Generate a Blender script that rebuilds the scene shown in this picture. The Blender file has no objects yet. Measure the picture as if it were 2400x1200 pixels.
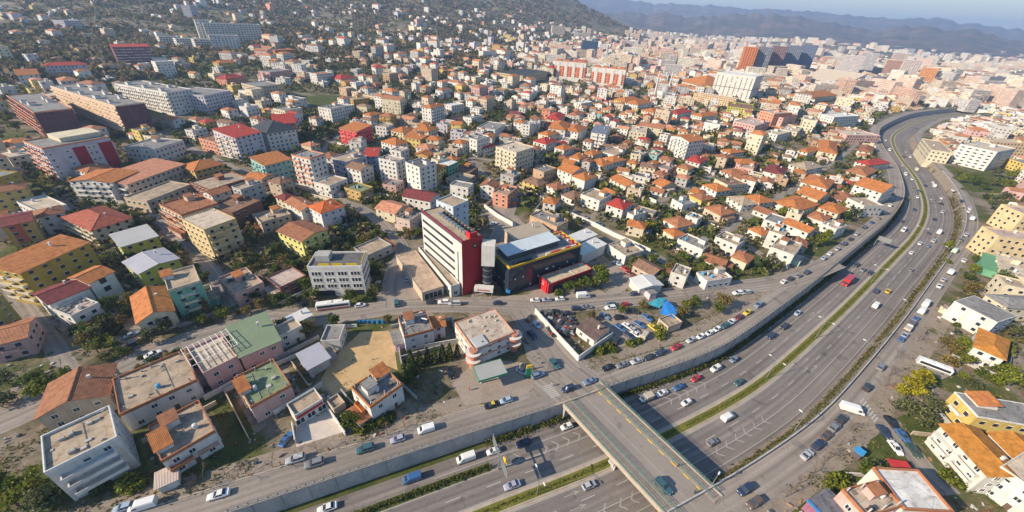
import bpy, math, random
import numpy as np
from mathutils import Vector, Matrix, noise
from mathutils.geometry import delaunay_2d_cdt

# ------------------------------------------------------------------ camera, sky, sun, exposure
SC = bpy.context.scene
COLL = SC.collection
FPX, PITCH, ROLL, CAMH = 900.0, math.radians(32.3), math.radians(3.4), 100.0
_f = Vector((0, math.cos(PITCH), -math.sin(PITCH)))
_r0 = Vector((1, 0, 0)); _u0 = _r0.cross(_f)
_r = math.cos(ROLL) * _r0 + math.sin(ROLL) * _u0
_u = -math.sin(ROLL) * _r0 + math.cos(ROLL) * _u0
CAMP = Vector((0, 0, CAMH))
cam_d = bpy.data.cameras.new('camera'); cam = bpy.data.objects.new('camera', cam_d); COLL.objects.link(cam)
cam_d.sensor_width = 36.0; cam_d.lens = FPX / 2400 * 36.0
cam_d.clip_start = 1.0; cam_d.clip_end = 60000
mw = Matrix((( _r.x, _u.x, -_f.x, 0), (_r.y, _u.y, -_f.y, 0), (_r.z, _u.z, -_f.z, CAMH), (0, 0, 0, 1)))
cam.matrix_world = mw
SC.camera = cam

SUN_AZ, SUN_EL = math.radians(21), math.radians(28.5)     # shadows fall along +x turned 22 deg towards +y
sun_dir = Vector((math.cos(SUN_AZ) * math.cos(SUN_EL), math.sin(SUN_AZ) * math.cos(SUN_EL), -math.sin(SUN_EL)))
W = bpy.data.worlds.new('World'); SC.world = W; W.use_nodes = True
nt = W.node_tree; nt.nodes.clear()
sky = nt.nodes.new('ShaderNodeTexSky'); sky.sky_type = 'NISHITA'; sky.sun_disc = False
sky.sun_elevation = SUN_EL
to_sun = -sun_dir
sky.sun_rotation = math.atan2(to_sun.x, to_sun.y)
sky.air_density = 1.5; sky.dust_density = 0.2; sky.ozone_density = 5.0; sky.altitude = 150
bg = nt.nodes.new('ShaderNodeBackground'); bg.inputs['Strength'].default_value = 0.088
wo = nt.nodes.new('ShaderNodeOutputWorld')
nt.links.new(sky.outputs[0], bg.inputs['Color']); nt.links.new(bg.outputs[0], wo.inputs['Surface'])
sl = bpy.data.lights.new('sun', 'SUN'); sl.energy = 4.8; sl.angle = math.radians(0.6); sl.color = (1.0, 0.835, 0.62)
so = bpy.data.objects.new('sun', sl); COLL.objects.link(so)
so.rotation_euler = sun_dir.to_track_quat('-Z', 'Y').to_euler(); so.location = (-300, -100, 300)
SC.view_settings.view_transform = 'Standard'; SC.view_settings.look = 'None'
SC.view_settings.gamma = 1.0; SC.view_settings.use_curve_mapping = False
SC.view_settings.exposure = 0.85
SC.render.engine = 'CYCLES'
SC.cycles.use_denoising = True
SC.cycles.max_bounces = 5; SC.cycles.diffuse_bounces = 3; SC.cycles.glossy_bounces = 2
SC.cycles.transmission_bounces = 2; SC.cycles.volume_bounces = 1; SC.cycles.transparent_max_bounces = 4
SC.cycles.sample_clamp_indirect = 4.0

# ------------------------------------------------------------------ terrain and projection helpers
def sstep(a, b, x):
    t = min(1.0, max(0.0, (x - a) / (b - a))); return t * t * (3 - 2 * t)

def terrain(x, y):
    r = math.hypot(x, y)
    if r < 380: return 0.0
    az = math.degrees(math.atan2(x, y))
    if y < 0: return 0.0
    m = 1 - sstep(-14, 10.5, az)
    z = 0.0
    if m > 0:
        s = max(0.0, r - 400)
        z = 0.05 * s * s / (s + 120) + 0.10 * max(0.0, r - 1350) + 0.05 * max(0.0, r - 2000)
        z = min(z, 330)
        k = sstep(450, 900, r)
        z += k * (14 + 0.012 * (r - 450)) * noise.noise((x / 330.0, y / 330.0, 3.1)) * 1.1
        z += sstep(1300, 2200, r) * 26 * noise.noise((x / 520.0, y / 520.0, 8.7))
        z *= m
        if z < 0: z *= 0.2
    # the low hill behind the centre of the city
    d = ((x - 150) / 520) ** 2 + ((y - 2650) / 620) ** 2
    z += 150 * math.exp(-d * 1.3) * (1 + 0.25 * noise.noise((x / 260.0, y / 260.0, 1.7)))
    d = ((x - 1900) / 420) ** 2 + ((y - 2900) / 500) ** 2
    z += 42 * math.exp(-d * 1.4) * (1 + 0.3 * noise.noise((x / 200.0, y / 200.0, 5.7)))
    return z

def ray(px, py):
    return (_f + (px - 1200) / FPX * _r + (600 - py) / FPX * _u)

def at(px, py, h=0.0):
    """point on the terrain raised by h that shows at that place of the picture"""
    d = ray(px, py)
    if d.z > -1e-4: d.z = -1e-4
    t = (h - CAMH) / d.z
    p = CAMP + d * t
    if p.x * p.x + p.y * p.y < 370 ** 2: return p
    t0, t1 = 200 / math.hypot(d.x, d.y), min(t, 6000 / math.hypot(d.x, d.y))
    n = 220; last = t0
    for i in range(1, n + 1):
        tt = t0 + (t1 - t0) * i / n
        q = CAMP + d * tt
        if q.z < terrain(q.x, q.y) + h:
            lo, hi = last, tt
            for _ in range(18):
                mid = (lo + hi) / 2; q = CAMP + d * mid
                if q.z < terrain(q.x, q.y) + h: hi = mid
                else: lo = mid
            return CAMP + d * hi
        last = tt
    return CAMP + d * t1

def plane(px, py, z):
    d = ray(px, py); return CAMP + d * ((z - CAMH) / d.z)

def pix(p):
    d = Vector(p) - CAMP; z = d.dot(_f)
    if z < 1: return (-9999, -9999)
    return (1200 + FPX * d.dot(_r) / z, 600 - FPX * d.dot(_u) / z)

# ------------------------------------------------------------------ materials
def lin(h):
    h = h.lstrip('#'); v = [int(h[i:i + 2], 16) / 255 for i in (0, 2, 4)]
    return tuple(c / 12.92 if c <= .04045 else ((c + .055) / 1.055) ** 2.4 for c in v)

M = {}
def newmat(name):
    m = bpy.data.materials.new(name); m.use_nodes = True; M[name] = m
    n = m.node_tree.nodes; b = n['Principled BSDF']
    return m, m.node_tree, b

def nd(t, typ, **kw):
    n = t.nodes.new(typ)
    for k, v in kw.items(): setattr(n, k, v)
    return n

def tex_noise(t, scale, detail=4, rough=.55, coord='Object', dims='3D'):
    c = nd(t, 'ShaderNodeTexCoord'); n = nd(t, 'ShaderNodeTexNoise')
    n.inputs['Scale'].default_value = scale; n.inputs['Detail'].default_value = detail; n.inputs['Roughness'].default_value = rough
    t.links.new(c.outputs[coord], n.inputs['Vector']); return n

def ramp(t, src, stops):
    r = nd(t, 'ShaderNodeValToRGB'); cr = r.color_ramp
    while len(cr.elements) < len(stops): cr.elements.new(0.5)
    for e, (p, c) in zip(cr.elements, stops): e.position = p; e.color = (*c, 1) if len(c) == 3 else c
    t.links.new(src, r.inputs[0]); return r

def mul(t, a, b, fac=1.0, mode='MULTIPLY'):
    m = nd(t, 'ShaderNodeMix', data_type='RGBA', blend_type=mode); m.inputs[0].default_value = fac
    t.links.new(a, m.inputs[6]); t.links.new(b, m.inputs[7]); return m.outputs[2]

def bump(t, b, src, strength=.3, dist=.05):
    bp = nd(t, 'ShaderNodeBump'); bp.inputs['Strength'].default_value = strength; bp.inputs['Distance'].default_value = dist
    t.links.new(src, bp.inputs['Height']); t.links.new(bp.outputs[0], b.inputs['Normal'])

def objcol_mat(name, rough=.85, scale=.35, lo=.72, hi=1.06, fine=6.0, streak=False, wave=None, spec=.3):
    """paint whose colour is the object's own colour, with weathering"""
    m, t, b = newmat(name)
    oi = nd(t, 'ShaderNodeObjectInfo')
    n1 = tex_noise(t, scale, 5, .62)
    r1 = ramp(t, n1.outputs[0], [(.25, (lo,) * 3), (.6, (hi,) * 3)])
    c = mul(t, oi.outputs['Color'], r1.outputs[0])
    n2 = tex_noise(t, fine, 3, .6)
    r2 = ramp(t, n2.outputs[0], [(.3, (.88,) * 3), (.7, (1.05,) * 3)])
    c = mul(t, c, r2.outputs[0])
    if streak:
        co = nd(t, 'ShaderNodeTexCoord'); mp = nd(t, 'ShaderNodeMapping'); mp.inputs['Scale'].default_value = (1.3, 1.3, .12)
        ns = nd(t, 'ShaderNodeTexNoise'); ns.inputs['Scale'].default_value = 1.0; ns.inputs['Detail'].default_value = 4
        t.links.new(co.outputs['Object'], mp.inputs[0]); t.links.new(mp.outputs[0], ns.inputs[0])
        r3 = ramp(t, ns.outputs[0], [(.32, (.78, .75, .71)), (.52, (1, 1, 1))])
        c = mul(t, c, r3.outputs[0], .7)
    t.links.new(c, b.inputs['Base Color']); b.inputs['Roughness'].default_value = rough
    b.inputs['Specular IOR Level'].default_value = spec
    if wave:
        co = nd(t, 'ShaderNodeTexCoord'); sx = nd(t, 'ShaderNodeTexWave'); sx.wave_type = 'BANDS'; sx.bands_direction = wave
        sx.inputs['Scale'].default_value = 1.1; sx.inputs['Distortion'].default_value = .6; sx.inputs['Detail'].default_value = 1
        t.links.new(co.outputs['Object'], sx.inputs[0]); bump(t, b, sx.outputs[0], .5, .12)
        rw = ramp(t, sx.outputs[0], [(.0, (.80,) * 3), (.6, (1.03,) * 3)])
        c2 = mul(t, c, rw.outputs[0]); t.links.new(c2, b.inputs['Base Color'])
    else:
        bump(t, b, n2.outputs[0], .12, .03)
    return m

objcol_mat('plaster', .9, .22, .80, 1.05, 5, streak=True)
objcol_mat('tile', .85, .7, .52, 1.18, 2.2, wave='X')
objcol_mat('concrete_roof', .95, .18, .62, 1.1, 2.5)
t = M['concrete_roof'].node_tree; b = t.nodes['Principled BSDF']; src = b.inputs['Base Color'].links[0].from_socket
n6 = tex_noise(t, .42, 6, .7); r6 = ramp(t, n6.outputs[0], [(.34, (.50, .47, .45)), (.47, (1, 1, 1)), (.62, (1.02, 1, .98)), (.72, (.78, .74, .70))])
v6 = nd(t, 'ShaderNodeTexVoronoi'); v6.feature = 'DISTANCE_TO_EDGE'; v6.inputs['Scale'].default_value = .22; c6 = nd(t, 'ShaderNodeTexCoord'); t.links.new(c6.outputs['Object'], v6.inputs['Vector'])
r7 = ramp(t, v6.outputs['Distance'], [(.0, (.62, .60, .58)), (.022, (1, 1, 1))])
t.links.new(mul(t, mul(t, src, r6.outputs[0]), r7.outputs[0], .8), b.inputs['Base Color'])
objcol_mat('metal_sheet', .5, .12, .86, 1.04, 4, wave='X', spec=.5)
objcol_mat('paint', .6, .5, .92, 1.03, 8)
objcol_mat('cloth', .9, .5, .85, 1.05, 8)

def flat_mat(name, col, rough=.6, metal=0, spec=.5):
    m, t, b = newmat(name); b.inputs['Base Color'].default_value = (*col, 1); b.inputs['Roughness'].default_value = rough
    b.inputs['Metallic'].default_value = metal; b.inputs['Specular IOR Level'].default_value = spec; return m
flat_mat('glass', (.025, .035, .05), .12); flat_mat('frame', (.70, .69, .66), .6); flat_mat('dark', (.02, .02, .022), .7)
flat_mat('shutter', (.45, .42, .38), .7); flat_mat('rubber', (.018, .018, .018), .9); flat_mat('chrome', (.5, .5, .52), .3, 1)
flat_mat('lampglass', (.75, .75, .72), .2); flat_mat('taillight', (.35, .01, .01), .3); flat_mat('steel', (.32, .34, .34), .45, .6)
flat_mat('green_steel', (.10, .19, .17), .55); flat_mat('yellow_paint', (.62, .42, .03), .7); flat_mat('white_paint', (.40, .38, .35), .8)
flat_mat('worn_paint', (.315, .29, .265), .85); flat_mat('wood', (.12, .075, .05), .9); flat_mat('skin', (.45, .27, .19), .7)

# car paint: object colour, glossy
m, t, b = newmat('carpaint'); oi = nd(t, 'ShaderNodeObjectInfo'); t.links.new(oi.outputs['Color'], b.inputs['Base Color'])
b.inputs['Roughness'].default_value = .32; b.inputs['Coat Weight'].default_value = .5; b.inputs['Coat Roughness'].default_value = .12
# coloured stuff mesh: face colours are the paint of each far house
m, t, b = newmat('citypaint'); at_ = nd(t, 'ShaderNodeAttribute'); at_.attribute_name = 'Col'
n1 = tex_noise(t, .25, 4, .6); r1 = ramp(t, n1.outputs[0], [(.3, (.8,) * 3), (.6, (1.05,) * 3)])
t.links.new(mul(t, at_.outputs[0], r1.outputs[0]), b.inputs['Base Color']); b.inputs['Roughness'].default_value = .9
# yards: soil, concrete or grass with coarse growth
m, t, b = newmat('yardpaint'); at_ = nd(t, 'ShaderNodeAttribute'); at_.attribute_name = 'Col'
n1 = tex_noise(t, .35, 7, .7); r1 = ramp(t, n1.outputs[0], [(.3, (.5, .5, .48)), (.5, (1, 1, 1)), (.7, (1.35, 1.25, 1.1))]); n2 = tex_noise(t, 2.2, 5, .7); r2 = ramp(t, n2.outputs[0], [(.3, (.6, .62, .6)), (.65, (1.2, 1.15, 1.1))])
n3 = tex_noise(t, .11, 4, .6); r3 = ramp(t, n3.outputs[0], [(.50, (0, 0, 0)), (.56, (1, 1, 1))]); mx = nd(t, 'ShaderNodeMix', data_type='RGBA'); t.links.new(r3.outputs[0], mx.inputs[0]); t.links.new(mul(t, mul(t, at_.outputs[0], r1.outputs[0]), r2.outputs[0]), mx.inputs[6])
r4 = ramp(t, n1.outputs[0], [(.35, (.06, .08, .02)), (.55, (.13, .11, .05)), (.7, (.24, .19, .14))]); t.links.new(mul(t, r4.outputs[0], r2.outputs[0]), mx.inputs[7])
t.links.new(mx.outputs[2], b.inputs['Base Color']); b.inputs['Roughness'].default_value = .95; bump(t, b, n2.outputs[0], .4, .15)
# foliage: object colour, varied per leaf
def leaf_mat(name, objc=True, col=(.06, .09, .02)):
    m, t, b = newmat(name); g = nd(t, 'ShaderNodeNewGeometry')
    r = ramp(t, g.outputs['Random Per Island'], [(.0, (.42, .46, .40)), (.5, (.95, 1, .9)), (1, (1.55, 1.45, 1.1))])
    if objc: oi = nd(t, 'ShaderNodeObjectInfo'); src = oi.outputs['Color']
    else:
        a = nd(t, 'ShaderNodeAttribute'); a.attribute_name = 'Col'; src = a.outputs[0]
    t.links.new(mul(t, src, r.outputs[0]), b.inputs['Base Color']); b.inputs['Roughness'].default_value = .75
    b.inputs['Specular IOR Level'].default_value = .25
    tr = nd(t, 'ShaderNodeBsdfTranslucent'); t.links.new(mul(t, src, r.outputs[0]), tr.inputs[0]); ms = nd(t, 'ShaderNodeMixShader'); ms.inputs[0].default_value = .3
    t.links.new(b.outputs[0], ms.inputs[1]); t.links.new(tr.outputs[0], ms.inputs[2]); t.links.new(ms.outputs[0], t.nodes['Material Output'].inputs[0])
    return m
leaf_mat('leaf'); leaf_mat('leaf_stuff', False)
m, t, b = newmat('bark'); n1 = tex_noise(t, 3, 4); r1 = ramp(t, n1.outputs[0], [(.3, (.06, .045, .035)), (.7, (.16, .12, .095))])
t.links.new(r1.outputs[0], b.inputs['Base Color']); b.inputs['Roughness'].default_value = .95
m, t, b = newmat('twig'); n1 = tex_noise(t, 2, 2); r1 = ramp(t, n1.outputs[0], [(.3, (.09, .06, .05)), (.7, (.19, .135, .115))])
t.links.new(r1.outputs[0], b.inputs['Base Color']); b.inputs['Roughness'].default_value = .95

def ground_mat(name, stops, scale, scale2, var=.5, patch=None, bumpv=.2):
    m, t, b = newmat(name); n1 = tex_noise(t, scale, 8, .65); r1 = ramp(t, n1.outputs[0], stops)
    n2 = tex_noise(t, scale2, 6, .7); r2 = ramp(t, n2.outputs[0], [(.25, (1 - var,) * 3), (.72, (1 + var * .4,) * 3)])
    c = mul(t, r1.outputs[0], r2.outputs[0])
    if patch:
        n3 = tex_noise(t, patch[0], 3, .5); r3 = ramp(t, n3.outputs[0], [(patch[1], (0, 0, 0)), (patch[1] + .06, (1, 1, 1))])
        mx = nd(t, 'ShaderNodeMix', data_type='RGBA'); t.links.new(r3.outputs[0], mx.inputs[0]); t.links.new(c, mx.inputs[6])
        n4 = tex_noise(t, patch[0] * 5, 5); r4 = ramp(t, n4.outputs[0], patch[2]); t.links.new(r4.outputs[0], mx.inputs[7]); c = mx.outputs[2]
    t.links.new(c, b.inputs['Base Color']); b.inputs['Roughness'].default_value = .95; b.inputs['Specular IOR Level'].default_value = .2
    bump(t, b, n2.outputs[0], bumpv, .1); return m
ground_mat('ground', [(.30, (.070, .080, .026)), (.40, (.12, .105, .055)), (.50, (.22, .18, .13)), (.60, (.29, .25, .205)), (.72, (.19, .165, .135))], .06, .9, .5,
           (.030, .52, [(.35, (.05, .07, .016)), (.6, (.095, .10, .03)), (.75, (.16, .125, .07))]))
ground_mat('median_turf', [(.3, (.10, .115, .018)), (.5, (.155, .16, .028)), (.7, (.20, .175, .05))], .3, 2.5, .35)
ground_mat('dirt', [(.3, (.20, .16, .125)), (.5, (.295, .245, .195)), (.7, (.25, .20, .165))], .12, 1.2, .4, (.09, .62, [(.4, (.08, .09, .03)), (.7, (.13, .11, .05))]))
ground_mat('sand', [(.3, (.40, .27, .135)), (.5, (.52, .365, .19)), (.7, (.45, .31, .16))], .10, .7, .22, (.12, .68, [(.4, (.12, .12, .05)), (.7, (.2, .16, .08))]))
ground_mat('lawn', [(.3, (.040, .065, .012)), (.5, (.075, .095, .020)), (.7, (.13, .12, .045))], .25, 2.5, .5)
ground_mat('paving', [(.3, (.27, .22, .18)), (.55, (.34, .285, .24)), (.75, (.25, .21, .18))], .15, 1.5, .3)
ground_mat('white_paving', [(.3, (.48, .42, .37)), (.6, (.58, .52, .46))], .2, 1.5, .15)
ground_mat('kerbstone', [(.3, (.34, .29, .23)), (.6, (.44, .38, .31))], .4, 3, .25)
ground_mat('wallstone', [(.3, (.34, .33, .325)), (.6, (.46, .44, .43))], .3, 2, .35)
# asphalt: worn and lighter along wheel paths
def asphalt(name, base, hi):
    m, t, b = newmat(name); n1 = tex_noise(t, .05, 5, .6); r1 = ramp(t, n1.outputs[0], [(.3, base), (.7, hi)])
    co = nd(t, 'ShaderNodeUVMap'); mp = nd(t, 'ShaderNodeMapping'); mp.inputs['Scale'].default_value = (.55, .012, 1)
    ns = nd(t, 'ShaderNodeTexNoise'); ns.inputs['Scale'].default_value = 1.; ns.inputs['Detail'].default_value = 5
    t.links.new(co.outputs[0], mp.inputs[0]); t.links.new(mp.outputs[0], ns.inputs[0])
    r2 = ramp(t, ns.outputs[0], [(.3, (.72,) * 3), (.7, (1.2,) * 3)])
    n3 = tex_noise(t, 1.7, 6, .75); r3 = ramp(t, n3.outputs[0], [(.3, (.86,) * 3), (.7, (1.08,) * 3)])
    c = mul(t, mul(t, r1.outputs[0], r2.outputs[0]), r3.outputs[0])
    n4 = tex_noise(t, .16, 3, .5); r4 = ramp(t, n4.outputs[0], [(.63, (1, 1, 1)), (.66, (.76, .76, .78))])
    c = mul(t, c, r4.outputs[0])
    sp = nd(t, 'ShaderNodeSeparateXYZ'); t.links.new(co.outputs[0], sp.inputs[0])
    def mth(op, a, v): n = nd(t, 'ShaderNodeMath', operation=op); t.links.new(a, n.inputs[0]); n.inputs[1].default_value = v; return n.outputs[0]
    wv = mth('COSINE', mth('MULTIPLY', mth('ADD', mth('ABSOLUTE', sp.outputs[0], 0), -3.0), 2 * math.pi / 1.8), 0); r8 = ramp(t, mth('MULTIPLY_ADD', wv, .5), [(.25, (1.06,) * 3), (.95, (.86,) * 3)])
    n9 = tex_noise(t, .7, 5, .7); r9 = ramp(t, n9.outputs[0], [(.36, (.72, .72, .73)), (.43, (1, 1, 1)), (.64, (1, 1, 1)), (.70, (1.16, 1.15, 1.13))])
    c = mul(t, mul(t, c, r8.outputs[0], .8), r9.outputs[0], .75)
    t.links.new(c, b.inputs['Base Color']); b.inputs['Roughness'].default_value = .85; b.inputs['Specular IOR Level'].default_value = .3
    n5 = tex_noise(t, 25, 2); bump(t, b, n5.outputs[0], .15, .02)
asphalt('asphalt', (.178, .158, .147), (.228, .203, .187))
asphalt('street', (.235, .207, .182), (.312, .272, .236))
# ------------------------------------------------------------------ mesh helpers
class MB:
    def __init__(s): s.v = []; s.f = []; s.m = []; s.c = None
    def face(s, pts, m=0):
        i = len(s.v); s.v.extend(tuple(p) for p in pts); s.f.append(tuple(range(i, i + len(pts)))); s.m.append(m)
    def box(s, x0, x1, y0, y1, z0, z1, m=0, bottom=True):
        i = len(s.v)
        s.v += [(x0, y0, z0), (x1, y0, z0), (x1, y1, z0), (x0, y1, z0), (x0, y0, z1), (x1, y0, z1), (x1, y1, z1), (x0, y1, z1)]
        F = [(4, 5, 6, 7), (0, 1, 5, 4), (1, 2, 6, 5), (2, 3, 7, 6), (3, 0, 4, 7)]
        if bottom: F.append((3, 2, 1, 0))
        for q in F: s.f.append(tuple(i + k for k in q)); s.m.append(m)
    def prism(s, poly, z0, z1, m=0, cap=True, bot=False):
        n = len(poly); i = len(s.v)
        s.v += [(p[0], p[1], z0) for p in poly] + [(p[0], p[1], z1) for p in poly]
        for k in range(n):
            j = (k + 1) % n; s.f.append((i + k, i + j, i + n + j, i + n + k)); s.m.append(m)
        if cap: s.f.append(tuple(i + n + k for k in range(n))); s.m.append(m)
        if bot: s.f.append(tuple(i + n - 1 - k for k in range(n))); s.m.append(m)
    def tube(s, a, b, ra, rb=None, n=6, m=0, cap=True):
        a, b = Vector(a), Vector(b); rb = ra if rb is None else rb
        d = (b - a); 
        if d.length < 1e-6: return
        d.normalize(); x = d.orthogonal().normalized(); y = d.cross(x); i = len(s.v)
        for c, r in ((a, ra), (b, rb)):
            for k in range(n):
                t = 2 * math.pi * k / n; s.v.append(tuple(c + x * (r * math.cos(t)) + y * (r * math.sin(t))))
        for k in range(n):
            j = (k + 1) % n; s.f.append((i + k, i + j, i + n + j, i + n + k)); s.m.append(m)
        if cap:
            s.f.append(tuple(i + n + k for k in range(n))); s.m.append(m)
            s.f.append(tuple(i + n - 1 - k for k in range(n))); s.m.append(m)
    def cyl(s, x, y, z0, z1, r, n=10, m=0, r2=None): s.tube((x, y, z0), (x, y, z1), r, r2, n, m)
    def mesh(s, name, mats, smooth=False):
        me = bpy.data.meshes.new(name); me.from_pydata(s.v, [], s.f)
        for k in mats: me.materials.append(M[k])
        if len(mats) > 1: me.polygons.foreach_set('material_index', s.m)
        if smooth: me.polygons.foreach_set('use_smooth', [True] * len(s.f))
        me.update(); return me

ALLOBJ = 0
def put(name, mesh, parent=None, loc=(0, 0, 0), rz=0.0, col=None, scale=None, kind=None, rot=None):
    o = bpy.data.objects.new(name, mesh); COLL.objects.link(o)
    if parent is not None: o.parent = parent
    o.location = loc
    if rot is not None: o.rotation_euler = rot
    elif rz: o.rotation_euler = (0, 0, rz)
    if scale is not None: o.scale = scale
    if col is not None: o.color = (*col, 1.0)
    if kind: o['kind'] = kind
    return o
def build(mb, name, mats, parent=None, loc=(0, 0, 0), rz=0.0, col=None, kind=None, smooth=False):
    return put(name, mb.mesh(name, mats if isinstance(mats, (list, tuple)) else [mats], smooth), parent, loc, rz, col, None, kind)
def tag(o, label, cat, group=None):
    o['label'] = label; o['category'] = cat
    if group: o['group'] = group
    return o
REFS = []          # (phrase, px, py) landmarks that labels may point to
def ref(phrase, p): REFS.append((phrase, *pix(p)))

# ------------------------------------------------------------------ motorway axis (world metres), smoothed and resampled
HZ = -6.0
_C = [(-200, -41), (-120, -5), (-40, 30.6), (3.7, 49.8), (15, 54.4), (28.8, 60.5), (53.9, 72.8), (64.4, 78.3), (83.2, 89), (95.3, 97), (123, 117.4), (156.7, 143), (187.8, 167.6),
      (219.3, 192.5), (255.1, 221.5), (290.5, 255), (321.1, 291), (356.2, 340), (387.6, 392), (419.8, 441), (453.8, 486), (490.7, 524), (572.5, 594), (641, 642), (760, 705), (900, 765), (1100, 850)]
def catmull(P, step=4.0):
    P = [Vector((*p, 0)) for p in P]; out = []
    for i in range(len(P) - 1):
        a = P[max(i - 1, 0)]; b = P[i]; c = P[i + 1]; d = P[min(i + 2, len(P) - 1)]
        n = max(1, int((c - b).length / step))
        for k in range(n):
            t = k / n
            out.append(.5 * ((2 * b) + (c - a) * t + (2 * a - 5 * b + 4 * c - d) * t * t + (3 * b - a - 3 * c + d) * t ** 3))
    out.append(P[-1]); return out
AX = catmull(_C)
for _ in range(6): AX = [AX[0]] + [(AX[i - 1] + 2 * AX[i] + AX[i + 1]) / 4 for i in range(1, len(AX) - 1)] + [AX[-1]]
NRM = []; ARC = [0.0]
for i, p in enumerate(AX):
    d = (AX[min(i + 1, len(AX) - 1)] - AX[max(i - 1, 0)]).normalized(); NRM.append(Vector((-d.y, d.x, 0)))
    if i: ARC.append(ARC[-1] + (p - AX[i - 1]).length)
AXN = np.array([(p.x, p.y) for p in AX])
def near_axis(p):
    """(arc length, signed offset to the left, heading) of a ground point"""
    d = np.hypot(AXN[:, 0] - p[0], AXN[:, 1] - p[1]); i = int(d.argmin()); n = NRM[i]
    o = (p[0] - AX[i].x) * n.x + (p[1] - AX[i].y) * n.y
    tx, ty = n.y, -n.x
    return ARC[i] + (p[0] - AX[i].x) * tx + (p[1] - AX[i].y) * ty, o, math.atan2(ty, tx)
def axpt(s, off):
    i = int(np.searchsorted(ARC, s)); i = min(max(i, 1), len(AX) - 1); t = (s - ARC[i - 1]) / (ARC[i] - ARC[i - 1])
    p = AX[i - 1].lerp(AX[i], t); n = NRM[i - 1].lerp(NRM[i], t); return Vector((p.x + n.x * off, p.y + n.y * off, 0))
S0 = near_axis((30, 61))[0]                        # where the bridge crosses
def LW(s):                                         # left wall offset: wider at and before the bridge
    return 15.0 + 3.2 * (1 - sstep(S0 + 10, S0 + 70, s)) + 0.6 * sstep(S0 + 330, S0 + 420, s)
RW = -15.6; RB = -17.7
def strip(name, offs, z, mat, s0=0, s1=None, kind='structure', parent=None, step=4.0, zf=None):
    """ribbon along the axis between two offsets (numbers or functions of s)"""
    s1 = s1 or ARC[-1] - 1; n = max(2, int((s1 - s0) / step)); a, b = offs
    fa = a if callable(a) else (lambda s: a); fb = b if callable(b) else (lambda s: b)
    za, zb = z if isinstance(z, tuple) else (z, z)
    V = []; F = []; UV = []
    for k in range(n + 1):
        s = s0 + (s1 - s0) * k / n
        p, q = axpt(s, fa(s)), axpt(s, fb(s)); V += [(p.x, p.y, za), (q.x, q.y, zb)]; UV += [(fa(s), s), (fb(s), s)]
        if k: i = 2 * k; F.append((i - 2, i, i + 1, i - 1) if fa(s) > fb(s) else (i - 2, i - 1, i + 1, i))
    # faces must look up
    me = bpy.data.meshes.new(name); me.from_pydata(V, [], [f[::-1] for f in F] if fa(s0) > fb(s0) else [f[::-1] for f in F])
    uv = me.uv_layers.new(name='UVMap')
    for lp in me.loops: uv.data[lp.index].uv = UV[lp.vertex_index]
    me.materials.append(M[mat]); me.update()
    if len(me.polygons) and me.polygons[0].normal.z < -.01: me.flip_normals()
    o = put(name, me, parent, kind=kind); return o
def ribbon(name, pts, width, z, mat, kind='structure', parent=None, close=False):
    P = [Vector((p[0], p[1], 0)) for p in pts]; V = []; F = []; UV = []; s = 0
    for k, p in enumerate(P):
        d = (P[min(k + 1, len(P) - 1)] - P[max(k - 1, 0)]).normalized(); n = Vector((-d.y, d.x, 0)) * (width / 2)
        if k: s += (p - P[k - 1]).length
        V += [(*(p + n).xy, z + terrain(p.x, p.y)), (*(p - n).xy, z + terrain(p.x, p.y))]; UV += [(width, s), (0, s)]
        if k: i = 2 * k; F.append((i - 2, i - 1, i + 1, i))
    me = bpy.data.meshes.new(name); me.from_pydata(V, [], F); uv = me.uv_layers.new(name='UVMap')
    for lp in me.loops: uv.data[lp.index].uv = UV[lp.vertex_index]
    me.materials.append(M[mat]); me.update()
    return put(name, me, parent, kind=kind)

# ------------------------------------------------------------------ ground sheet with the motorway cutting left open
gp = []
radii = [18 * 1.115 ** k for k in range(62)]
for ri, r in enumerate(radii):
    na = 120
    for k in range(na):
        a = 2 * math.pi * (k + .5 * (ri % 2)) / na; gp.append((r * math.sin(a), r * math.cos(a)))
SA, SB = 0.0, ARC[-1] - 1
ns = int((SB - SA) / 6)
le = [axpt(SA + (SB - SA) * k / ns, LW(SA + (SB - SA) * k / ns)) for k in range(ns + 1)]
re = [axpt(SA + (SB - SA) * k / ns, RB) for k in range(ns + 1)]
hole = [(p.x, p.y) for p in le] + [(p.x, p.y) for p in reversed(re)]
def in_hole(x, y, pad=0.0):
    s, o, _ = near_axis((x, y))
    return SA < s < SB and RB - pad < o < LW(s) + pad
gp = [p for p in gp if not (in_hole(*p, 2.0))]
nb = len(gp); allp = [Vector(p) for p in gp] + [Vector(p) for p in hole]
edges = [(nb + i, nb + (i + 1) % len(hole)) for i in range(len(hole))]
res = delaunay_2d_cdt(allp, edges, [], 0, 1e-4)
gv = [(v.x, v.y, terrain(v.x, v.y)) for v in res[0]]
gf = []
for f in res[2]:
    cx = sum(gv[i][0] for i in f) / len(f); cy = sum(gv[i][1] for i in f) / len(f)
    if not in_hole(cx, cy, -0.02): gf.append(f)
me = bpy.data.meshes.new('ground'); me.from_pydata(gv, [], gf); me.materials.append(M['ground']); me.update()
if me.polygons[0].normal.z < 0: me.flip_normals()
ground = put('ground', me, kind='structure')

# ------------------------------------------------------------------ motorway in its cutting
HWY = strip('motorway', (lambda s: LW(s) + .1, RW - .2), HZ, 'asphalt')
strip('motorway_bank', (RW - .2, RB - .1), (HZ, 0.0), 'dirt')
wl = strip('retaining_wall', (lambda s: LW(s), lambda s: LW(s) - .25), (0.35, HZ), 'wallstone')
tag(wl, 'long grey concrete retaining wall below the left service road', 'wall'); del wl['kind']
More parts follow.
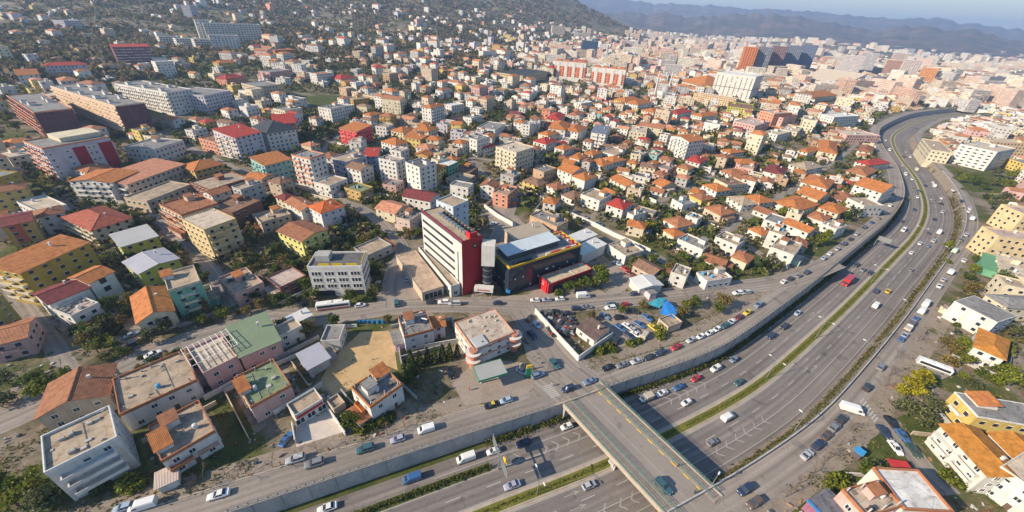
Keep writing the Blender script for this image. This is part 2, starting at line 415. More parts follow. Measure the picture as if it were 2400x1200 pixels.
# panel joints and coping of the wall
mb = MB(); s = 2.0
while s < ARC[-1] - 8:
    p = axpt(s, LW(s) - .14); q = axpt(s, LW(s) - .34); a, b = axpt(s + .35, LW(s + .35) - .14), axpt(s + .35, LW(s + .35) - .34)
    mb.prism([(p.x, p.y), (q.x, q.y), (b.x, b.y), (a.x, a.y)], HZ, .2, 0); s += 6.0
build(mb, 'buttress_rib', 'wallstone', wl, kind='stuff')
mb = MB(); n = int(ARC[-1] / 4) - 1
for k in range(n):
    a, b = k * 4.0, k * 4.0 + 4.0
    P = [axpt(a, LW(a) - .3), axpt(b, LW(b) - .3), axpt(b, LW(b) + .25), axpt(a, LW(a) + .25)]
    mb.prism([(p.x, p.y) for p in P], .2, .55, 0)
build(mb, 'coping', 'kerbstone', wl)
# railing on the left wall: posts and two rails, left out where the bridge lands
BR0, BR1 = S0 - 8.5, S0 + 10.5
def railing(name, offf, label, z0, sA, sB, parts='steel', gap=None, postgap=2.0, hh=1.0):
    e = put(name, None); tag(e, label, 'railing'); mb = MB(); s = sA; last = None
    while s < sB:
        if gap and gap[0] < s < gap[1]: last = None; s += postgap; continue
        o = offf(s) if callable(offf) else offf; p = axpt(s, o)
        mb.box(p.x - .09, p.x + .09, p.y - .09, p.y + .09, z0, z0 + hh)
        if last is not None:
            for zz in (.45, .95): mb.tube((last.x, last.y, z0 + hh * zz), (p.x, p.y, z0 + hh * zz), .045, n=4, cap=False)
        last = p; s += postgap
    build(mb, 'post_and_rail', parts, e, kind='stuff'); return e
railing('railing', lambda s: LW(s) + .02, 'steel railing on top of the retaining wall before the bridge', .55, 60, BR0, hh=1.05)
railing('railing', lambda s: LW(s) + .02, 'steel railing on top of the retaining wall beyond the bridge', .55, BR1, 560, hh=1.05)
gr = strip('guard_barrier', (RB - .1, RB - .5), (.85, .85), 'steel', 60, BR0 - 3); gr['kind'] = 'structure'
bpy.data.objects.remove(gr)
for (sa, sb, lab) in ((40, S0 - 13, 'before'), (S0 + 4, 700, 'beyond')):
    n = int((sb - sa) / 4); mb = MB()
    for k in range(n):
        a = sa + 4 * k; P = [axpt(a, RB - .1), axpt(a + 4, RB - .1), axpt(a + 4, RB - .45), axpt(a, RB - .45)]
        mb.prism([(p.x, p.y) for p in P], -.6, .85)
    tag(build(mb, 'guard_barrier', 'wallstone'), f'low grey concrete barrier on the right edge of the cutting {lab} the bridge', 'barrier')

# service roads, dirt strips and kerbs
strip('service_road', (lambda s: LW(s) + .25, lambda s: LW(s) + 7.2 + 1.4 * sstep(S0 + 260, S0 + 330, s)), .012, 'street', 0, 1180)
strip('service_road', (RB - .5, lambda s: RB - 6.2 - 2.8 * (1 - sstep(S0 + 20, S0 + 90, s))), .012, 'street', 0, 1180)
strip('dirt_verge', (lambda s: LW(s) + 7.2, lambda s: LW(s) + 12.6), .008, 'dirt', 0, S0 - 18)
strip('dirt_verge', (lambda s: LW(s) + 6.6, lambda s: LW(s) + 13), .008, 'dirt', S0 + 24, 420)
strip('dirt_verge', (lambda s: RB - 6.2 - 2.6 * (1 - sstep(S0 + 20, S0 + 90, s)), lambda s: RB - 12.5), .008, 'dirt', S0 - 60, 430)
for (a, b, lab) in ((60, S0 - 20, 0), (S0 + 26, 420, 1)):
    mb = MB(); n = int((b - a) / 4)
    for k in range(n):
        q = a + 4 * k; o = 7.25; P = [axpt(q, LW(q) + o), axpt(q + 4, LW(q + 4) + o), axpt(q + 4, LW(q + 4) + o + .3), axpt(q, LW(q) + o + .3)]
        mb.prism([(p.x, p.y) for p in P], -.02, .14)
    build(mb, 'kerb', 'kerbstone', kind='structure')
# median
strip('median_paving', (1.55, -1.55), HZ + .16, 'kerbstone'); strip('median_grass', (1.15, -1.15), HZ + .20, 'median_turf')
for o in (1.55, -1.55):
    strip('median_kerb', (o, o + (.001 if o > 0 else -.001)), (HZ + .16, HZ), 'kerbstone')
strip('shoulder_paving', (1.55, 2.1), HZ + .006, 'kerbstone'); strip('shoulder_paving', (-1.55, -2.1), HZ + .006, 'kerbstone')
strip('shoulder_sand', (-14.7, RW), HZ + .006, 'dirt', S0 - 40, 640)
strip('verge_grass', (lambda s: LW(s) - .25, lambda s: LW(s) - 1.9), HZ + .006, 'lawn', 0, 640)
# slip-road hedge strip before the bridge
strip('verge_grass', (11.6, 9.3), HZ + .012, 'lawn', 40, near_axis((-2, 57))[0])
# painted lines
def line(off, s0, s1, w=.16, dash=None):
    if not dash:
        strip('lane_line', ((lambda s: (off(s) if callable(off) else off) + w / 2), (lambda s: (off(s) if callable(off) else off) - w / 2)), HZ + .012, 'white_paint', s0, s1, parent=None)
        return
    mb = MB(); s = s0
    while s < s1:
        p, q = axpt(s, off), axpt(s + dash[0], off); n = (q - p).normalized(); n = Vector((-n.y, n.x, 0)) * w / 2
        mb.face([(p + n).to_tuple()[:2] + (HZ + .012,), (p - n).to_tuple()[:2] + (HZ + .012,), (q - n).to_tuple()[:2] + (HZ + .012,), (q + n).to_tuple()[:2] + (HZ + .012,)])
        s += dash[0] + dash[1]
    build(mb, 'lane_dashes', 'white_paint', kind='structure')
line(2.3, 20, 700); line(-2.3, 20, 700); line(9.1, 20, 700); line(-9.7, S0 - 60, 700)
line(5.6, 20, 700, .2, (4, 7)); line(-5.9, 20, 700, .2, (4, 7)); line(12.6, S0 + 40, 640, .2, (3, 7)); line(-13.4, S0 - 60, 640)
line(12.5, S0 - 46, S0 + 40)
# chevrons and arrows
mb = MB()
def mark(px, py, kind, flip=1):
    p = plane(px, py, HZ); s, o, h = near_axis(p); c, sn = math.cos(h), math.sin(h)
    def T(x, y): return (p.x + c * x * flip - sn * y, p.y + sn * x * flip + c * y, HZ + .014)
    if kind == 'chev':
        w, t, L = 1.5, .55, 1.5
        mb.face([T(-L, w), T(-L + t, w), T(t, 0), T(0, 0)]); mb.face([T(0, 0), T(t, 0), T(-L + t, -w), T(-L, -w)])
    else:
        mb.face([T(-2.4, .1), T(-2.4, -.1), T(1, -.1), T(1, .1)]); mb.face([T(.6, .55), T(.6, -.55), T(2.6, 0)])
for q in ((1217, 1072), (1280, 1050), (1307, 1042), (1332, 1032), (1357, 1020), (1572, 937), (1592, 926), (1610, 918), (1631, 909), (1650, 899)): mark(*q, 'chev')
for q in ((1682, 1062), (1705, 1047), (1727, 1030), (1747, 1016), (1770, 1002), (1790, 987), (1482, 1170), (1455, 1185), (1417, 1197)): mark(*q, 'chev', -1)
for q in ((1340, 1158), (1355, 1190), (1888, 845), (1908, 862), (1903, 736), (1925, 745)): mark(*q, 'arrow')
for f in range(len(mb.f)):
    a, b2, c2 = [Vector(mb.v[i]) for i in mb.f[f][:3]]
    if (b2 - a).cross(c2 - a).z < 0: mb.f[f] = mb.f[f][::-1]
build(mb, 'road_marks', 'worn_paint', kind='structure')

# ------------------------------------------------------------------ bridge over the motorway
A = Vector((32.6, 82.9, 0)); B = Vector((56.6, 51.0, 0)); A2 = Vector((18.5, 75.1, 0))
bd = (B - A).normalized(); bn = Vector((-bd.y, bd.x, 0))           # bn points to the far (right) side
BW = abs((A2 - A).dot(bn)); BL = (B - A).length
br = put('road_bridge', None, None, tuple(A2 + bd * 0), math.atan2(bd.y, bd.x))
tag(br, 'concrete road bridge with green railings crossing the sunken motorway', 'bridge'); ref('the road bridge', A.lerp(B, .5))
x0 = (A - A2).dot(bd)
mb = MB(); mb.box(-1, BL + 2.5, .0, BW, -1.15, -.03); build(mb, 'deck', 'wallstone', br)
mb = MB(); mb.box(-1.0, BL + 2.4, 3.0, BW - 3.3, -.03, .02); o = build(mb, 'roadway', 'street', br)
for (y0, y1) in ((.45, 3.0), (BW - 3.3, BW - .45)):
    mb = MB(); mb.box(-.5, BL + 1.8, y0, y1, -.03, .17); build(mb, 'footway', 'paving', br)
for (y0, y1, mt) in ((-.06, .45, 'kerbstone'), (BW - .45, BW + .06, 'kerbstone')):
    mb = MB(); mb.box(-.6, BL + 2.0, y0, y1, -1.2, .35); build(mb, 'edge_beam', mt, br)
for y in (.2, 2.8, BW - 2.9, BW - .2):
    mb = MB(); n = int(BL / 1.9)
    for k in range(n + 1):
        x = .2 + k * (BL + .6) / n
        mb.box(x - .05, x + .05, y - .05, y + .05, .15, 1.35)
    for z in (.55, .95, 1.33): mb.box(.2, BL + .8, y - .035, y + .035, z - .04, z + .04)
    build(mb, 'bridge_railing', 'green_steel', br)
for k in range(10):
    mb = MB(); x = 2.2 + k * 3.85; mb.box(x, x + 1.7, BW - 3.58, BW - 3.32, .02, .15); build(mb, 'kerb_block', 'yellow_paint', br)
mb = MB(); mb.box(1, BL, BW / 2 - .45, BW / 2 - .32, .022, .026); build(mb, 'centre_line', 'white_paint', br)
mb = MB()
for k in range(5): mb.box(BL / 2 - .7, BL / 2 + .7, 1.6 + k * (BW - 3.2) / 4 - .5, 1.6 + k * (BW - 3.2) / 4 + .5, HZ, -1.2)
mb.box(BL / 2 - .9, BL / 2 + .9, -.6, BW + .3, -2.1, -1.16); build(mb, 'pier', 'wallstone', br)
mb = MB(); mb.box(-.9, .6, 0.2, BW - .2, HZ, -1.16); mb.box(BL - 1.2, BL + 1.2, .2, BW - .2, HZ, -1.16); build(mb, 'abutment', 'wallstone', br)

# crossing west of the bridge: asphalt apron, zebra stripes
def poly_patch(name, pts, mat, z, label=None):
    P = [at(*q) for q in pts]; P = [Vector((p.x, p.y)) for p in P]
    r = delaunay_2d_cdt(P, [(i, (i + 1) % len(P)) for i in range(len(P))], [], 1, 1e-4)
    me = bpy.data.meshes.new(name); me.from_pydata([(v.x, v.y, z + terrain(v.x, v.y)) for v in r[0]], [], r[2]); me.materials.append(M[mat]); me.update()
    if len(me.polygons) and me.polygons[0].normal.z < 0: me.flip_normals()
    uv = me.uv_layers.new(name='UVMap')
    for lp in me.loops: v = me.vertices[lp.vertex_index].co; uv.data[lp.index].uv = (v.x * .7 + v.y * .7, v.y * .7 - v.x * .7)
    return put(name, me, kind='structure')
def street(pts, width, mat='street', z=.018, name='street'):
    W_ = [at(*q) for q in pts]; C_ = catmull([(p.x, p.y) for p in W_], 6.0); return ribbon(name, C_, width, z, mat)
STREETS = []
def st(pts, w, **k):
    STREETS.append((catmull([(at(*q).x, at(*q).y) for q in pts], 8.0), w)); return street(pts, w, **k)
poly_patch('crossing', [(1290, 880), (1345, 845), (1372, 850), (1420, 895), (1330, 952), (1240, 935), (1255, 890)], 'street', .022)
mb = MB()
for k in range(7):
    a = plane(1283 + k * 3.2, 905 + k * 4.0, .03); h = near_axis(a)[2]; c, s_ = math.cos(h), math.sin(h)
    mb.face([(a.x - s_ * 0 - c * 1.6, a.y - s_ * 1.6, .03), (a.x + c * 1.6, a.y + s_ * 1.6, .03), (a.x + c * 1.6 - s_ * .42, a.y + s_ * 1.6 + c * .42, .03), (a.x - c * 1.6 - s_ * .42, a.y - s_ * 1.6 + c * .42, .03)])
for k in range(7):
    a = plane(2022 + k * 5.5, 940 + k * 7.5, .03); h = near_axis(a)[2]; c, s_ = math.cos(h), math.sin(h)
    mb.face([(a.x - c * 1.6, a.y - s_ * 1.6, .03), (a.x + c * 1.6, a.y + s_ * 1.6, .03), (a.x + c * 1.6 - s_ * .42, a.y + s_ * 1.6 + c * .42, .03), (a.x - c * 1.6 - s_ * .42, a.y - s_ * 1.6 + c * .42, .03)])
build(mb, 'zebra_crossing', 'white_paint', kind='structure')

st([(1960, 615), (1850, 655), (1700, 676), (1560, 692), (1400, 707), (1250, 720), (1100, 714), (960, 716), (860, 728), (740, 745), (640, 742), (562, 766), (430, 800), (325, 845), (180, 910), (40, 975), (-90, 1030)], 9.5)
st([(915, 722), (912, 680), (925, 620), (945, 585), (905, 532), (850, 490), (790, 468), (700, 432), (640, 412), (560, 400), (440, 345), (330, 300)], 6.5, z=.022)
st([(1225, 722), (1265, 775), (1310, 835), (1345, 870)], 13, z=.024)
st([(1120, 700), (1160, 560), (1200, 470), (1140, 420), (1100, 370)], 6, z=.026)
st([(1245, 440), (1330, 490), (1440, 548), (1530, 596), (1600, 640), (1640, 676)], 5.5, z=.026)
st([(1380, 480), (1470, 478), (1538, 474), (1600, 445), (1660, 420), (1740, 385), (1830, 345)], 4.5, z=.028)
st([(1538, 474), (1620, 508), (1700, 545), (1790, 600)], 4.5, z=.030)
st([(1700, 545), (1740, 512), (1800, 480), (1880, 430), (1960, 375), (2020, 330)], 4.5, z=.028)
st([(2040, 985), (2075, 985), (2120, 1040), (2170, 1100), (2230, 1160)], 6, z=.026)
st([(2240, 850), (2200, 880), (2160, 850)], 4, z=.026)
st([(2330, 600), (2290, 590), (2260, 575)], 6, z=.026)
st([(180, 900), (120, 800), (60, 720), (0, 640)], 5, z=.026)
st([(300, 480), (380, 520), (420, 560), (500, 640), (540, 720)], 5.5, z=.026)
st([(640, 412), (720, 395), (780, 330), (850, 290), (940, 250)], 5, z=.028)
st([(1100, 370), (1250, 380), (1330, 350), (1420, 300), (1480, 250), (1520, 215)], 5, z=.03)
st([(1830, 345), (1700, 320), (1560, 290), (1430, 300)], 5, z=.032)
# open lots
poly_patch('side_street', [(1205, 722), (1250, 718), (1350, 845), (1300, 885), (1262, 872), (1235, 840), (1222, 790)], 'street', .016)
poly_patch('sand_lot', [(845, 778), (912, 776), (925, 820), (932, 868), (905, 856), (822, 910), (780, 925), (752, 890), (775, 850), (800, 820)], 'sand', .010)
poly_patch('white_yard', [(693, 985), (762, 950), (805, 985), (812, 1010), (694, 1048)], 'white_paving', .010)
poly_patch('paved_lot', [(1140, 500), (1170, 475), (1250, 540), (1180, 600)], 'paving', .010)
poly_patch('paved_lot', [(1385, 640), (1440, 608), (1490, 660), (1450, 690), (1425, 690)], 'paving', .010)
poly_patch('gravel_lot', [(1400, 735), (1440, 712), (1520, 745), (1540, 790), (1450, 815), (1425, 780)], 'paving', .010)
poly_patch('forecourt', [(1060, 900), (1120, 840), (1230, 850), (1265, 890), (1230, 930), (1090, 950)], 'paving', .010)
poly_patch('forecourt', [(955, 620), (990, 690), (1060, 700), (1240, 690), (1300, 640), (1430, 690), (1430, 700), (1100, 712), (900, 720), (880, 700), (920, 640)], 'paving', .008)
poly_patch('lawn', [(705, 232), (760, 222), (812, 240), (740, 250)], 'lawn', .06)
poly_patch('lawn', [(240, 765), (285, 755), (295, 775), (250, 795)], 'lawn', .010)
poly_patch('lawn', [(2040, 1030), (2090, 1000), (2150, 1090), (2080, 1110), (2000, 1130)], 'lawn', .010)
poly_patch('lawn', [(2100, 980), (2150, 960), (2210, 990), (2170, 1050)], 'lawn', .010)
poly_patch('lawn', [(1385, 825), (1440, 805), (1450, 825), (1390, 838)], 'lawn', .012)
poly_patch('lawn', [(2230, 415), (2300, 400), (2390, 425), (2380, 455), (2280, 450)], 'lawn', .03)
poly_patch('lawn', [(2310, 560), (2325, 565), (2360, 590), (2320, 610)], 'lawn', .012)
poly_patch('bare_lot', [(330, 850), (250, 800), (310, 740), (350, 770), (395, 800)], 'dirt', .010)
poly_patch('bare_lot', [(70, 965), (0, 990), (-40, 930), (60, 900), (90, 930)], 'dirt', .010)
# ------------------------------------------------------------------ building kit
WC = dict(white=(.72, .70, .66), cream=(.70, .62, .46), beige=(.58, .47, .36), tan=(.55, .38, .25), pink=(.66, .42, .38), salmon=(.70, .33, .22), lilac=(.58, .55, .62),
          grey=(.46, .45, .44), yellow=(.66, .50, .16), mustard=(.46, .33, .06), lime=(.52, .50, .10), ochre=(.55, .36, .12), mint=(.22, .50, .38), teal=(.30, .52, .50), blue=(.30, .40, .56),
          plum=(.16, .065, .085), brick=(.26, .11, .08), red=(.48, .035, .045), orange=(.60, .22, .06), navy=(.028, .045, .085), green=(.16, .40, .26), brown=(.22, .14, .10), dark=(.10, .10, .11))
RC = dict(orange=(.47, .175, .055), terracotta=(.39, .165, .08), brown=(.25, .15, .10), red=(.42, .055, .04), maroon=(.20, .045, .045), salmon=(.55, .25, .15), rust=(.31, .135, .07),
          grey=(.25, .245, .24), darkgrey=(.13, .13, .135), tan=(.40, .32, .235), cream=(.55, .47, .37), white=(.68, .68, .66), pinkish=(.50, .40, .345), green=(.20, .26, .15), slate=(.05, .06, .075),
          lavender=(.42, .42, .48), blue=(.10, .26, .50))
WC = {k: tuple(c * .86 for c in v) for k, v in WC.items()}
rnd = random.Random(11)
# window kinds (unit size, x -.5...5, z 0..1, standing proud of the wall along -y)
def _win(kind):
    mb = MB()
    mb.box(-.5, .5, -.03, .02, 0, 1, 1)
    for (a, b, c, d) in ((-.56, -.47, -.02, 1.05), (.47, .56, -.02, 1.05)): mb.box(a, b, -.07, .02, c, d, 0)
    mb.box(-.56, .56, -.07, .02, .96, 1.05, 0); mb.box(-.64, .64, -.16, .02, -.07, 0, 0)
    if kind == 0: mb.box(-.03, .03, -.05, 0, 0, 1, 0)
    if kind == 1: mb.box(-.47, .47, -.055, 0, .45, 1, 2)
    if kind == 2: mb.box(-.03, .03, -.05, 0, 0, 1, 0); mb.box(-.47, .47, -.055, 0, .78, 1, 2)
    return mb.mesh('window', ['frame', 'glass', 'shutter'])
WIN = [_win(0), _win(1), _win(2), _win(3)]
mb = MB(); mb.box(-.5, .5, -1, 0, -.02, .13); mb.box(-.5, .5, -1, -.92, .13, 1.0); mb.box(-.5, -.47, -.92, 0, .13, 1.0); mb.box(.47, .5, -.92, 0, .13, 1.0)
BALC = mb.mesh('balcony', ['plaster'])
LP_ = MB(); LP_.box(-.3, .3, -.04, .0, 0, .7); PALEP = LP_.mesh('pale_pane', ['frame'])  # small plain pane in the pale frame colour
mb = MB(); mb.box(-.5, .5, -1, 0, -.02, .13)
for k in range(11): mb.box(-.5 + k * .1 - .008, -.5 + k * .1 + .008, -1, -.97, .13, 1.0, 1)
mb.box(-.5, .5, -1, -.96, .97, 1.02, 1); mb.box(-.5, -.48, -1, 0, .97, 1.02, 1); mb.box(.48, .5, -1, 0, .97, 1.02, 1)
BALC2 = mb.mesh('balcony', ['plaster', 'frame'])
mb = MB(); mb.box(-.5, .5, -.04, .02, 0, 2.1, 1); mb.box(-.58, -.5, -.08, .02, 0, 2.2, 0); mb.box(.5, .58, -.08, .02, 0, 2.2, 0); mb.box(-.58, .58, -.08, .02, 2.1, 2.2, 0)
DOOR = mb.mesh('door', ['frame', 'wood'])
mb = MB(); mb.box(-.4, .4, -.3, 0, 0, .55); mb.cyl(0, -.31, .28, .29, .2, 8); ACU = mb.mesh('air_conditioner', ['frame'])
mb = MB(); mb.cyl(0, 0, 0, 1.3, .55, 12); mb.cyl(0, 0, 1.3, 1.45, .55, 12, 0, .25); TANK = mb.mesh('water_tank', ['paint'])
mb = MB(); mb.face([(-1, -.9, .15), (1, -.9, .15), (1, .4, 1.0), (-1, .4, 1.0)], 0); mb.tube((-1.05, .55, 1.15), (1.05, .55, 1.15), .24, n=10, m=1)
for x in (-.9, .9): mb.box(x - .04, x + .04, .5, .58, 0, 1.1, 1)
SOLAR = mb.mesh('solar_heater', ['glass', 'frame'])
mb = MB(); mb.box(-.3, .3, -.3, .3, 0, 1.3); mb.box(-.38, .38, -.38, .38, 1.3, 1.42); CHIM = mb.mesh('chimney', ['plaster'])
mb = MB(); mb.tube((0, 0, 0), (0, 0, .7), .03, n=5); mb.tube((0, -.1, .8), (0, -.02, .75), .4, .08, 10); DISH = mb.mesh('satellite_dish', ['frame'])

DIM = {}
def dim(r): return Vector(DIM[r.name])
FOOT = []           # (cx, cy, radius) of everything that stands, to keep random fill clear
AUTO = []           # things whose label is made from their look and their neighbours
STO = ['', 'one-storey', 'two-storey', 'three-storey', 'four-storey', 'five-storey', 'six-storey', 'seven-storey', 'eight-storey', 'nine-storey', 'ten-storey']
def roof_mesh(w, d, h, kind, ridge, over=.55, rise=None):
    x, y = w / 2 + over, d / 2 + over; mb = MB(); t = .18
    if kind == 'hip':
        r = rise or .38 * min(w, d) / 2 * 1.05; k = min(x, y)
        if x >= y: a, b = (-x + k, 0, h + r), (x - k, 0, h + r)
        else: a, b = (0, -y + k, h + r), (0, y - k, h + r)
        c = [(-x, -y, h), (x, -y, h), (x, y, h), (-x, y, h)]
        if x >= y: mb.face([c[0], c[1], b, a]); mb.face([c[1], c[2], b]); mb.face([c[2], c[3], a, b]); mb.face([c[3], c[0], a])
        else: mb.face([c[0], c[1], a]); mb.face([c[1], c[2], b, a]); mb.face([c[2], c[3], b]); mb.face([c[3], c[0], a, b])
        mb.box(-x, x, -y, y, h - t, h - .002)
        mb.tube(a, b, .14, n=5)
        for q in c: e = a if (Vector(q) - Vector(a)).length < (Vector(q) - Vector(b)).length else b; mb.tube(q, e, .11, n=4)
    elif kind == 'gable':
        if ridge == 'w':
            r = rise or .36 * d / 2
            s = [(-x, -y, h), (x, -y, h), (x, 0, h + r), (-x, 0, h + r), (x, y, h), (-x, y, h)]
            mb.face([s[0], s[1], s[2], s[3]]); mb.face([s[3], s[2], s[4], s[5]])
            mb.face([(-x, -y, h - t), (-x, 0, h + r - t), (x, 0, h + r - t), (x, -y, h - t)]); mb.face([(-x, y, h - t), (x, y, h - t), (x, 0, h + r - t), (-x, 0, h + r - t)])
            for sx in (-x, x): mb.face([(sx, -y, h - t), (sx, -y, h), (sx, 0, h + r), (sx, 0, h + r - t)]); mb.face([(sx, y, h - t), (sx, y, h), (sx, 0, h + r), (sx, 0, h + r - t)])
            for sy in (-y, y): mb.face([(-x, sy, h - t), (x, sy, h - t), (x, sy, h), (-x, sy, h)])
            mb.tube(s[3], s[2], .14, n=5)
        else:
            m2 = roof_mesh(d, w, h, 'gable', 'w', over, rise); mb = m2; mb.v = [(-p[1], p[0], p[2]) for p in mb.v]
    elif kind == 'shed':
        r = rise or .14 * d
        mb.face([(-x, -y, h), (x, -y, h), (x, y, h + r), (-x, y, h + r)]); mb.face([(-x, -y, h - t), (-x, y, h + r - t), (x, y, h + r - t), (x, -y, h - t)])
        for sx in (-x, x): mb.face([(sx, -y, h - t), (sx, -y, h), (sx, y, h + r), (sx, y, h + r - t)])
        mb.face([(-x, -y, h - t), (x, -y, h - t), (x, -y, h), (-x, -y, h)]); mb.face([(-x, y, h + r - t), (x, y, h + r - t), (x, y, h + r), (-x, y, h + r)])
    return mb
def side_xf(side, w, d):
    L, D = ((w, d) if side in (0, 2) else (d, w)); rz = (0, math.pi / 2, math.pi, -math.pi / 2)[side]
    c, s = math.cos(rz), math.sin(rz)
    return L, rz, (lambda a, out=0.0: (c * a + s * (D / 2 + out), s * a - c * (D / 2 + out)))
def add_windows(root, w, d, h, fl, fh, sides='0123', sep=True, ww=1.25, wh=1.35, gap=3.1, z0=1.0, n=None, margin=1.2, wjoin=None, seed=0, frames=True):
    q = random.Random(seed)
    for sd in sides:
        sd = int(sd); L, rz, T = side_xf(sd, w, d); k = n if (n and sd in (0, 2)) else max(1, int((L - margin) / gap))
        if L < 2.6: continue
        for f in range(fl):
            z = f * fh + z0
            if z + wh > h - .15: continue
            for i in range(k):
                if q.random() < .07: continue
                a = (i + .5 - k / 2) * (L - margin) / k; x, y = T(a)
                if f == 0 and sd == 0 and i == k // 2 and sep:
                    put('door', DOOR, root, (x, y, 0), rz, scale=(1.1, 1, 1)); continue
                if sep: put('window', WIN[q.choice((0, 0, 1, 2))], root, (x, y, z), rz, scale=(ww, 1, wh))
                else:
                    c, s = math.cos(rz), math.sin(rz); mbb = wjoin
                    def P(u, v, zz): return (x + c * u + s * v, y + s * u - c * v, zz)
                    a0, a1, v = -ww / 2, ww / 2, .06
                    mbb.face([P(a0, v, z), P(a1, v, z), P(a1, v, z + wh), P(a0, v, z + wh)], 0)
                    if frames: mbb.face([P(a0 - .15, .12, z - .02), P(a1 + .15, .12, z - .02), P(a1 + .15, 0, z + .02), P(a0 - .15, 0, z + .02)], 1); mbb.face([P(a0 - .1, .1, z + wh), P(a1 + .1, .1, z + wh), P(a1 + .1, .02, z + wh + .12), P(a0 - .1, .02, z + wh + .12)], 1)
def house(rect, h, roof='flat', wall='white', rc='grey', fl=None, ridge='w', bal='', name='house', cat='house', label=None, refp=None, trim=None, clutter=True, win='0123', sep=None,
          ww=1.25, wh=1.35, gap=3.1, parapet=.75, group=None, rise=None, nwin=None, over=.55, wcol=None, rcol=None, balw=None, sink=1.2, mat=None, z0=1.0, foot=True):
    cx, cy, w, d, rz = rect; zt = terrain(cx, cy)
    root = put(name, None, None, (cx, cy, zt), rz); r = math.hypot(cx, cy); DIM[root.name] = (w, d, h)
    near = (r < 150) if sep is None else sep
    wc = wcol or WC[wall]; rcc = rcol or RC[rc]; j = .94 + .12 * rnd.random(); wc = tuple(c * j for c in wc)
    fl = fl or max(1, int(round(h / 3.05))); fh = h / fl
    if r > 420: sink = 7
    mb = MB(); mb.box(-w / 2, w / 2, -d / 2, d / 2, -sink, h - (.02 if roof != 'flat' else 0))
    if roof == 'gable':
        if ridge == 'w':
            rr = (rise or .36 * d / 2) - .25
            for x in (-w / 2, w / 2): mb.face([(x, -d / 2, h - .02), (x, d / 2, h - .02), (x, 0, h + rr)])
        else:
            rr = (rise or .36 * w / 2) - .25
            for y in (-d / 2, d / 2): mb.face([(-w / 2, y, h - .02), (w / 2, y, h - .02), (0, y, h + rr)])
    if roof == 'shed':
        rr = (rise or .14 * d) - .2
        mb.face([(-w / 2, d / 2, h - .02), (w / 2, d / 2, h - .02), (w / 2, d / 2, h + rr), (-w / 2, d / 2, h + rr)])
        for x in (-w / 2, w / 2): mb.face([(x, -d / 2, h - .02), (x, d / 2, h - .02), (x, d / 2, h + rr)])
    build(mb, 'wall', 'plaster', root, col=wc)
    q = random.Random(int(abs(cx * 7 + cy * 13)))
    if roof == 'flat':
        mb = MB(); mb.box(-w / 2 + .2, w / 2 - .2, -d / 2 + .2, d / 2 - .2, h - .1, h + .1); rf = build(mb, 'roof', mat or 'concrete_roof', root, col=rcc)
        if parapet > 0:
            mb = MB(); tt = .25; a, b = w / 2 + .04, d / 2 + .04
            mb.box(-a, a, -b, -b + tt, h - .25, h + parapet); mb.box(-a, a, b - tt, b, h - .25, h + parapet)
            mb.box(-a, -a + tt, -b + tt, b - tt, h - .25, h + parapet); mb.box(a - tt, a, -b + tt, b - tt, h - .25, h + parapet)
            build(mb, 'parapet', 'plaster', root, col=(RC.get(trim) or WC.get(trim)) if trim else tuple(c * .95 for c in wc))
        if clutter and w * d > 40:
            if q.random() < .65:
                hx, hy = (q.uniform(-.3, .3)) * w, (q.uniform(.05, .3)) * d; hw, hd = min(3.4, w * .3), min(3.6, d * .35)
                mb = MB(); mb.box(-hw / 2, hw / 2, -hd / 2, hd / 2, 0, 2.4); hut = build(mb, 'stair_hut', 'plaster', root, (hx, hy, h + .1), col=wc)
                if q.random() < .5:
                    mb = roof_mesh(hw, hd, 2.4, 'shed', 'w', .25); build(mb, 'hut_roof', 'tile', hut, col=RC[q.choice(('orange', 'terracotta', 'rust'))])
                else:
                    mb = MB(); mb.box(-hw / 2 - .2, hw / 2 + .2, -hd / 2 - .2, hd / 2 + .2, 2.4, 2.55); build(mb, 'hut_roof', 'concrete_roof', hut, col=rcc)
            for _ in range(q.choice((0, 1, 1, 2))):
                put('water_tank', TANK, root, (q.uniform(-.35, .35) * w, q.uniform(-.35, .0) * d, h + .1), col=q.choice(((.08, .35, .6), (.6, .6, .6), (.7, .68, .62), (.05, .05, .05))))
            if q.random() < .4: put('solar_heater', SOLAR, root, (q.uniform(-.3, .3) * w, q.uniform(-.3, .3) * d, h + .1), q.uniform(0, 6))
            if r < 200:
                mbd = MB(); 
                for _ in range(q.randint(5, 11)):
                    x, y, a_, b__ = q.uniform(-.42, .42) * w, q.uniform(-.42, .42) * d, q.uniform(.15, .7), q.uniform(.15, .6); mbd.box(x - a_, x + a_, y - b__, y + b__, 0, q.uniform(.15, .8))
                build(mbd, 'roof_clutter', 'concrete_roof', root, (0, 0, h + .1), col=q.choice(((.3, .28, .26), (.2, .16, .13), (.4, .38, .36))), kind='stuff')
                mbd = MB(); x = q.uniform(-.3, .3) * w; mbd.tube((x, -d * .4, .12), (x + q.uniform(-2, 2), d * .4, .12), .06, n=5); build(mbd, 'roof_pipe', 'steel', root, (0, 0, h + .1))
            if q.random() < .4: put('satellite_dish', DISH, root, (w * .4, d * .4, h + .1), q.uniform(0, 6))
    else:
        rf = build(roof_mesh(w, d, h, roof, ridge, over, rise), 'roof', mat or 'tile', root, col=rcc)
        if r < 420 and q.random() < .55: put('chimney', CHIM, rf, (w * .2, d * .12, h + .2 * min(w, d) / 2), col=WC['white'])
    if win:
        if near: add_windows(root, w, d, h, fl, fh, win, True, ww, wh, gap, n=nwin, seed=int(cx * 31 + cy), z0=z0)
        else:
            wm = MB(); add_windows(root, w, d, h, fl, fh, win, False, ww, wh, gap, n=nwin, wjoin=wm, seed=int(cx * 31 + cy), frames=r < 420, z0=z0)
            if wm.f: build(wm, 'windows', ['glass', 'frame'], root, kind='stuff')
